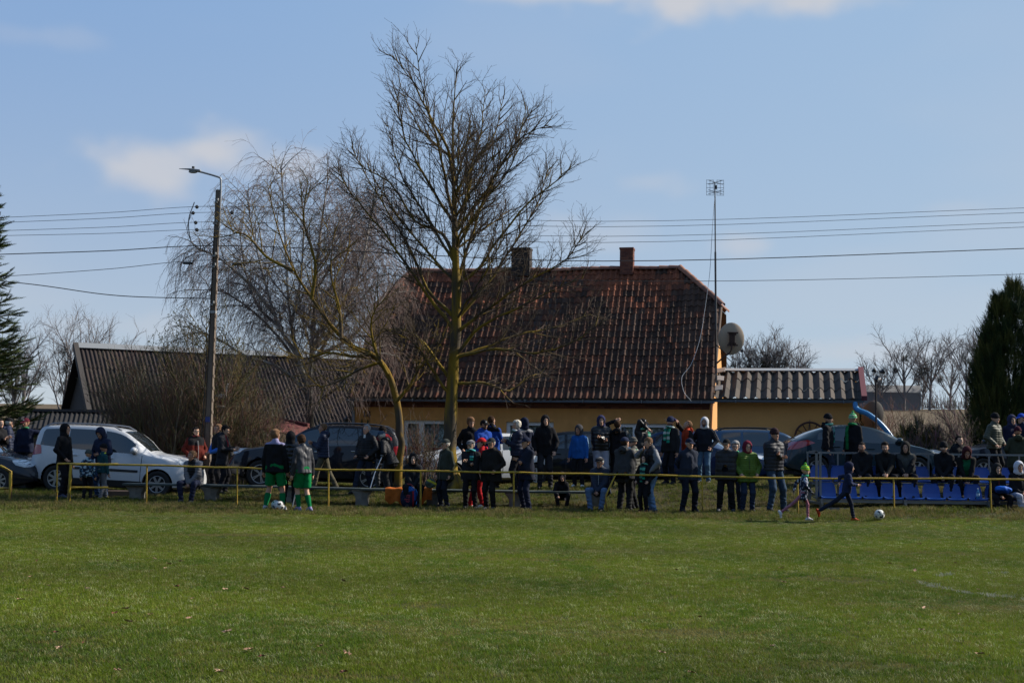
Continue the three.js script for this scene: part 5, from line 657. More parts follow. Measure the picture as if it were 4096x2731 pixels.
// dark blue saloon, nose to the right
makeCar({ label: 'dark blue saloon behind the man in the white hood', L: 4.4, W: 1.76, pos: [5.25, 0.54, -37.9], yaw: -0.42, paint: paint(0.014, 0.028, 0.075), clear: 0.18,
  top: [[0, 0.52], [0.1, 0.70], [0.4, 0.80], [0.9, 0.89], [1.3, 0.96], [1.75, 1.2], [2.15, 1.38], [2.6, 1.43], [3.1, 1.40], [3.6, 1.2], [3.9, 1.03], [4.25, 0.98], [4.36, 0.8], [4.4, 0.52]], belt: [[0, 0.48], [0.4, 0.72], [1.3, 0.92], [2.6, 0.96], [3.6, 0.98], [4.2, 0.92], [4.4, 0.48]], glassS: [1.3, 2.15, 3.1, 3.88], axles: [0.88, 3.5], wheelR: 0.315, sides: [[1.7, 2.4], [2.48, 3.2], [3.24, 3.5, 'rear']], doors: [1.45, 2.44, 3.3], handles: [2.2, 3.1], lampY: 0.72, tailY: 0.82, spokes: 5, aerial: 2.9 });
// blue estate, tail to the left
makeCar({ label: 'steel blue estate car parked against the annex wall', L: 4.5, W: 1.75, pos: [8.0, 0.56, -41.0], yaw: -0.03, paint: paint(0.040, 0.085, 0.155), clear: 0.2,
  top: [[0, 0.55], [0.1, 0.74], [0.45, 0.86], [0.95, 0.95], [1.3, 1.02], [1.8, 1.27], [2.2, 1.45], [2.8, 1.50], [3.6, 1.49], [4.1, 1.43], [4.28, 1.1], [4.43, 0.92], [4.5, 0.55]], belt: [[0, 0.5], [0.45, 0.76], [1.3, 0.96], [2.6, 0.98], [3.9, 1.0], [4.3, 0.96], [4.5, 0.5]], glassS: [1.3, 2.2, 4.08, 4.32], axles: [0.88, 3.5], wheelR: 0.315, sides: [[1.75, 2.48], [2.56, 3.3], [3.38, 4.0, 'rear']], doors: [1.5, 2.52, 3.34], handles: [2.3, 3.15], lampY: 0.76, tailY: 0.9, rails: trimBlack, spokes: 6, spoiler: true });
// dark teal hatchback, nose to the right
makeCar({ label: 'dark teal coupe-like hatchback behind the blue stand seats', L: 4.28, W: 1.78, pos: [9.40, 0.70, -36.3], yaw: 0.0, paint: paint(0.010, 0.028, 0.042), clear: 0.18,
  top: [[0, 0.52], [0.08, 0.68], [0.35, 0.80], [0.7, 0.90], [1.0, 0.98], [1.5, 1.22], [2.0, 1.40], [2.5, 1.46], [3.0, 1.43], [3.6, 1.27], [4.0, 1.08], [4.14, 1.0], [4.24, 0.85], [4.28, 0.55]], belt: [[0, 0.48], [0.35, 0.72], [1.0, 0.92], [2.5, 0.98], [3.5, 1.04], [4.0, 0.98], [4.28, 0.5]], glassS: [1.0, 2.0, 3.1, 4.0], axles: [0.88, 3.52], wheelR: 0.32, sides: [[1.4, 2.3], [2.38, 3.1], [3.15, 3.5, 'rear']], doors: [1.25, 2.34, 3.2], handles: [2.1, 3.0], lampY: 0.72, tailY: 0.9, tail: [[3.55, 0.98], [3.75, 1.06], [4.2, 0.98], [4.24, 0.78], [4.0, 0.82]], spokes: 6 });
// dark car at the edge on the right
makeCar({ label: 'dark car at the edge of the frame behind the men on the bank', L: 4.3, W: 1.76, pos: [14.35, 0.70, -38.2], yaw: PI, paint: paint(0.010, 0.013, 0.022), clear: 0.18,
  top: [[0, 0.55], [0.1, 0.72], [0.4, 0.84], [0.8, 0.93], [1.15, 1.0], [1.6, 1.22], [2.1, 1.42], [2.6, 1.475], [3.2, 1.45], [3.8, 1.34], [4.1, 1.12], [4.22, 0.9], [4.3, 0.55]], belt: [[0, 0.5], [0.4, 0.74], [1.2, 0.94], [2.6, 1.0], [3.7, 1.06], [4.1, 1.0], [4.3, 0.5]], glassS: [1.15, 2.1, 3.6, 4.1], axles: [0.86, 3.5], wheelR: 0.31, sides: [[1.55, 2.35], [2.43, 3.2], [3.26, 3.7, 'rear']], doors: [1.3, 2.39, 3.3], handles: [2.15, 3.1], lampY: 0.74, tailY: 0.9, spokes: 6 });
// black car at the edge on the left, nose to the right
makeCar({ label: 'glossy black car whose nose enters the frame behind the yellow barrier', L: 4.2, W: 1.74, pos: [-13.95, 0.16, -34.9], yaw: -0.12, paint: paint(0.009, 0.011, 0.018), clear: 0.17,
  top: [[0, 0.52], [0.08, 0.68], [0.35, 0.80], [0.75, 0.91], [1.1, 0.98], [1.55, 1.2], [2.05, 1.40], [2.6, 1.45], [3.2, 1.43], [3.75, 1.3], [4.02, 1.08], [4.13, 0.88], [4.2, 0.55]], belt: [[0, 0.48], [0.4, 0.72], [1.1, 0.91], [2.6, 0.97], [3.7, 1.02], [4.0, 0.96], [4.2, 0.5]], glassS: [1.1, 2.05, 3.55, 4.05], axles: [0.84, 3.35], wheelR: 0.31, sides: [[1.5, 2.3], [2.38, 3.1], [3.16, 3.6, 'rear']], doors: [1.25, 2.34, 3.2], handles: [2.1, 3.0], lampY: 0.70, lampS: 0.55, tailY: 0.88, spokes: 8 });

// ------------------------------------------------------------------ pitch rail, barriers, bench, stand
const yellow = (() => { const t = grainTex((u, v) => { const n = fbm(u * 10, v * 90, 3, 4); return n > 0.62 ? [0.17, 0.09, 0.03] : [0.86 + 0.1 * (n - 0.5), 0.66 + 0.1 * (n - 0.5), 0.045]; }, 256); const m = new THREE.MeshStandardMaterial({ color: rgb(0.52, 0.44, 0.42), roughness: 0.55, map: t }); return m; })();
const pipe = (pts, r, sides = 8) => { const P = pts.map((p) => (p.isVector3 ? p : V(...p))), g = new THREE.TubeGeometry(P.length === 2 ? new THREE.LineCurve3(...P) : new THREE.CatmullRomCurve3(P, false, 'catmullrom', 0.05), Math.max(1, (P.length - 1) * 3), r, sides); let l = 0; for (let i = 1; i < P.length; i++) l += P[i].distanceTo(P[i - 1]); const uv = g.attributes.uv; for (let i = 0; i < uv.count; i++) uv.setXY(i, uv.getX(i) * l / 2.5, uv.getY(i) * 0.1); return g; };
const railZ = (x) => -lin([-11, 0, 11.5], [31.2, 30.45, 29.8], x);
{
  const f = thing('pitch_rail', 'long yellow pipe rail on thin posts along the edge of the pitch', 'rail', [0, 0, 0]);
  const xs = []; for (let k = 0; k < 11; k++) xs.push(-10.42 + k * 2.1); xs.push(12.65, 14.7);
  const ry = (x) => groundY(x, -railZ(x)) * 0.35 + lin([-10.4, -8, -4, 0, 4, 8.5, 15], [0.93, 0.93, 0.90, 0.91, 0.86, 0.85, 0.85], x);
  for (let k = 0; k < xs.length - 1; k++) { const a = xs[k], b = xs[k + 1], pts = []; for (let i = 0; i <= 4; i++) { const x = mix(a, b, i / 4); pts.push(V(x, ry(x) + (i === 0 || i === 4 ? 0 : 0.012 * Math.sin(k * 2 + i)), railZ(x))); } part(f, 'rail_pipe', pipe(pts, 0.022), yellow); }
  xs.forEach((x, k) => { const g = groundY(x, -railZ(x)), bent = k === 6; part(f, 'post', bent ? pipe([[x + 0.18, ry(x), railZ(x)], [x - 0.06, 0.38, railZ(x) + 0.04], [x + 0.03, g - 0.1, railZ(x)]], 0.02) : pipe([[x, ry(x), railZ(x)], [x + 0.01, g - 0.12, railZ(x)]], 0.02), yellow).userData = bent ? { label: 'bent yellow post' } : {}; });
  const b1 = thing('yellow_barrier', 'yellow pipe barrier in front of the black car nose', 'barrier', [0, 0, 0]);
  part(b1, 'frame', pipe([[-14.6, 0.88, -30.7], [-12.2, 0.90, -30.7], [-11.46, 0.90, -30.7], [-11.36, 0.87, -30.7], [-11.32, 0.78, -30.7], [-11.3, -0.05, -30.7]], 0.035, 10), yellow); part(b1, 'cross_bar', pipe([[-14.6, 0.38, -30.7], [-11.34, 0.40, -30.7]], 0.026, 8), yellow); part(b1, 'post', pipe([[-14.0, 0.87, -30.7], [-14.0, 0, -30.7]], 0.033), yellow);
  const b2 = thing('yellow_barrier', 'short yellow barrier with worn bars beside the black hooded figure', 'barrier', [0, 0, 0]);
  part(b2, 'post', pipe([[-10.02, 0.96, -30.9], [-10.05, -0.05, -30.9]], 0.036, 10), yellow); part(b2, 'top_bar', pipe([[-10.05, 0.96, -30.92], [-9.0, 0.965, -31.1]], 0.032, 9), yellow); part(b2, 'lower_bar', pipe([[-10.03, 0.43, -30.92], [-9.2, 0.44, -31.05]], 0.026, 8), yellow);
}
{ // long low bench: boards on concrete supports
  const R = rng(2), b = thing('long_bench', 'long low plank bench on concrete supports behind the rail', 'bench', [0, 0, 0]), conc = (() => { const t = grainTex((u, v) => 0.8 + 0.6 * (fbm(u * 12, v * 12, 9, 4) - 0.5), 128); return new THREE.MeshStandardMaterial({ color: rgb(0.20, 0.185, 0.16), roughness: 0.95, map: t, bumpMap: t, bumpScale: 0.01 }); })(), planks = [M(0.045, 0.058, 0.052, 0.7), M(0.055, 0.065, 0.058, 0.7), M(0.038, 0.05, 0.047, 0.7)];
  const bz = (x) => -lin([-9, 2.3], [32.4, 31.9], x), sx = [-8.9, -7.1, -5.25, -3.5, -1.82, 0.12, 2.05], topY = (x) => groundY(x, -bz(x)) + lin([-9, -4, 2], [0.40, 0.38, 0.37], x);
  for (let k = 0; k < sx.length - 1; k++) for (const dz of [-0.13, 0.13]) { const a = sx[k] - (k ? 0 : 0.3), c = sx[k + 1] + (k === 5 ? 0.25 : 0), ya = topY(a), yb = topY(c), g = rbox(Math.hypot(c - a, yb - ya) - 0.008, 0.05, 0.22, 0.01); g.rotateZ(Math.atan2(yb - ya, c - a)); g.translate((a + c) / 2, (ya + yb) / 2 - 0.025, (bz(a) + bz(c)) / 2 + dz); part(b, 'plank', g, planks[(R() * 3) | 0]); }
  for (const x of sx) { const s = new THREE.Shape(); s.moveTo(-0.24, 0); s.lineTo(0.24, 0); s.quadraticCurveTo(0.12, -0.10, 0.13, -0.22); s.lineTo(0.15, -0.62); s.lineTo(-0.15, -0.62); s.lineTo(-0.13, -0.22); s.quadraticCurveTo(-0.12, -0.10, -0.24, 0); const g = new THREE.ExtrudeGeometry(s, { depth: 0.34, bevelEnabled: true, bevelSize: 0.012, bevelThickness: 0.012, bevelSegments: 1, curveSegments: 5 }); g.translate(x, topY(x) - 0.064, bz(x) - 0.17); part(b, 'support', g, conc); }
  const sl = thing('concrete_slab', 'brown broken kerbstone lying by the bench end', 'kerbstone', [-9.55, groundY(-9.5, 33) + 0.07, -33.1], 0.1); part(sl, 'stone', rbox(0.75, 0.2, 0.3, 0.03), M(0.13, 0.085, 0.06, 0.95));
}
// two-row stand with blue plastic seats
const STAND = { z1: -31.35, z2: -32.15, y1: 0.42, y2: 0.80, xs: Array.from({ length: 11 }, (_, k) => 7.37 + k * 0.485) };
{
  const s = thing('spectator_stand', 'small steel stand with two rows of blue plastic seats', 'stand', [0, 0, 0]), steel = M(0.20, 0.21, 0.225, 0.45, { metalness: 0.6 }), seatMat = M(0.006, 0.055, 0.26, 0.35), { z1, z2, y1, y2, xs } = STAND, x0 = 7.12, x1 = 13.0, gy = 0.1;
  const seatG = (() => { const prof = [[0.20, -0.02], [0.21, 0.0], [0.16, 0.012], [0.0, -0.012], [-0.14, -0.006], [-0.19, 0.03], [-0.215, 0.12], [-0.235, 0.30], [-0.24, 0.34]], P = [], I = [], n = 9; prof.forEach(([z, y], i) => { const w = lin([0, 2, 4, 6, 8], [0.44, 0.44, 0.42, 0.415, 0.345], i); for (let j = 0; j <= n; j++) { const k = j / n * 2 - 1, c = Math.pow(Math.abs(k), 4) * 0.025; P.push(k * w / 2, y + (i < 5 ? c : -Math.pow(Math.abs(k), 6) * (i > 6 ? 0.05 : 0)), z + (i >= 5 ? c * 1.2 : 0)); } });
    for (let i = 0; i < prof.length - 1; i++) for (let j = 0; j < n; j++) { const a = i * (n + 1) + j; I.push(a, a + n + 1, a + 1, a + 1, a + n + 1, a + n + 2); } const g = new THREE.BufferGeometry(); g.setAttribute('position', new THREE.Float32BufferAttribute(P, 3)); g.setIndex(I); g.computeVertexNormals(); const b = g.clone(); b.translate(0, -0.014, -0.012); return join([g, b, box(0.44, 0.035, 0.02, 0, -0.012, 0.2), box(0.34, 0.012, 0.03, 0, 0.335, -0.245)]); })();
  seatMat.side = THREE.DoubleSide;
  for (const [z, y] of [[z1, y1], [z2, y2]]) for (const x of xs) { const m = part(s, 'seat', seatG, seatMat); m.position.set(x, y, z); }
  const bar = (x, y, z, w, h, d) => part(s, 'beam', box(w, h, d, x, y, z), steel), xm = (x0 + x1) / 2, w = x1 - x0;
  bar(xm, y1 - 0.075, z1 + 0.16, w, 0.07, 0.05); bar(xm, y1 - 0.075, z1 - 0.12, w, 0.05, 0.05); bar(xm, gy + 0.05, z1 + 0.2, w, 0.09, 0.05); bar(xm, y2 - 0.08, z2 + 0.12, w, 0.05, 0.05); bar(xm, y2 - 0.08, z2 - 0.14, w, 0.05, 0.05); bar(xm, y1 - 0.02, z2 + 0.42, w, 0.03, 0.32); bar(xm, gy + 0.35, z2 - 0.35, w, 0.06, 0.05);
  bar(xm, 1.44, z2 - 0.42, w, 0.045, 0.045); for (let k = 0; k < 9; k++) part(s, 'railing_post', box(0.035, 1.34 - 0.2, 0.035, x0 + 0.03 + k * (w - 0.06) / 8, 0.85, z2 - 0.42), steel);
  for (const x of [x0 + 0.03, x0 + 1.95, x0 + 3.87, x1 - 0.05]) { part(s, 'frame_leg', box(0.06, y1 - 0.05, 0.06, x, (y1 - 0.05) / 2 + 0.02, z1 + 0.22), steel); part(s, 'frame_leg', box(0.06, y2 - 0.1, 0.06, x, (y2 - 0.1) / 2 + 0.02, z2 - 0.2), steel); part(s, 'cross_beam', box(0.05, 0.05, 1.3, x, y1 - 0.14, (z1 + z2) / 2 + 0.05), steel); }
  part(s, 'side_rail', join([box(0.05, 1.1, 0.05, x0, 0.92, z1 - 0.15), box(0.05, 0.05, 0.75, x0, 1.46, z1 - 0.5), box(0.05, 1.5, 0.05, x0 + 0.09, 0.7, z1 - 0.15)]), steel);
  const bt = thing('water_bottle', 'clear blue water bottle standing on an empty lower stand seat', 'bottle', [xs[7] + 0.03, y1 + 0.0, z1 + 0.06]); part(bt, 'bottle_body', lathe([[0.001, 0], [0.036, 0.0], [0.038, 0.02], [0.035, 0.08], [0.038, 0.15], [0.03, 0.19], [0.014, 0.22], [0.013, 0.235], [0.001, 0.235]], 14), M(0.05, 0.28, 0.55, 0.08, { transmission: 0.5, clearcoat: 1 })); part(bt, 'label_band', lathe([[0.0385, 0.075], [0.0395, 0.08], [0.0395, 0.13], [0.0385, 0.135]], 14), M(0.35, 0.5, 0.62, 0.5)); part(bt, 'cap', new THREE.CylinderGeometry(0.015, 0.015, 0.02, 10).translate(0, 0.245, 0), M(0.6, 0.65, 0.7, 0.4));
}
// footballs
function ball(label, x, d, r, cols, seed) {
  const g = new THREE.IcosahedronGeometry(r, 6), R = rng(seed), seeds = []; const ico = new THREE.IcosahedronGeometry(1, 0).attributes.position; for (let i = 0; i < ico.count; i++) { const v = V(ico.getX(i), ico.getY(i), ico.getZ(i)).normalize(); if (!seeds.some((s) => s.distanceTo(v) < 0.1)) seeds.push(v); } const q = new THREE.Quaternion().setFromEuler(new THREE.Euler(R() * 6, R() * 6, R() * 6)); seeds.forEach((s) => s.applyQuaternion(q));
  colored(g, (x0, y0, z0) => { const v = V(x0, y0, z0).normalize(); let best = 0, bi = 0; seeds.forEach((s, i) => { const d0 = s.dot(v); if (d0 > best) { best = d0; bi = i; } }); const a = Math.acos(clamp(best)), tri = Math.cos(3 * Math.atan2(v.clone().cross(seeds[bi]).dot(V(0.3, 1, 0.2)), v.dot(V(1, 0.1, 0)))); return a < 0.30 + 0.14 * tri ? cols[1 + bi % (cols.length - 1)] : cols[0]; });
  const t = thing('football', label, 'ball', [x, groundY(x, d) + r + 0.012, -d]); part(t, 'shell', g, VC(0.4)); const seam = []; for (let i = 0; i < 3; i++) { const s = new THREE.TorusGeometry(r * 1.001, 0.0016, 4, 40); s.rotateX(R() * 3); s.rotateY(R() * 3); seam.push(s); } part(t, 'seams', join(seam), trimBlack); return t;
}
ball('white football with black patches between the feet of the taller player', -4.99, 29.4, 0.108, [[0.62, 0.62, 0.6], [0.02, 0.02, 0.02], [0.4, 0.2, 0.02], [0.03, 0.03, 0.03]], 3);
ball('green and white football half hidden behind the white one', -5.10, 29.62, 0.108, [[0.50, 0.54, 0.5], [0.02, 0.16, 0.08], [0.03, 0.03, 0.03]], 4);
ball('white and black football rolling ahead of the running children', 7.72, 28.35, 0.108, [[0.66, 0.66, 0.6], [0.02, 0.02, 0.02], [0.03, 0.025, 0.03], [0.25, 0.02, 0.02]], 11);
// concrete pole with street lamp, and the wires
const POLE = { x: -8.30, z: -37, top: 8.45 };
{
  const R = rng(6), x = POLE.x, z = POLE.z, g = groundY(x, 37), H = POLE.top - g, p = thing('utility_pole', 'tall tapered concrete pole carrying the street lamp and wires', 'pole', [x, g, z]), conc = M(0.125, 0.095, 0.073, 0.95);
  const web = new THREE.BufferGeometry(), sec = (y) => { const k = y / H, w = mix(0.20, 0.115, k), d = mix(0.22, 0.13, k), lean = 0.012 * y; return [[-w / 2 + lean, y, d / 2], [w / 2 + lean, y, d / 2], [w / 2 + lean, y, -d / 2], [-w / 2 + lean, y, -d / 2]]; }; const A = sec(-0.2), B = sec(H), P = [], quad = (a, b, c, d) => { for (const q of [a, b, c, a, c, d]) P.push(...q); }; for (let k = 0; k < 4; k++) quad(A[k], A[(k + 1) % 4], B[(k + 1) % 4], B[k]); quad(B[0], B[1], B[2], B[3]); web.setAttribute('position', new THREE.Float32BufferAttribute(P, 3)); web.computeVertexNormals(); part(p, 'shaft', web, conc);
  for (let k = 0; k < 22; k++) { const y = 0.5 + k * 0.33, kk = y / H; part(p, 'rung', box(0.02, 0.08, mix(0.2, 0.11, kk), mix(0.105, 0.064, kk) + 0.012 * y, y, 0), conc); }
  for (const q of [-1, 1]) part(p, 'flange', join([0, 1].map((e) => { const g2 = tube([[q * 0.085, 0, 0.112], [q * 0.05 + 0.012 * (H - 1.2), H - 1.2, 0.075]], 0.016, 5); return g2; })), conc);
  const ly = H; part(p, 'lamp_arm', tube(spline([[0.16, ly - 1.55, 0.03], [0.17, ly - 0.5, 0.03], [0.17, ly + 0.22, 0.03], [0.15, ly + 0.33, 0.03], [0.03, ly + 0.38, 0.04], [-0.42, ly + 0.5, 0.06]], 24), 0.028, 8), M(0.28, 0.29, 0.30, 0.5, { metalness: 0.4 }));
  const head = rbox(0.34, 0.07, 0.17, 0.03).rotateZ(-0.1).translate(-0.55, ly + 0.53, 0.06), nose = new THREE.CylinderGeometry(0.012, 0.05, 0.34, 8).rotateZ(Math.PI / 2 - 0.06).scale(1, 0.6, 1.3).translate(-0.82, ly + 0.565, 0.06); const lp = part(p, 'lamp_head', join([head, nose]), M(0.18, 0.19, 0.2, 0.5)); part(lp, 'lens', new THREE.SphereGeometry(0.11, 12, 6).scale(1.2, 0.4, 0.7).translate(-0.6, ly + 0.49, 0.06), M(0.25, 0.26, 0.27, 0.2)); part(lp, 'photocell', new THREE.CylinderGeometry(0.038, 0.038, 0.06, 10).translate(-0.6, ly + 0.61, 0.06), blackMetal);
  for (const [y, s] of [[H - 0.95, 1], [H - 1.85, 1], [H - 0.35, 0.7], [H - 2.15, 0.8], [H - 3.2, 0.8]]) part(p, 'insulator', join([box(0.1 * s, 0.05, 0.05, -0.03 + 0.012 * y, y, 0.1), lathe([[0.001, 0.06], [0.03, 0.05], [0.02, 0.02], [0.035, 0], [0.02, -0.02], [0.001, -0.04]], 8).translate(0.02 + 0.012 * y, y + 0.04, 0.12)]), M(0.22, 0.22, 0.21, 0.5));
  part(p, 'band', box(0.17, 0.07, 0.2, 0.012 * 4.9, 4.9, 0), M(0.3, 0.3, 0.3, 0.5)); part(p, 'blue_tag', box(0.12, 0.14, 0.012, 0.02, 1.95, 0.135), M(0.02, 0.035, 0.16, 0.5)); part(p, 'cable_loop', tube(spline([[-0.06, 5.0, 0.08], [-0.2, 4.9, 0.08], [-0.22, 4.6, 0.08], [-0.1, 4.4, 0.08], [-0.08, 3.0, 0.12], [-0.14, 1.0, 0.14]], 24), 0.013, 5), trimBlack);
  part(p, 'jumper', join([tube(spline([[-0.48, 8.05 - g, 0.3], [-0.62, 7.6 - g, 0.3], [-0.6, 7.2 - g, 0.3], [-0.5, 6.9 - g, 0.3], [-0.3, 6.75 - g, 0.25], [0.0, 6.98 - g, 0.1]], 24), 0.014, 5), tube(spline([[-0.55, 7.75 - g, 0.3], [-0.66, 7.3 - g, 0.3], [-0.58, 7.05 - g, 0.3]], 10), 0.009, 4)]), trimBlack);
  const wire = (label, pts, r, clampAt) => { const w = thing('overhead_wire', label, 'wire', [0, 0, 0], 0, 'overhead wires on the concrete pole'); part(w, 'conductor', tube(spline(pts, 40), r, 4), trimBlack); for (const c of clampAt ?? []) part(w, 'clamp', c[3] ? rbox(0.28, 0.07, 0.07, 0.02, c[0], c[1], c[2]) : new THREE.DodecahedronGeometry(0.055, 0).translate(c[0], c[1], c[2]), trimBlack); };
  const span = (yl, yp, yr) => [[-30, yl + (yl - yp) * 1.9, -38], [-14.2, yl, -37.1], [-11.2, mix(yl, yp, 0.5) - 0.03, -37], [x + 0.1, yp, z], [2, mix(yp, yr, 0.45) - 0.35, -38], [14.1, yr, -38.6], [24, yr + 0.6, -39]];
  wire('topmost of the six wires on the concrete pole', span(7.62, 8.0, 8.5), 0.0065, [[-8.78, 7.97, -37]]); wire('second wire from the top on the concrete pole', span(7.48, 7.83, 8.36), 0.0065, [[-8.88, 7.8, -37], [-7.8, 7.82, -37]]); wire('third wire from the top on the concrete pole', span(7.25, 7.56, 8.08), 0.0065, [[-8.8, 7.53, -37]]); wire('fourth wire from the top on the concrete pole', span(7.11, 7.35, 7.94), 0.0065, [[-8.76, 7.33, -37]]); wire('thick twisted cable below the four thin wires', span(6.59, 6.9, 7.32), 0.0125, []); wire('lowest long wire with two black sleeves beside the pole', span(5.97, 6.5, 6.58), 0.008, [[-8.98, 6.4, -37, 1], [-7.62, 6.38, -37, 1]]);
  wire('service wire running out left from half way up the pole', [[-30, 7.6, -44], [-13.58, 5.82, -37.4], [-11, 5.5, -37.2], [x + 0.03, 5.42, z + 0.05]], 0.012); wire('service cable slanting from the pole down to the farmhouse', [[x + 0.12, 7.1, z], [-7.0, 5.9, -39.5], [-5.7, 5.1, -43.5], [-4.6, 4.6, -47.2]], 0.013);
}
{ // garden ornaments
  const s = thing('stork_ornament', 'white stork ornament with red beak in the bush', 'ornament', [-8.62, 2.55, -40.1]), wh = M(0.62, 0.6, 0.56, 0.7), red = M(0.3, 0.05, 0.03, 0.6);
  part(s, 'body', surface((x, y, z) => { let d = ell(x, y, z, 0, 0.28, 0, 0.16, 0.085, 0.08); d = smin(d, cap(x, y, z, [0.12, 0.32, 0], [0.16, 0.62, 0], 0.045, 0.022), 0.05); d = smin(d, ell(x, y, z, 0.175, 0.64, 0, 0.045, 0.033, 0.033), 0.03); return smin(d, cap(x, y, z, [-0.1, 0.27, 0], [-0.26, 0.22, 0], 0.05, 0.02), 0.04); }, [-0.34, 0.12, -0.14], [0.28, 0.72, 0.14], 0.018), wh);
  part(s, 'beak', tube([[0.2, 0.64, 0], [0.34, 0.58, 0]], [0.014, 0.003], 6), red); for (const q of [-1, 1]) part(s, 'leg', tube([[0.0, 0.22, q * 0.03], [0.01, -0.05, q * 0.03]], 0.01, 5), red); part(s, 'nest_pole', tube([[0, -0.05, 0], [0, -2.4, 0]], 0.03, 6), M(0.10, 0.075, 0.055, 0.9)); part(s, 'nest', new THREE.TorusGeometry(0.16, 0.05, 6, 14).rotateX(Math.PI / 2).translate(0, -0.03, 0), M(0.3, 0.28, 0.25, 0.9));
  const w = thing('wind_spinner', 'dark thin pole with a small wind spinner and vane beyond the annex', 'weather vane', [10.87, groundY(10.9, 40.2), -40.2]); part(w, 'pole', tube([[0, 0, 0], [0, 2.95, 0]], 0.03, 7), M(0.03, 0.018, 0.016, 0.7));
  for (let k = 0; k < 3; k++) { const a = k * 2.09 + 0.4; part(w, 'cup', new THREE.CylinderGeometry(0.085, 0.03, 0.12, 8, 1, false).rotateZ(-1.57).translate(0.13, 0, 0).rotateZ(a).translate(0.05, 3.05, 0.05), blackMetal); } part(w, 'vane', box(0.18, 0.03, 0.01, -0.18, 2.98, 0), M(0.4, 0.36, 0.34, 0.6)); part(w, 'tail_fin', box(0.05, 0.2, 0.01, -0.27, 3.06, 0, 0, 0, 0.15), M(0.4, 0.36, 0.34, 0.6)); part(w, 'bulb_shade', new THREE.SphereGeometry(0.05, 8, 6).translate(0.1, 2.88, 0.02), M(0.35, 0.3, 0.28, 0.6));
}

// ------------------------------------------------------------------ people
const SKIN = [[0.44, 0.25, 0.17], [0.50, 0.30, 0.21], [0.38, 0.20, 0.135]], HAIRS = { brown: [0.045, 0.024, 0.014], dark: [0.014, 0.011, 0.010], grey: [0.26, 0.25, 0.24], blond: [0.42, 0.32, 0.19], white: [0.55, 0.50, 0.42], light: [0.16, 0.09, 0.05] };
const fabric = {}; function cloth(c, rough = 0.85) { const k = c.join() + rough; return (fabric[k] ||= new THREE.MeshPhysicalMaterial({ vertexColors: true, roughness: rough, specularIntensity: rough < 0.4 ? 0.7 : rough < 0.6 ? 0.35 : 0.18 })); }
const skinMat = new THREE.MeshPhysicalMaterial({ vertexColors: true, roughness: 0.6, specularIntensity: 0.4 });
const add = (a, b) => [a[0] + b[0], a[1] + b[1], a[2] + b[2]], lerp3 = (a, b, t) => [mix(a[0], b[0], t), mix(a[1], b[1], t), mix(a[2], b[2], t)];
function bend(a, b, l1, l2, hint) { // middle joint of a two-bone limb
  let d = [b[0] - a[0], b[1] - a[1], b[2] - a[2]], L = Math.hypot(...d); const mx = (l1 + l2) * 0.995; if (L > mx) { b = add(a, d.map((v) => v * mx / L)); d = d.map((v) => v * mx / L); L = mx; } const u = d.map((v) => v / L), k = (l1 * l1 - l2 * l2 + L * L) / (2 * L), h = Math.sqrt(Math.max(0, l1 * l1 - k * k)); const dp = hint[0] * u[0] + hint[1] * u[1] + hint[2] * u[2]; let n = [hint[0] - dp * u[0], hint[1] - dp * u[1], hint[2] - dp * u[2]]; const nl = Math.hypot(...n) || 1; return [[a[0] + u[0] * k + n[0] / nl * h, a[1] + u[1] * k + n[1] / nl * h, a[2] + u[2] * k + n[2] / nl * h], b];
}
// arm poses: wrist targets [x out from the body, y, z forward] for a 1.75 m adult, left hand first
const ARMS = {
  down: [[0.27, 0.84, 0.06], [0.27, 0.84, 0.06]], pockets: [[0.215, 0.97, 0.15], [0.215, 0.97, 0.15]], hips: [[0.2, 1.0, 0.1], [0.2, 1.0, 0.1]], crossed: [[-0.05, 1.21, 0.20], [-0.03, 1.15, 0.175]], behind: [[0.04, 0.96, -0.19], [0.03, 0.95, -0.2]], phone: [[0.05, 1.16, 0.31], [0.08, 1.13, 0.29]], clasp: [[0.03, 1.02, 0.24], [0.03, 1.01, 0.25]], mouth: [[0.215, 0.97, 0.15], [-0.02, 1.5, 0.17]], headhand: [[0.25, 0.86, 0.08], [0.05, 1.77, 0.08]], drink: [[0.25, 0.9, 0.1], [0.0, 1.62, 0.24]], chest: [[-0.03, 1.2, 0.26], [0.02, 1.24, 0.27]], reach: [[0.62, 1.5, 0.02], [0.24, 0.88, 0.08]], lap: [[0.02, 0.98, 0.30], [0.02, 0.97, 0.31]], knees: [[0.02, 1.0, 0.44], [0.02, 0.99, 0.45]], run: [[0.2, 1.15, -0.22], [0.14, 1.15, 0.26]], runDown: [[0.26, 0.98, -0.26], [0.22, 0.98, 0.22]] };
const personGroup = 'spectators along the pitch rail';
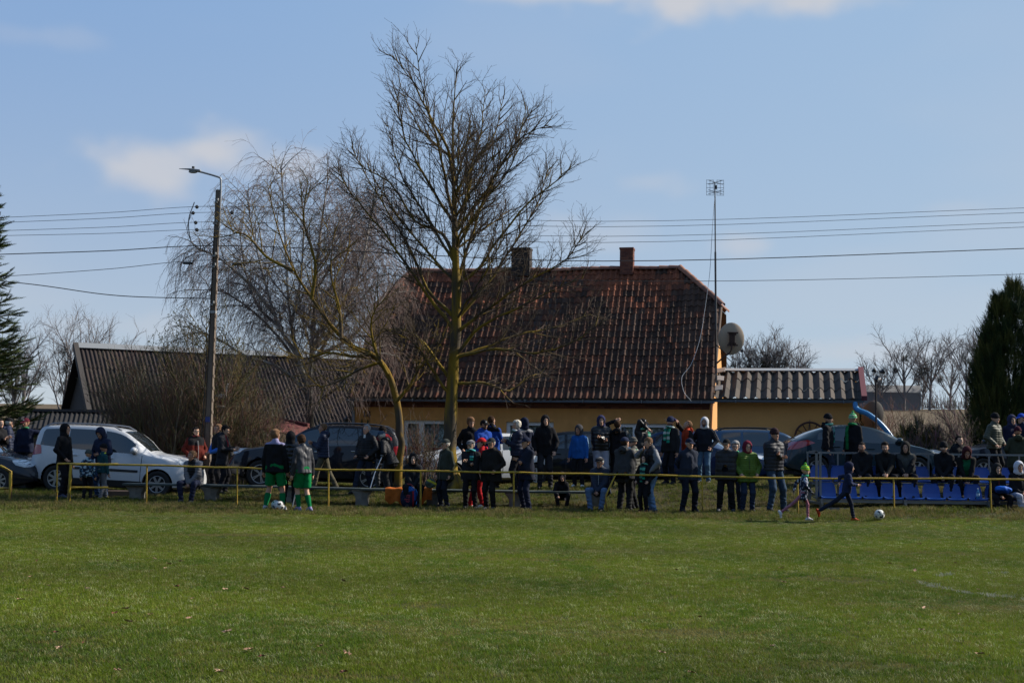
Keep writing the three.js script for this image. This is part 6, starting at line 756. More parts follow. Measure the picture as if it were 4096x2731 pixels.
function person(o) {
  const R = rng(o.seed ?? Math.round(o.x * 1000 + o.d * 77)), k = (o.h ?? 1.75) / 1.75, kid = o.h < 1.42, hs = kid ? mix(1, 0.86 / k, 0.75) : 1 / Math.pow(k, 0.5), bulk = o.bulk ?? 1;
  const t = thing('person', o.label, 'person', [o.x, o.y ?? groundY(o.x, o.d), -o.d], THREE.MathUtils.degToRad(o.yaw ?? 0), o.group ?? personGroup);
  const top = o.top, trou = o.trousers ?? [0.012, 0.012, 0.015], shoe = o.shoes ?? [0.02, 0.02, 0.022], skin = SKIN[(R() * 3) | 0];
  // joints, in the person's own axes: z forward, x to the person's left, sized by k
  const sit = o.sit, hipY = sit ? (o.seatY ?? 0.43) / k + 0.11 : 0.93, lean = o.lean ?? (sit ? 0.12 : 0.02), sway = o.sway ?? (R() - 0.5) * 0.05;
  const hipZ = 0, rot = (p) => { const y = p[1] - 0.95, z = p[2], c = Math.cos(lean), s = Math.sin(lean); return [p[0] + (p[1] - 0.95) * sway, hipY + 0.02 + y * c - z * s, hipZ + y * s + z * c]; };
  const J = { hipL: [0.095, hipY, hipZ], hipR: [-0.095, hipY, hipZ], waist: rot([0, 1.08, 0]), chest: rot([0, 1.29, 0.01]), neck: rot([0, 1.465, -0.01]), shL: rot([0.168 * Math.pow(bulk, 0.4), 1.395, -0.01]), shR: rot([-0.168 * Math.pow(bulk, 0.4), 1.395, -0.01]) };
  const hp = o.pitch ?? 0, ht = o.turn ? THREE.MathUtils.degToRad(o.turn) : 0; J.head = rot([0, 1.615 + (kid ? 0.03 : 0), 0.02]); J.head[2] += Math.sin(hp) * 0.07; J.head[1] -= Math.abs(Math.sin(hp)) * 0.02; if (sit) J.head[2] += 0;
  let feet = o.feet ?? (sit ? [[0.13, 0.43], [-0.13, 0.43]] : [[0.105 + R() * 0.03, R() * 0.08 - 0.02], [-0.105 - R() * 0.03, R() * 0.08 - 0.02]]);
  const ank = feet.map((f) => [f[0], (f[2] ?? 0) + 0.085, f[1]]), kneeHint = [0, 0, 1], [knL] = bend(J.hipL, ank[0], 0.44, 0.435, sit ? [0.25, 1, 0.4] : kneeHint), [knR] = bend(J.hipR, ank[1], 0.44, 0.435, sit ? [-0.25, 1, 0.4] : kneeHint);
  const A = (typeof o.arms === 'string' ? ARMS[o.arms] : o.arms) ?? ARMS.pockets, wr = [rot([A[0][0], A[0][1], A[0][2]]), rot([-A[1][0], A[1][1], A[1][2]])];
  const [elL, wL] = bend(J.shL, wr[0], 0.29, 0.27, A[0][3] ?? [0.8, -0.3, -0.7]), [elR, wR] = bend(J.shR, wr[1], 0.29, 0.27, A[1][3] ?? [-0.8, -0.3, -0.7]);
  const sc = (g) => g.scale(k, k, k);
  // head frame
  const hm = new THREE.Matrix4().compose(V(...J.head), new THREE.Quaternion().setFromEuler(new THREE.Euler(hp + lean * 0.4, ht, (R() - 0.5) * 0.08, 'YXZ')), V(hs, hs, hs));
  const tone = (c, amt = 0.22) => (x, y, z) => { const v = 1 - amt / 2 + amt * noise(x * 40 + 7, y * 40, z * 40) ; return [c[0] * v, c[1] * v, c[2] * v]; };
  const box3 = (pts, pad) => { const lo = [9, 9, 9], hi = [-9, -9, -9]; for (const p of pts) for (let i = 0; i < 3; i++) { lo[i] = Math.min(lo[i], p[i] - pad); hi[i] = Math.max(hi[i], p[i] + pad); } return [lo, hi]; };
  // ---- body: skin figure, head and hands in one mesh
  const bare = !!o.shorts, limb = (px, py, pz) => { let d = cap(px, py, pz, J.hipL, J.hipR, 0.085, 0.085); d = smin(d, cap(px, py, pz, J.waist, J.chest, 0.078, 0.085), 0.06); d = smin(d, cap(px, py, pz, J.shL, J.shR, 0.05, 0.05), 0.06); d = smin(d, cap(px, py, pz, [0, hipY, hipZ], J.waist, 0.075, 0.078), 0.05); d = smin(d, cap(px, py, pz, J.neck, J.head, 0.052, 0.05), 0.03); for (const [h, n, a] of [[J.hipL, knL, ank[0]], [J.hipR, knR, ank[1]]]) { d = smin(d, cap(px, py, pz, h, n, bare ? 0.082 : 0.065, bare ? 0.054 : 0.048), 0.04); d = smin(d, cap(px, py, pz, n, lerp3(n, a, 0.35), bare ? 0.054 : 0.046, bare ? 0.058 : 0.046), 0.02); d = smin(d, cap(px, py, pz, lerp3(n, a, 0.35), a, bare ? 0.058 : 0.046, 0.036), 0.02); } for (const [s, e, w] of [[J.shL, elL, wL], [J.shR, elR, wR]]) { d = smin(d, cap(px, py, pz, s, e, 0.042, 0.036), 0.03); d = smin(d, cap(px, py, pz, e, w, 0.036, 0.027), 0.02); } return d; };
  const [blo, bhi] = box3([J.head, J.shL, J.shR, elL, elR, wL, wR, knL, knR, ...ank, J.hipL, J.hipR], 0.12), col0 = tone(skin, 0.12), parts = [sc(surface(limb, blo, bhi, bare ? 0.024 : 0.034, col0))];
  const hairC = HAIRS[o.hair ?? 'brown'], beardC = o.beard ? hairC.map((v, i) => mix(v, skin[i], 0.15)) : null;
  const headF = (x, y, z) => { const ax = Math.abs(x); let d = ell(x, y, z, 0, 0.032, -0.012, 0.076, 0.092, 0.096); d = smin(d, ell(x, y, z, 0, -0.035, 0.028, 0.058, 0.082, 0.062), 0.04); d = smin(d, cap(x, y, z, [0, -0.09, 0.05], [0, -0.096, 0.062], 0.03, 0.026), 0.03); d = smin(d, cap(x, y, z, [0, 0.012, 0.088], [0, -0.03, 0.106], 0.009, 0.015), 0.016); d = smin(d, ell(ax, y, z, 0.076, -0.008, -0.008, 0.012, 0.031, 0.02), 0.008); d = smin(d, cap(ax, y, z, [0.012, 0.03, 0.088], [0.05, 0.03, 0.07], 0.010, 0.008), 0.012); d = -smin(-d, ell(ax, y, z, 0.031, 0.008, 0.098, 0.016, 0.011, 0.014) , 0.01); d = smin(d, cap(x, y, z, [-0.022, -0.068, 0.082], [0.022, -0.068, 0.082], 0.009, 0.009), 0.01); return d; };
  const headCol = (x, y, z) => { const v = 0.92 + 0.16 * noise(x * 90, y * 90, z * 90); let c = skin; if (z > 0.05 && y > -0.078 && y < -0.060 && Math.abs(x) < 0.024) c = [skin[0] * 0.75, skin[1] * 0.5, skin[2] * 0.5]; if (z > 0.04 && y > 0.026 && y < 0.040 && Math.abs(x) > 0.012 && Math.abs(x) < 0.055) c = hairC.map((q) => q * 1.3); if (beardC && y < -0.045 && z > -0.03 && !(z > 0.05 && y > -0.078 && y < -0.060 && Math.abs(x) < 0.024)) c = beardC; return [c[0] * v, c[1] * v, c[2] * v]; };
  const hg = surface(headF, [-0.11, -0.16, -0.13], [0.11, 0.145, 0.145], 0.0118, headCol); const eyes = []; for (const s of [-1, 1]) { eyes.push(colored(new THREE.SphereGeometry(0.0115, 8, 6).translate(s * 0.031, 0.008, 0.082), () => [0.5, 0.48, 0.45])); eyes.push(colored(new THREE.SphereGeometry(0.0055, 6, 5).translate(s * 0.031, 0.008, 0.0905), () => [0.03, 0.02, 0.015])); }
  const norm = (g) => { const q = g.index ? g.toNonIndexed() : g; for (const n of Object.keys(q.attributes)) if (!['position', 'normal', 'color'].includes(n)) q.deleteAttribute(n); return q; };
  for (const g of [hg, ...eyes]) parts.push(sc(g.applyMatrix4(hm)));
  const glove = o.glove;
  [[elL, wL, 1], [elR, wR, -1]].forEach(([e, w, s]) => { // palm, four fingers of different length, thumb from the side of the palm
    const f = V(w[0] - e[0], w[1] - e[1], w[2] - e[2]).normalize(), sd = V(0, 0, 1).cross(f); if (sd.length() < 0.3) sd.set(s, 0, 0); sd.normalize(); const pn = f.clone().cross(sd).normalize(), at = (a, b, c) => V(...w).addScaledVector(f, a).addScaledVector(sd, b).addScaledVector(pn, c), hc = glove ?? skin, T = new Tubes();
    T.add([at(-0.01, 0, 0), at(0.025, 0, 0.004), at(0.06, 0, 0.006), at(0.09, 0, 0.004)], [0.024, 0.031, 0.034, 0.027], 8, hc); [[-0.027, 0.068], [-0.009, 0.082], [0.010, 0.076], [0.027, 0.058]].forEach(([b, l]) => T.add([at(0.078, b, 0.004), at(0.078 + l * 0.45, b * 1.05, 0.012), at(0.078 + l * 0.75, b * 1.05, 0.030), at(0.078 + l * 0.88, b, 0.05)], [0.0105, 0.0095, 0.0088, 0.0065], 5, hc)); T.add([at(0.012, -0.026, 0.008), at(0.042, -0.046, 0.018), at(0.068, -0.046, 0.034)], [0.0125, 0.0105, 0.008], 5, hc); parts.push(sc(T.geo()));
  });
  part(t, 'body', mergeGeometries(parts.map(norm)), skinMat);
  // ---- trousers or shorts
  const loose = o.loose ?? 1, hemT = o.hemT ?? 1; const trF = (px, py, pz) => { let d = cap(px, py, pz, J.hipL, J.hipR, 0.105 * bulk, 0.105 * bulk); d = smin(d, cap(px, py, pz, [0.05, hipY + 0.06, hipZ], [-0.05, hipY + 0.06, hipZ], 0.108 * bulk, 0.108 * bulk), 0.04); for (const [h, n, a] of [[J.hipL, knL, ank[0]], [J.hipR, knR, ank[1]]]) { let e; if (bare) { const en = lerp3(h, n, 0.86); e = cap(px, py, pz, h, en, 0.105, 0.108); const v = [n[0] - h[0], n[1] - h[1], n[2] - h[2]], l = Math.hypot(...v); const q = ((px - en[0]) * v[0] + (py - en[1]) * v[1] + (pz - en[2]) * v[2]) / l; e = Math.max(e, q - 0.02); d = Math.max(d, -9); d = smin(d, e, 0.03); continue; } e = cap(px, py, pz, h, n, 0.098 * loose, 0.074 * loose); e = smin(e, cap(px, py, pz, n, a, 0.072 * loose, 0.062 * loose * (o.cuff ? 0.8 : 1)), 0.03); if (Math.abs(e) < 0.06) e += 0.007 * Math.sin(py * 70 + px * 30 + 5 * noise(px * 9, py * 9, pz * 9)) * smooth(0.62, 0.15, py); d = smin(d, e, 0.025); } if (Math.abs(d) < 0.06) d += (noise(px * 15, py * 15, pz * 15) - 0.5) * 0.014; return Math.max(d, (bare ? -9 : 0.045 - py)); };
  const [tlo, thi] = box3([J.hipL, J.hipR, knL, knR, ...(bare ? [] : ank), [0, hipY + 0.12, hipZ]], 0.15); part(t, bare ? 'shorts' : 'trousers', sc(surface(trF, tlo, thi, 0.023, tone(trou, o.jeans ? 0.5 : 0.25))), cloth(trou, o.shiny ? 0.5 : 0.85));
  // ---- shoes and socks
  [[ank[0], 1], [ank[1], -1]].forEach(([a, s], i) => { const dn = o.footPitch ? o.footPitch[i] : 0, c = Math.cos(dn), sn = Math.sin(dn), pt = (y, z) => [a[0] + s * (z > 0.05 ? 0.015 : 0), a[1] + y * c - z * sn, a[2] + y * sn + z * c]; const heel = pt(-0.045, -0.05), toe = pt(-0.055, 0.15), mid = pt(-0.03, 0.06); const f = (x, y, z) => { let d = cap(x, y, z, heel, mid, 0.043, 0.043); d = smin(d, cap(x, y, z, mid, toe, 0.043, 0.034), 0.03); d = smin(d, cap(x, y, z, a, mid, 0.05, 0.038), 0.02); return dn ? d : Math.max(d, (a[1] - 0.085 + 0.0) - y); }; const [lo, hi] = box3([heel, toe, a], 0.08); part(t, 'shoe', sc(surface(f, lo, hi, 0.016, (x, y, z) => (!dn && y < a[1] - 0.066 ? (o.sole ?? [0.05, 0.05, 0.05]) : tone(shoe)(x, y, z)))), cloth(shoe, 0.6)); });
  if (o.socks) [[knL, ank[0]], [knR, ank[1]]].forEach(([n, a]) => { const q = lerp3(n, a, 0.32), m = lerp3(n, a, 0.5); part(t, 'sock', sc(new Tubes().add([V(...q), V(...m), V(...lerp3(n, a, 0.8)), V(...a)], [0.064, 0.066, 0.05, 0.046], 10, o.socks).geo()), cloth(o.socks)); });
  // ---- jacket
  const hem = o.hem ?? 0.88, puff = o.puff ?? 0, hemP = [rot([0.085 * bulk, hem, 0]), rot([-0.085 * bulk, hem, 0])], th = (o.thick ?? (puff ? 0.028 : 0.014)), sleeve = o.sleeves ?? top, dirT = [J.neck[0] - J.waist[0], J.neck[1] - J.waist[1], J.neck[2] - J.waist[2]], dl = Math.hypot(...dirT), du = dirT.map((v) => v / dl);
  const q0 = add(J.shL, [-0.02, -0.012, 0]), q1 = add(J.shR, [0.02, -0.012, 0]), qc = rot([0, 1.46, -0.012]), q8 = rot([0, 1.26, 0.02]), q9 = rot([0, 1.05, 0.022 * bulk]), q2 = rot([0.082 * bulk, 1.30, 0.008]), q3 = rot([-0.082 * bulk, 1.30, 0.008]), q4 = rot([0.072 * bulk, 1.06, 0.012 * bulk]), q5 = rot([-0.072 * bulk, 1.06, 0.012 * bulk]), q6 = rot([0, 1.42, -0.01]), q7 = rot([0, 1.50, 0.0]), qh = rot([0, hem, 0]), qd = rot([0, 1.46, -0.115]), cL = Math.cos(lean), sL = Math.sin(lean);
  const torso = (x, y, z) => { const rw = 0.102 * bulk + th, rh = 0.112 * bulk + th; let d = Math.min(cap(x, y, z, q0, qc, 0.060 + th, 0.056 + th), cap(x, y, z, q1, qc, 0.060 + th, 0.056 + th)); d = smin(d, Math.min(cap(x, y, z, q2, q4, 0.100 + th, rw), cap(x, y, z, q3, q5, 0.100 + th, rw), cap(x, y, z, q8, q9, 0.112 + th, rw * 1.05)), 0.08); d = smin(d, Math.min(cap(x, y, z, q4, hemP[0], rw, rh), cap(x, y, z, q5, hemP[1], rw, rh), cap(x, y, z, q9, qh, rw * 1.05, rh)), 0.04); return smin(d, cap(x, y, z, q6, q7, 0.072, 0.066 + th * 0.4), 0.04); };
  const arm = (x, y, z, S, E, Wr) => { let a = cap(x, y, z, S, E, 0.058 + th * 0.8, 0.050 + th * 0.8); return smin(a, cap(x, y, z, E, Wr, 0.050 + th * 0.8, 0.038 + th * 0.5), 0.02); };
  const jk = (x, y, z) => { let a = torso(x, y, z); const aL = arm(x, y, z, J.shL, elL, wL), aR = arm(x, y, z, J.shR, elR, wR), near = Math.min(a, aL, aR); if (near > 0.07) return near; if (near < -0.05) return near; const s = (x - J.waist[0]) * du[0] + (y - J.waist[1]) * du[1] + (z - J.waist[2]) * du[2]; if (puff) a -= 0.013 * Math.pow(Math.abs(Math.sin(s * 3.1416 / puff)), 0.6) - 0.006; else a += (noise(x * 11, y * 9, z * 11) - 0.5) * 0.022 + (noise(x * 26, y * 18, z * 26) - 0.5) * 0.008; const hemD = (qh[1] - y) * cL - (z - qh[2]) * sL; a = Math.max(a, hemD - 0.02); for (let si = 0; si < 2; si++) { const S = si ? J.shR : J.shL; let b = si ? aR : aL; if (puff && !o.vest) { const q = Math.hypot(x - S[0], y - S[1], z - S[2]); b -= 0.010 * Math.pow(Math.abs(Math.sin(q * 3.1416 / (puff * 0.9))), 0.6) - 0.005; } else b += 0.006 * Math.sin(40 * (x + y + z)) * noise(x * 8, y * 8, z * 8) + (noise(x * 22, y * 22, z * 22) - 0.5) * 0.008; a = smin(a, b, 0.03); } if (o.hoodDown) a = smin(a, ell(x, y, z, qd[0], qd[1], qd[2], 0.115, 0.085, 0.062), 0.03); return a; };
  const isArm = (x, y, z) => { const b = Math.min(arm(x, y, z, J.shL, elL, wL), arm(x, y, z, J.shR, elR, wR)), a = torso(x, y, z); return b < a - 0.012; };
  const jc = (x, y, z) => { let c = isArm(x, y, z) ? sleeve : top; const s = rot([0, o.yoke ?? 9, 0])[1]; if (o.yoke && y > s && (o.yokeAll || !isArm(x, y, z))) c = o.yokeC; if (o.pattern) { const n = noise(x * 22, y * 22, z * 22), m = noise(x * 22 + 50, y * 22, z * 22); if (n > 0.66) c = o.pattern[0]; else if (m > 0.68) c = o.pattern[1]; } if (o.shirt && !isArm(x, y, z) && z > 0 && Math.abs(x) < o.shirtW && y > rot([0, o.shirtY ?? 1.3, 0])[1]) c = o.shirt; return tone(c)(x, y, z); };
  const [jlo, jhi] = box3([J.shL, J.shR, elL, elR, wL, wR, ...hemP, rot([0, 1.52, 0])], 0.17); const jkName = o.kind ?? (puff ? 'puffer_jacket' : 'jacket'); const jm = part(t, jkName, sc(surface(jk, jlo, jhi, 0.0225, jc)), cloth(top, o.gloss ?? (puff ? 0.58 : 0.85)));
  if (o.zip) part(jm, 'zip', sc(tube([rot([0, hem + 0.02, 0.135 * bulk + th]), rot([0, 1.15, 0.138 * bulk + th]), rot([0, 1.38, 0.125 + th])], 0.006, 4)), M(...o.zip, 0.4));
  if (o.armband) { const q = lerp3(J.shL, elL, 0.5); part(t, 'sleeve_stripe', sc(tube([add(J.shL, [0.07 + th, 0.02, 0]), add(lerp3(J.shL, elL, 0.6), [0.066 + th, 0, 0]), add(elL, [0.06 + th, 0, 0])], 0.012, 5)), M(...o.armband, 0.6)); }
  // ---- headwear or hair
  const hd = (name, f, lo, hi, c, cell = 0.013, amt = 0.25, rough = 0.9) => part(t, name, sc(surface(f, lo, hi, cell, typeof c === 'function' ? c : tone(c, amt)).applyMatrix4(hm)), cloth(Array.isArray(c) ? c : [1, 1, 1], rough));
  const skull = (x, y, z, g) => ell(x, y, z, 0, 0.034, -0.014, 0.077 + g, 0.093 + g, 0.098 + g), hw = o.hat;
  const hairF = (g, front, low, vol = 0) => (x, y, z) => { let d = skull(x, y, z, g) - (vol ? (noise(x * 34, y * 34, z * 34) - 0.4) * vol : 0); d = Math.max(d, -skull(x, y, z, -0.006)); d = Math.max(d, Math.min(z - 0.035 + (y > front ? 9 : 0), z - 0.02) > 0 && y < front ? 0.02 : d); return Math.max(d, Math.min((low - y), 1)); };
  const cutFace = (d, x, y, z, front, low) => { const face = Math.max(0.022 - z, y - front); return Math.max(d, -face, low - y); };
  if (hw !== 'hood' && hw !== 'beanie') { const g = o.hairV ?? 0.011, low = o.bald ? -0.02 : -0.062; const f = (x, y, z) => { let d = skull(x, y, z, g) - (noise(x * 38, y * 38, z * 38) - 0.5) * 0.010; if (o.hairV > 0.015) d -= 0.012 * smooth(0.06, 0.12, y); return cutFace(Math.max(d, -skull(x, y, z, -0.012)), x, y, z, o.fringe ?? 0.072, low); }; hd('hair', f, [-0.12, -0.09, -0.145], [0.12, 0.165, 0.13], hairC, 0.0125, 0.5); }
  const hc = o.hatC;
  if (hw === 'cap' || hw === 'flat') { const flat = hw === 'flat'; hd(flat ? 'flat_cap' : 'cap', (x, y, z) => { let d = flat ? ell(x, y, z, 0, 0.078, 0.004, 0.096, 0.050, 0.122) : Math.max(ell(x, y, z, 0, 0.046, -0.012, 0.090, 0.100, 0.112), 0.040 - y); const v = ell(x, y + Math.max(0, z - 0.09) * 0.35, z, 0, flat ? 0.056 : 0.045, flat ? 0.105 : 0.125, 0.072, 0.0105, flat ? 0.055 : 0.078); return smin(d, v, 0.012); }, [-0.12, -0.02, -0.145], [0.12, 0.165, 0.225], hc, 0.0105); if (o.badge) part(t, 'cap_badge', sc(rbox(0.035, 0.028, 0.008, 0.003, 0, 0.088, 0.094).applyMatrix4(hm)), M(...o.badge, 0.7)); }
  if (hw === 'beanie') { const pom = o.pom; hd('beanie', (x, y, z) => { let d = ell(x, y, z, 0, 0.052, -0.012, 0.092, 0.112, 0.112); d = Math.max(d, 0.016 - y + Math.max(0, -z) * 0.25); d -= 0.007 * smooth(0.066, 0.060, y) ; d -= 0.002 * Math.sin(Math.atan2(x, z) * 30); if (pom) d = smin(d, Math.hypot(x, y - 0.185, z + 0.01) - 0.036, 0.01); return d; }, [-0.125, -0.04, -0.15], [0.125, 0.24, 0.13], o.hatStripe ? (x, y, z) => (Math.sin(y * 95 + 1) > 0.2 ? hc : o.hatStripe) : hc, 0.0125); }
  if (hw === 'hood') { const open = o.open ?? 0.07; hd('hood', (x, y, z) => { let d = ell(x, y, z, 0, 0.018, -0.022, 0.112, 0.142, 0.132); d = smin(d, ell(x, y, z, 0, -0.12, -0.03, 0.115, 0.075, 0.10), 0.06); d -= (noise(x * 16, y * 16, z * 16) - 0.5) * 0.01; const hole = ell(x, y, z, 0, -0.012, 0.12, open, 0.103, 0.12); return -smin(-d, hole, 0.02); }, [-0.15, -0.22, -0.19], [0.15, 0.2, 0.16], hc, 0.0135); }
  if (o.glasses) part(t, 'glasses', sc(join([...[-1, 1].map((s) => new THREE.TorusGeometry(0.021, 0.003, 4, 12).translate(s * 0.031, 0.006, 0.104)), ...[-1, 1].map((s) => tube([[s * 0.052, 0.01, 0.1], [s * 0.078, 0.006, -0.005]], 0.003, 4)), tube([[-0.011, 0.008, 0.105], [0.011, 0.008, 0.105]], 0.003, 4)]).applyMatrix4(hm)), dark);
  if (o.collar) { part(t, 'collar', sc(new THREE.TorusGeometry(0.072, 0.024, 7, 18).rotateX(1.35 + lean).translate(...rot([0, 1.495, 0.012]))), M(...o.collar, 0.85)); }
  if (o.scarf) { const [c1, c2] = o.scarf, ring = new THREE.TorusGeometry(0.096, 0.036, 8, 20).rotateX(1.3 + lean).translate(...rot([0, 1.475, 0.018])), stripe = (x, y, z) => (Math.sin((y + x * 0.4) * 62) > 0.35 ? c2 : c1), s = part(t, 'scarf', sc(colored(ring, stripe)), cloth(c1)); for (const [dx, len] of o.tails ?? [[-0.05, 0.34], [0.05, 0.28]]) { const zf = 0.142 * Math.max(1, bulk * 0.98) + th, g = new THREE.BoxGeometry(0.085, len, 0.022, 2, 10, 1), p = g.attributes.position; for (let i = 0; i < p.count; i++) { const y = 1.45 + p.getY(i) - len / 2, q = rot([p.getX(i) + dx, y, zf - Math.max(0, y - 1.32) * 0.30 + p.getZ(i) + Math.sin(y * 30) * 0.004]); p.setXYZ(i, ...q); } g.computeVertexNormals(); part(s, 'scarf_tail', sc(colored(g, (x, y, z) => (y < (rot([0, 1.45 - len + 0.045, 0])[1]) ? o.fringeC ?? [0.02, 0.30, 0.20] : Math.sin((y) * 48) > 0.45 ? c2 : c1))), cloth(c1)); } }
  const J2 = { wL, wR, elL, elR, k, toWorld: (p) => t.localToWorld(V(p[0] * k, p[1] * k, p[2] * k)) }; t.updateMatrixWorld(true); t.userData_joints = J2; return [t, J2];
}
const BLK = [0.011, 0.011, 0.013], CHAR = [0.022, 0.022, 0.026], NAVY = [0.012, 0.016, 0.034], NAVY2 = [0.018, 0.024, 0.05], JEAN = [0.07, 0.12, 0.22], DJEAN = [0.020, 0.032, 0.062], GRN = [0.01, 0.22, 0.12], WHT = [0.55, 0.55, 0.54], GREY = [0.15, 0.155, 0.17], LGREY = [0.24, 0.245, 0.29], TEAL = [0.02, 0.30, 0.26], OLIVE = [0.052, 0.055, 0.036], RED = [0.28, 0.02, 0.02], MAR = [0.075, 0.012, 0.022];
// left end, by the cars
person({ label: 'dark haired person in black at the edge of the frame holding something up', x: -13.62, d: 36.0, yaw: 60, h: 1.8, top: BLK, arms: 'chest', hair: 'dark' });
person({ label: 'white haired man in black cap and navy puffer near the spruce', x: -13.76, d: 37.0, yaw: 115, h: 1.82, top: NAVY2, puff: 0.075, hat: 'cap', hatC: BLK, hair: 'white', arms: 'down', hoodDown: 1 });
person({ label: 'man in maroon cap and green scarf resting a hand on the white car roof', x: -13.12, d: 36.6, yaw: -8, h: 1.82, top: NAVY, arms: 'reach', hat: 'cap', hatC: MAR, badge: WHT, collar: [0.02, 0.2, 0.07], bulk: 1.1, beard: 1, hair: 'light', turn: -10 });
person({ label: 'person in a black hoodie with hood up in front of white car tail', x: -10.68, d: 32.35, yaw: 75, h: 1.76, top: BLK, kind: 'hoodie', hat: 'hood', hatC: BLK, arms: [[0.26, 0.83, 0.06], [0.2, 0.95, 0.16]], hem: 0.80, shoes: [0.05, 0.055, 0.09], sole: [0.4, 0.4, 0.4] });
person({ label: 'man in navy hood and blue jeans bowing his head beside white car', x: -9.80, d: 32.6, yaw: -20, h: 1.70, top: NAVY2, hat: 'hood', hatC: NAVY2, pitch: 0.55, lean: 0.12, trousers: [0.035, 0.07, 0.15], jeans: 1, arms: [[0.1, 1.12, 0.28], [0.2, 0.95, 0.2]] });
person({ label: 'small child in grey beanie and white-speckled jacket seen from behind', x: -9.96, d: 31.9, yaw: 172, h: 1.14, top: [0.02, 0.03, 0.05], pattern: [[0.35, 0.45, 0.5], [0.06, 0.16, 0.26]], hat: 'beanie', hatC: [0.06, 0.07, 0.07], arms: 'down', shoes: [0.35, 0.25, 0.03] });
person({ label: 'child with neon yellow collar and grey trousers stepping beside the man in jeans', x: -9.72, d: 32.25, yaw: 140, h: 1.28, top: [0.015, 0.06, 0.07], collar: [0.45, 0.6, 0.02], hair: 'dark', hat: 'beanie', hatC: BLK, trousers: GREY, feet: [[0.16, 0.28], [-0.1, -0.1]], arms: 'down', shoes: [0.3, 0.24, 0.05] });
person({ label: 'man in glasses and dark red jacket with black yoke behind white bonnet', x: -8.53, d: 36.6, yaw: 40, h: 1.76, top: [0.085, 0.014, 0.010], yoke: 1.24, yokeC: BLK, bulk: 1.28, glasses: 1, hair: 'dark', arms: 'pockets', collar: [0.16, 0.015, 0.015], beard: 0, zip: [0.4, 0.4, 0.4] });
person({ label: 'fair haired young man in a black vest over bright blue sleeves', x: -7.62, d: 35.3, yaw: -45, h: 1.79, top: BLK, sleeves: [0.035, 0.12, 0.42], vest: 1, kind: 'vest', hair: 'light', arms: 'clasp' });
person({ label: 'dark haired man in black jacket looking down at his phone', x: -7.22, d: 33.9, yaw: 82, h: 1.74, top: CHAR, hem: 0.76, shirt: [0.25, 0.02, 0.03], shirtW: 0.03, shirtY: 1.2, hair: 'dark', pitch: 0.4, arms: 'phone', hoodDown: 1 });
person({ label: 'boy in grey and black puffer sitting on the bench end', x: -7.40, d: 31.75, yaw: -12, h: 1.62, sit: 1, seatY: 0.40, y: 0.06, top: [0.115, 0.115, 0.125], puff: 0.07, yoke: 1.1, yokeC: [0.13, 0.13, 0.145], shirt: BLK, shirtW: 0.1, shirtY: 0.8, hoodDown: 1, trousers: [0.016, 0.02, 0.042], arms: 'lap', turn: -45, hair: 'light', hairV: 0.006, shoes: [0.05, 0.05, 0.06], lean: 0.22 });
// players and the people round them
person({ label: 'taller player in black jacket with lavender yoke, green shorts and socks', x: -5.14, d: 29.55, yaw: 170, h: 1.76, top: BLK, yoke: 1.425, yokeAll: 1, yokeC: [0.24, 0.225, 0.36], shorts: 1, trousers: [0.004, 0.15, 0.045], socks: [0.003, 0.13, 0.04], shoes: [0.42, 0.42, 0.42], arms: 'down', hair: 'light', hairV: 0.018, hem: 0.84, feet: [[0.19, 0.0], [-0.19, 0.02]], turn: -20, group: 'young players on the pitch' });
person({ label: 'person in glossy black puffer and hood behind the taller player', x: -5.02, d: 30.75, yaw: 178, h: 1.72, top: BLK, puff: 0.1, gloss: 0.2, hat: 'hood', hatC: BLK, arms: [[0.26, 0.9, 0.05], [0.30, 0.95, 0.05]], hem: 0.72, bulk: 1.05 });
person({ label: 'shorter player in grey windbreaker, green shorts and socks looking down', x: -4.51, d: 29.55, yaw: -140, h: 1.66, top: [0.045, 0.046, 0.052], sleeves: [0.03, 0.03, 0.034], gloss: 0.45, collar: [0.1, 0.1, 0.105], shorts: 1, trousers: [0.004, 0.15, 0.045], socks: [0.003, 0.13, 0.04], shoes: [0.22, 0.2, 0.34], arms: 'down', hair: 'brown', hairV: 0.02, pitch: 0.35, feet: [[0.04, 0.1], [-0.12, -0.12]], lean: 0.1, group: 'young players on the pitch' });
person({ label: 'man in navy puffer and olive cargo trousers walking past the off-roader', x: -4.76, d: 34.45, yaw: -88, h: 1.73, top: NAVY2, puff: 0.07, hoodDown: 1, trousers: [0.085, 0.075, 0.05], feet: [[0.06, 0.22], [-0.06, -0.36]], arms: 'chest', hair: 'light', hairV: 0.006 });
person({ label: 'man with receding grey hair, black puffer and white shirt collar', x: -3.58, d: 33.7, yaw: -35, h: 1.72, top: BLK, puff: 0.06, shirt: WHT, shirtW: 0.04, shirtY: 1.4, hair: 'grey', bald: 1, fringe: 0.09, trousers: [0.016, 0.02, 0.034], feet: [[0.05, -0.15], [-0.1, 0.34]], arms: 'pockets', bulk: 1.15 });
person({ label: 'person in red hoodie and dark vest looking at a phone', x: -3.24, d: 34.5, yaw: -25, h: 1.66, top: BLK, sleeves: BLK, yoke: 1.36, yokeAll: 1, yokeC: [0.14, 0.008, 0.014], trousers: [0.085, 0.09, 0.10], hair: 'dark', hairV: 0.016, pitch: 0.6, arms: 'phone', shoes: [0.02, 0.02, 0.03], hoodDown: 1 });
person({ label: 'stooped old man in blue cap and black puffer leaning on a crutch', x: -2.98, d: 33.7, yaw: -110, h: 1.60, top: BLK, puff: 0.055, hoodDown: 1, hat: 'cap', hatC: [0.05, 0.075, 0.11], hair: 'white', lean: 0.42, pitch: 0.1, arms: [[0.2, 0.95, 0.2], [0.2, 0.86, 0.16]], trousers: [0.02, 0.02, 0.02], hem: 0.78, loose: 1.15 });
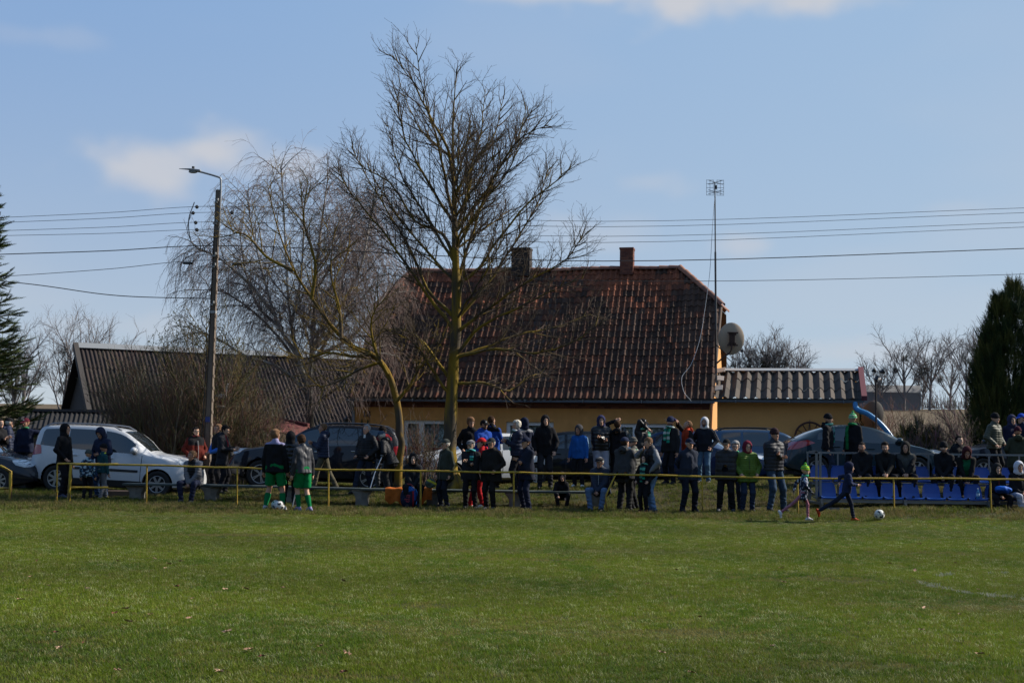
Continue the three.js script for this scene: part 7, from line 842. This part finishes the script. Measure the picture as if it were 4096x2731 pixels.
person({ label: 'seated woman in beige beanie under a black hood on the bench', x: -2.28, d: 31.75, yaw: 6, h: 1.64, sit: 1, seatY: 0.38, y: 0.05, top: [0.014, 0.015, 0.018], hat: 'hood', hatC: BLK, arms: 'lap', hem: 0.7, zip: [0.03, 0.03, 0.03], bulk: 1.05 });
person({ label: 'old man in olive jacket and checked cap before the tree trunk', x: -1.50, d: 31.5, yaw: -55, h: 1.60, top: [0.036, 0.040, 0.030], hat: 'cap', hatC: [0.045, 0.05, 0.045], hair: 'white', arms: [[0.26, 0.86, 0.04], [0.24, 0.86, 0.1]], trousers: [0.016, 0.018, 0.026], bulk: 1.3, hem: 0.74, zip: [0.12, 0.12, 0.1] });
person({ label: 'man in grey flat cap with folded arms and printed teal scarf', x: -0.90, d: 30.95, yaw: -10, h: 1.59, top: [0.016, 0.017, 0.02], hat: 'flat', hatC: [0.12, 0.12, 0.13], glasses: 1, scarf: [[0.02, 0.03, 0.04], [0.06, 0.34, 0.34]], tails: [[0.05, 0.2]], arms: 'crossed', trousers: BLK, bulk: 1.15, hem: 0.78, hair: 'grey', turn: -15 });
person({ label: 'person in red cap and bright red tracksuit', x: -0.66, d: 31.6, yaw: -80, h: 1.63, top: [0.33, 0.012, 0.016], hat: 'cap', hatC: [0.42, 0.018, 0.02], trousers: [0.30, 0.01, 0.014], hoodDown: 1, shoes: WHT, arms: 'down', feet: [[0.08, -0.02], [-0.1, 0.28]] });
person({ label: 'heavy man in black cap and brown-black jacket beside red tracksuit', x: -0.43, d: 30.75, yaw: -30, h: 1.64, top: [0.016, 0.014, 0.013], hat: 'cap', hatC: [0.03, 0.032, 0.032], arms: 'pockets', bulk: 1.35, trousers: [0.013, 0.012, 0.012], hoodDown: 1, hair: 'grey', hem: 0.72, shoes: [0.06, 0.06, 0.07] });
person({ label: 'young person with glasses and fair fringe at the farmhouse wall', x: -1.06, d: 35.6, yaw: 10, h: 1.88, top: BLK, glasses: 1, hair: 'light', hairV: 0.024, fringe: 0.045, arms: 'pockets', turn: 15 });
person({ label: 'bearded man in black cap and bright blue jacket checking his hands', x: -0.72, d: 34.7, yaw: 35, h: 1.80, top: [0.012, 0.05, 0.26], sleeves: [0.012, 0.05, 0.26], hat: 'cap', hatC: BLK, badge: WHT, glasses: 1, beard: 1, hair: 'dark', arms: 'chest', bulk: 1.2, hoodDown: 1 });
person({ label: 'short haired man in blue and black jacket with back turned', x: -0.50, d: 35.2, yaw: 165, h: 1.92, top: [0.012, 0.05, 0.24], yoke: 1.36, yokeC: BLK, hair: 'brown', hairV: 0.006, collar: [0.012, 0.045, 0.22], arms: 'chest', turn: -25 });
person({ label: 'white haired person in navy puffer with green and white scarf', x: 0.17, d: 34.4, yaw: -80, h: 1.77, top: NAVY, puff: 0.09, hair: 'white', hairV: 0.018, scarf: [[0.02, 0.12, 0.09], [0.5, 0.52, 0.5]], tails: [[0.02, 0.46]], arms: 'chest', bulk: 1.15 });
person({ label: 'person in navy hood with grey hoodie bundle on the shoulder', x: 0.36, d: 35.2, yaw: -150, h: 1.84, top: NAVY, hat: 'hood', hatC: NAVY, arms: 'pockets', yoke: 1.4, yokeC: [0.2, 0.2, 0.21] });
person({ label: 'tall person in long black hoodie, hands in pockets', x: 0.89, d: 34.7, yaw: -5, h: 1.88, top: BLK, kind: 'hoodie', hat: 'hood', hatC: BLK, arms: [[0.235, 0.9, 0.13], [0.235, 0.9, 0.13]], hem: 0.80, trousers: CHAR, turn: 20 });
person({ label: 'man in navy cap and navy parka with folded arms near the rail', x: 0.37, d: 30.7, yaw: -55, h: 1.66, top: [0.014, 0.017, 0.030], hat: 'cap', hatC: NAVY, arms: 'crossed', trousers: [0.012, 0.015, 0.03], hoodDown: 1, bulk: 1.2, hem: 0.76, feet: [[0.2, 0.06], [-0.12, -0.02]] });
person({ label: 'small child crouching in the shade with a hand on the rail', x: 1.20, d: 32.0, yaw: 5, h: 1.24, sit: 1, seatY: 0.22, y: 0.02, lean: 0.35, top: BLK, hat: 'hood', hatC: BLK, trousers: BLK, arms: [[0.12, 1.05, 0.38], [0.16, 1.12, 0.42]] });
person({ label: 'boy in bright blue jacket with grey hood and striped trousers', x: 1.75, d: 34.6, yaw: -30, h: 1.60, top: [0.014, 0.085, 0.30], armband: [0.3, 0.45, 0.6], hat: 'hood', hatC: [0.05, 0.05, 0.055], arms: 'down', hem: 0.84, trousers: BLK, shoes: WHT, pitch: 0.15 });
person({ label: 'tall young man in black puffer, navy hood and grey joggers', x: 2.31, d: 34.75, yaw: 5, h: 1.83, top: BLK, puff: 0.09, gloss: 0.32, hat: 'hood', hatC: [0.028, 0.03, 0.075], arms: 'crossed', trousers: LGREY, loose: 1.1, hem: 0.92 });
person({ label: 'person in black hoodie with one hand on the head, seen from behind', x: 2.74, d: 34.8, yaw: 165, h: 1.70, top: BLK, kind: 'hoodie', hoodDown: 1, hair: 'brown', arms: [[0.07, 1.74, 0.10, [1, 0.2, 0]], [0.25, 0.86, 0.08]] });
person({ label: 'seated old man in dark flat cap, quilted navy jacket and blue jeans', x: 2.09, d: 31.2, yaw: -20, h: 1.66, sit: 1, seatY: 0.37, y: 0.03, top: [0.017, 0.024, 0.042], puff: 0.05, hat: 'flat', hatC: [0.03, 0.03, 0.033], hair: 'grey', arms: 'lap', trousers: [0.085, 0.14, 0.24], jeans: 1, lean: 0.14, bulk: 1.15, turn: -15, zip: [0.4, 0.42, 0.45] });
person({ label: 'heavy man in charcoal jacket and navy cap standing with back turned', x: 2.60, d: 30.95, yaw: 150, h: 1.68, top: [0.042, 0.043, 0.046], hat: 'cap', hatC: NAVY2, badge: WHT, hoodDown: 1, arms: 'chest', bulk: 1.4, trousers: [0.02, 0.02, 0.021], loose: 1.15, hem: 0.78, turn: -20 });
person({ label: 'person in grey-green puffer and checked beanie with green scarf', x: 2.88, d: 31.6, yaw: -120, h: 1.66, top: [0.065, 0.062, 0.05], puff: 0.08, hat: 'beanie', hatC: [0.13, 0.12, 0.10], hatStripe: [0.06, 0.06, 0.055], scarf: [[0.02, 0.2, 0.1], [0.5, 0.5, 0.48]], tails: [], arms: 'pockets', trousers: BLK });
person({ label: 'man in black padded vest and light jeans holding his hand to his mouth', x: 3.23, d: 30.6, yaw: -75, h: 1.70, top: CHAR, sleeves: [0.14, 0.15, 0.17], puff: 0.1, vest: 1, kind: 'padded_vest', hair: 'light', hairV: 0.009, pitch: 0.4, lean: 0.12, arms: [[0.215, 0.97, 0.15], [0.02, 1.46, 0.20]], trousers: [0.13, 0.21, 0.34], jeans: 1, shoes: [0.05, 0.06, 0.08], sole: [0.5, 0.5, 0.5] });
person({ label: 'child in black hood with a long striped green scarf by the rail', x: 3.02, d: 30.45, yaw: -35, h: 1.27, top: BLK, hat: 'hood', hatC: BLK, scarf: [[0.015, 0.03, 0.04], [0.10, 0.36, 0.26]], tails: [[-0.04, 0.5], [0.05, 0.42]], hem: 0.6, arms: 'pockets', shoes: [0.05, 0.012, 0.012], trousers: BLK });
person({ label: 'man in black cap with white mark and green scarf, hand at his mouth', x: 3.38, d: 34.9, yaw: 35, h: 1.72, top: [0.018, 0.018, 0.02], gloss: 0.5, hat: 'cap', hatC: BLK, badge: WHT, scarf: [[0.01, 0.18, 0.11], [0.2, 0.4, 0.34]], tails: [[0.1, 0.25]], arms: 'mouth', bulk: 1.15 });
person({ label: 'man in navy beanie with green striped scarf laughing', x: 4.13, d: 34.8, yaw: -50, h: 1.74, top: [0.02, 0.02, 0.022], hat: 'beanie', hatC: [0.02, 0.025, 0.055], scarf: [[0.012, 0.16, 0.10], [0.45, 0.5, 0.46]], tails: [[-0.06, 0.3], [0.06, 0.36]], arms: 'down', bulk: 1.15, beard: 1, hair: 'dark' });
const drinker = person({ label: 'man in orange-red jacket tipping his head back to drink from a can', x: 4.56, d: 34.9, yaw: -75, h: 1.66, top: [0.36, 0.045, 0.018], sleeves: [0.02, 0.016, 0.016], hoodDown: 1, hair: 'light', pitch: -0.55, arms: [[0.25, 0.9, 0.1], [-0.02, 1.68, 0.27, [-1, 0.4, 0.2]]], trousers: BLK });
person({ label: 'bearded man in white hood, dark jacket and jeans', x: 4.98, d: 34.8, yaw: -20, h: 1.70, top: [0.014, 0.016, 0.022], hat: 'hood', hatC: [0.5, 0.5, 0.52], beard: 1, hair: 'dark', arms: 'pockets', trousers: [0.06, 0.11, 0.17], jeans: 1, bulk: 1.1, armband: [0.02, 0.02, 0.025] });
person({ label: 'man in navy cap and dark blue windcheater facing the pitch', x: 4.02, d: 30.6, yaw: 22, h: 1.66, top: [0.020, 0.025, 0.040], hat: 'cap', hatC: NAVY, arms: 'behind', trousers: [0.012, 0.015, 0.025], bulk: 1.2, hem: 0.78, hair: 'grey', feet: [[0.17, 0], [-0.17, 0.02]], loose: 1.1, zip: [0.05, 0.055, 0.07] });
person({ label: 'man in black cap, padded vest and black tracksuit trousers', x: 4.88, d: 30.6, yaw: -18, h: 1.65, top: [0.026, 0.025, 0.027], sleeves: NAVY, vest: 1, puff: 0.11, kind: 'padded_vest', hat: 'cap', hatC: [0.012, 0.012, 0.013], arms: 'behind', trousers: BLK, bulk: 1.25, hem: 0.80, loose: 1.1, feet: [[0.16, 0], [-0.16, 0.02]], shoes: [0.05, 0.05, 0.06] });
person({ label: 'grey haired woman in glasses with green collar between two men', x: 5.17, d: 31.15, yaw: -15, h: 1.60, top: [0.02, 0.022, 0.028], glasses: 1, hair: 'grey', hairV: 0.024, collar: [0.02, 0.26, 0.13], arms: 'pockets', trousers: DJEAN });
person({ label: 'man in bright green puffer with maroon hood and glasses', x: 5.35, d: 30.6, yaw: 8, h: 1.60, top: [0.072, 0.125, 0.016], puff: 0.055, hat: 'hood', hatC: [0.12, 0.015, 0.03], glasses: 1, arms: 'pockets', trousers: DJEAN, jeans: 1, bulk: 1.25, hem: 0.78, zip: [0.02, 0.03, 0.01] });
person({ label: 'tall man in brown beanie, padded vest and dark jeans with folded arms', x: 5.95, d: 30.6, yaw: 28, h: 1.90, top: [0.024, 0.025, 0.032], sleeves: CHAR, vest: 1, puff: 0.075, kind: 'padded_vest', hat: 'beanie', hatC: [0.032, 0.016, 0.018], arms: 'crossed', trousers: [0.028, 0.05, 0.085], jeans: 1, feet: [[0.24, 0.02], [-0.14, 0.04]], hem: 0.9 });
// children on the pitch
person({ label: 'running girl in green beanie, heart-print jacket and pink leggings', x: 6.12, d: 28.3, yaw: 88, h: 1.10, top: [0.014, 0.017, 0.032], pattern: [[0.4, 0.42, 0.5], [0.02, 0.03, 0.06]], hat: 'beanie', hatC: [0.05, 0.32, 0.06], hatStripe: [0.35, 0.42, 0.03], pom: 1, scarf: [[0.01, 0.2, 0.1], [0.02, 0.28, 0.16]], tails: [[0.04, 0.35]], hem: 0.70, trousers: [0.30, 0.12, 0.16], loose: 0.72, feet: [[0.06, 0.16], [-0.06, -0.75, 0.18]], footPitch: [0, 1.2], arms: 'runDown', lean: 0.08, shoes: [0.5, 0.5, 0.52], glove: [0.02, 0.02, 0.02], group: 'children running on the pitch' });
person({ label: 'running boy in navy tracksuit, navy balaclava hat and orange boots', x: 7.0, d: 28.2, yaw: 88, h: 1.18, top: [0.014, 0.02, 0.05], shirt: [0.01, 0.04, 0.22], shirtW: 0.09, shirtY: 1.0, hat: 'hood', hatC: [0.014, 0.017, 0.04], open: 0.075, trousers: [0.014, 0.018, 0.034], loose: 0.9, feet: [[0.06, 0.22], [-0.06, -0.86, 0.22]], footPitch: [0, 1.25], arms: 'run', lean: 0.12, shoes: [0.34, 0.04, 0.01], group: 'children running on the pitch' });
// on and behind the stand
const SX = STAND.xs, up = (i, o) => person({ d: 32.1, sit: 1, seatY: 0.42, y: STAND.y2 - 0.42, x: SX[i] + (o.dx ?? 0), feet: [[0.14, 0.44], [-0.14, 0.42]], ...o }), low = (i, o) => person({ d: 31.3, sit: 1, seatY: 0.40, y: STAND.y1 - 0.40, x: SX[i] + (o.dx ?? 0), ...o });
person({ label: 'man in black beanie and green scarf facing the green-hatted man', x: 7.98, d: 34.1, yaw: 70, h: 1.73, top: BLK, hat: 'beanie', hatC: BLK, scarf: [[0.012, 0.05, 0.06], [0.10, 0.34, 0.28]], tails: [[0.05, 0.42]], arms: 'down', trousers: [0.022, 0.03, 0.05], hoodDown: 1, bulk: 1.1 });
person({ label: 'man in green bobble hat, green scarf and bulky black coat', x: 8.68, d: 34.2, yaw: -60, h: 1.72, top: BLK, hat: 'beanie', hatC: [0.01, 0.27, 0.06], hatStripe: [0.3, 0.4, 0.3], pom: 1, scarf: [[0.01, 0.13, 0.04], [0.015, 0.18, 0.06]], tails: [[-0.04, 0.6]], fringeC: [0.01, 0.14, 0.05], arms: 'down', bulk: 1.3, hoodDown: 1, hem: 0.76 });
up(2, { label: 'seated man with short dark hair and stubble at the left of the top row', yaw: -25, h: 1.72, top: BLK, beard: 1, hair: 'dark', hairV: 0.006, hoodDown: 1, arms: 'lap', bulk: 1.2, dx: 0.02 });
up(3, { label: 'seated bearded man with dark quiff in the top row', yaw: -15, h: 1.72, top: [0.012, 0.012, 0.012], beard: 1, hair: 'dark', hairV: 0.016, arms: 'knees', bulk: 1.2, dx: 0.07 });
up(4, { label: 'seated person in dark hood and two-tone grey jacket in the top row', yaw: -15, h: 1.74, top: BLK, shirt: [0.05, 0.052, 0.05], shirtW: 0.2, shirtY: 1.0, hat: 'hood', hatC: [0.02, 0.019, 0.018], arms: 'knees', bulk: 1.2, dx: 0.06 });
up(6, { label: 'seated bearded man in black beanie and black sweatshirt in the top row', yaw: -22, h: 1.76, top: BLK, hat: 'beanie', hatC: BLK, beard: 1, hair: 'dark', arms: 'lap' });
up(7, { label: 'man leaning forward in maroon hood with green shirt under his coat', yaw: -8, h: 1.72, top: [0.012, 0.012, 0.012], shirt: [0.01, 0.10, 0.045], shirtW: 0.08, shirtY: 0.9, hat: 'hood', hatC: [0.05, 0.014, 0.017], arms: 'knees', lean: 0.5, pitch: 0.3 });
person({ label: 'short haired man in black coat standing behind the maroon hood', x: 10.95, d: 33.1, y: 0.30, yaw: 25, h: 1.60, top: BLK, hair: 'dark', hairV: 0.006, hoodDown: 1, arms: 'pockets', bulk: 1.15 });
low(8, { label: 'seated boy in black hood with red zip and a blue bag on his lap', yaw: 5, h: 1.55, top: BLK, hat: 'hood', hatC: [0.02, 0.02, 0.02], zip: [0.3, 0.02, 0.02], arms: 'lap', hair: 'brown', dx: -0.03 });
low(9, { label: 'seated person in white hood and cap with pale grey joggers', yaw: 10, h: 1.66, top: BLK, hat: 'hood', hatC: [0.5, 0.5, 0.54], trousers: [0.34, 0.35, 0.42], arms: 'clasp', shoes: [0.05, 0.05, 0.09], dx: -0.02 });
person({ label: 'man in black beanie and olive puffer standing on the bank', x: 12.3, d: 34.4, yaw: 40, h: 1.76, top: [0.062, 0.064, 0.045], puff: 0.06, hat: 'beanie', hatC: BLK, arms: 'pockets', trousers: BLK });
person({ label: 'person in navy hood and navy coat behind the olive coat', x: 13.05, d: 35.2, yaw: 10, h: 1.74, top: [0.012, 0.014, 0.034], hat: 'hood', hatC: [0.028, 0.032, 0.07], arms: 'crossed', bulk: 1.2 });
person({ label: 'person in maroon beanie and olive coat with back turned to the pitch', x: 12.45, d: 33.2, yaw: 170, h: 1.56, top: [0.034, 0.038, 0.024], hat: 'beanie', hatC: [0.045, 0.01, 0.018], arms: 'pockets', bulk: 1.35, hem: 0.66, hoodDown: 1 });
person({ label: 'person in bright blue cap cut off by the frame edge', x: 13.5, d: 35.7, yaw: -60, h: 1.80, top: NAVY, hat: 'cap', hatC: [0.01, 0.05, 0.35], arms: 'pockets' });
// ------------------------------------------------------------------ small things
{
  const alu = M(0.45, 0.46, 0.48, 0.35, { metalness: 0.7 });
  const crutch = (label, pts, cuffAt) => { const c = thing('crutch', label, 'crutch', pts[0]); const o = V(...pts[0]), loc = pts.map((p) => V(...p).sub(o)); part(c, 'shaft', tube(loc, 0.012, 8), alu); const e = loc[loc.length - 1]; part(c, 'handle', tube([e.clone().add(V(0, -0.22, 0)), e.clone().add(V(-0.12, -0.2, 0.02))], 0.016, 6), M(0.2, 0.2, 0.2, 0.6)); part(c, 'cuff', new THREE.TorusGeometry(0.05, 0.012, 5, 12, 4.4).rotateX(1.5).translate(e.x, e.y, e.z), M(0.25, 0.26, 0.27, 0.5)); part(c, 'tip', new THREE.CylinderGeometry(0.018, 0.022, 0.05, 8).translate(0, 0.02, 0), dark); };
  crutch('metal crutch of the stooped old man in the blue cap', [[-3.47, groundY(-3.4, 33.2) + 0.0, -33.05], [-3.33, 0.8, -33.3], [-3.17, 1.22, -33.5]]);
  crutch('metal crutch held behind the taller player', [[-4.86, groundY(-4.9, 30.2), -30.3], [-4.78, 0.5, -30.35], [-4.72, 0.92, -30.4]]);
  const can = thing('drink_can', 'dark purple can at the mouth of the drinking man', 'can', [0, 0, 0]); const hw = drinker[1].toWorld(drinker[1].wR); can.position.set(hw.x - 0.06, hw.y + 0.05, hw.z + 0.05); can.rotation.z = 0.95; part(can, 'can_body', lathe([[0.001, -0.08], [0.026, -0.08], [0.032, -0.07], [0.032, 0.06], [0.026, 0.075], [0.001, 0.075]], 14), M(0.03, 0.02, 0.08, 0.3, { metalness: 0.5 }));
  // orange flag draped over the bench
  const fl = thing('orange_flag', 'orange printed cloth draped over the bench beside the backpack', 'cloth', [0, 0, 0]), P = [], I = [], nx = 26, ny = 14; for (let j = 0; j <= ny; j++) for (let i = 0; i <= nx; i++) { const u = i / nx, v = j / ny, drop = v < 0.3 ? 0 : (v - 0.3) / 0.7, len = 0.42 * (0.65 + 0.35 * Math.sin(u * 3.14)) * (1 + 0.2 * Math.sin(u * 19)); const x = -2.93 + u * 1.1 - (u > 0.85 ? 0 : 0), y = groundY(x, 31.9) + 0.425 + 0.01 * Math.sin(u * 25) - drop * len + (u > 0.88 && v < 0.4 ? 0.09 * Math.sin((u - 0.88) / 0.12 * 3.1) : 0), z = -32.25 + Math.min(v / 0.3, 1) * 0.42 + 0.03 * drop + 0.035 * Math.sin(u * 22 + v * 2) * drop; P.push(x, y, z); } for (let j = 0; j < ny; j++) for (let i = 0; i < nx; i++) { const a = j * (nx + 1) + i; I.push(a, a + nx + 1, a + 1, a + 1, a + nx + 1, a + nx + 2); } const fg = new THREE.BufferGeometry(); fg.setAttribute('position', new THREE.Float32BufferAttribute(P, 3)); fg.setIndex(I); fg.computeVertexNormals(); colored(fg, (x, y, z) => { const s = Math.sin(x * 34) * Math.sin(y * 40) > 0.55 ? 0.75 : 1; return [0.46 * s, 0.115 * s, 0.016 * s]; }); part(fl, 'cloth', fg, VC(0.8));
  const bp = thing('backpack', 'dark blue and red backpack leaning on the bench in front of the flag', 'backpack', [-2.33, groundY(-2.3, 31.4), -31.42], 0.15); const bf = (x, y, z) => { let d = ell(x, y, z, 0, 0.24, 0, 0.21, 0.27, 0.13); d = smin(d, ell(x, y, z, -0.05, 0.15, 0.09, 0.14, 0.15, 0.07), 0.04); return Math.max(d, 0.0 - y); }; part(bp, 'bag', surface(bf, [-0.3, -0.05, -0.2], [0.3, 0.6, 0.25], 0.02, (x, y, z) => (y > 0.40 + 0.1 * x ? [0.01, 0.09, 0.32] : x > 0.06 && x < 0.10 ? [0.25, 0.015, 0.02] : x > 0.10 && y > 0.2 ? [0.008, 0.05, 0.2] : [0.010, 0.013, 0.032])), cloth([0.01, 0.02, 0.03], 0.6)); const tx = new TextGeometry('da', { font, size: 0.11, depth: 0.012, curveSegments: 3 }); tx.center(); tx.rotateZ(1.45); tx.rotateX(-0.12); tx.translate(-0.06, 0.24, 0.155); part(bp, 'red_lettering', tx, M(0.22, 0.015, 0.03, 0.7)); part(bp, 'strap', tube(spline([[-0.12, 0.46, 0.02], [-0.1, 0.54, 0.0], [0.02, 0.55, 0.0], [0.1, 0.49, 0.0]], 12), 0.018, 6), M(0.2, 0.015, 0.025, 0.7)); part(bp, 'side_strap', tube(spline([[0.14, 0.45, 0.06], [0.19, 0.3, 0.1], [0.15, 0.1, 0.12]], 10), 0.014, 5), M(0.02, 0.14, 0.4, 0.7));
  const bag = thing('lap_bag', 'bright blue soft bag on the lap of the hooded boy', 'bag', [SX[8] + 0.0, STAND.y1 + 0.24, -30.93]); part(bag, 'bag', surface((x, y, z) => ell(x, y, z, 0, 0, 0, 0.2, 0.09, 0.13) + (noise(x * 14, y * 14, z * 14) - 0.5) * 0.05, [-0.27, -0.16, -0.2], [0.27, 0.16, 0.2], 0.02, (x, y, z) => (y > 0.0 ? [0.012, 0.10, 0.42] : [0.008, 0.05, 0.25])), cloth([0.01, 0.1, 0.4], 0.6));
  const hb = thing('hand_bag', 'grey and yellow carrier held by the man in the olive jacket', 'bag', [-1.83, 0.62, -31.25]); part(hb, 'bag', surface((x, y, z) => ell(x, y, z, 0, 0, 0, 0.13, 0.12, 0.07) + (noise(x * 20, y * 20, z * 20) - 0.5) * 0.03, [-0.2, -0.18, -0.12], [0.2, 0.18, 0.12], 0.018, (x, y, z) => (Math.abs(x * 0.5 + y - 0.05) < 0.028 ? [0.4, 0.36, 0.03] : [0.05, 0.07, 0.06])), cloth([0.05, 0.07, 0.06], 0.6)); part(hb, 'handle', tube(spline([[-0.07, 0.1, 0], [0, 0.2, 0], [0.07, 0.1, 0]], 8), 0.008, 5), M(0.05, 0.06, 0.06, 0.7));
}
renderer.render(scene, camera);
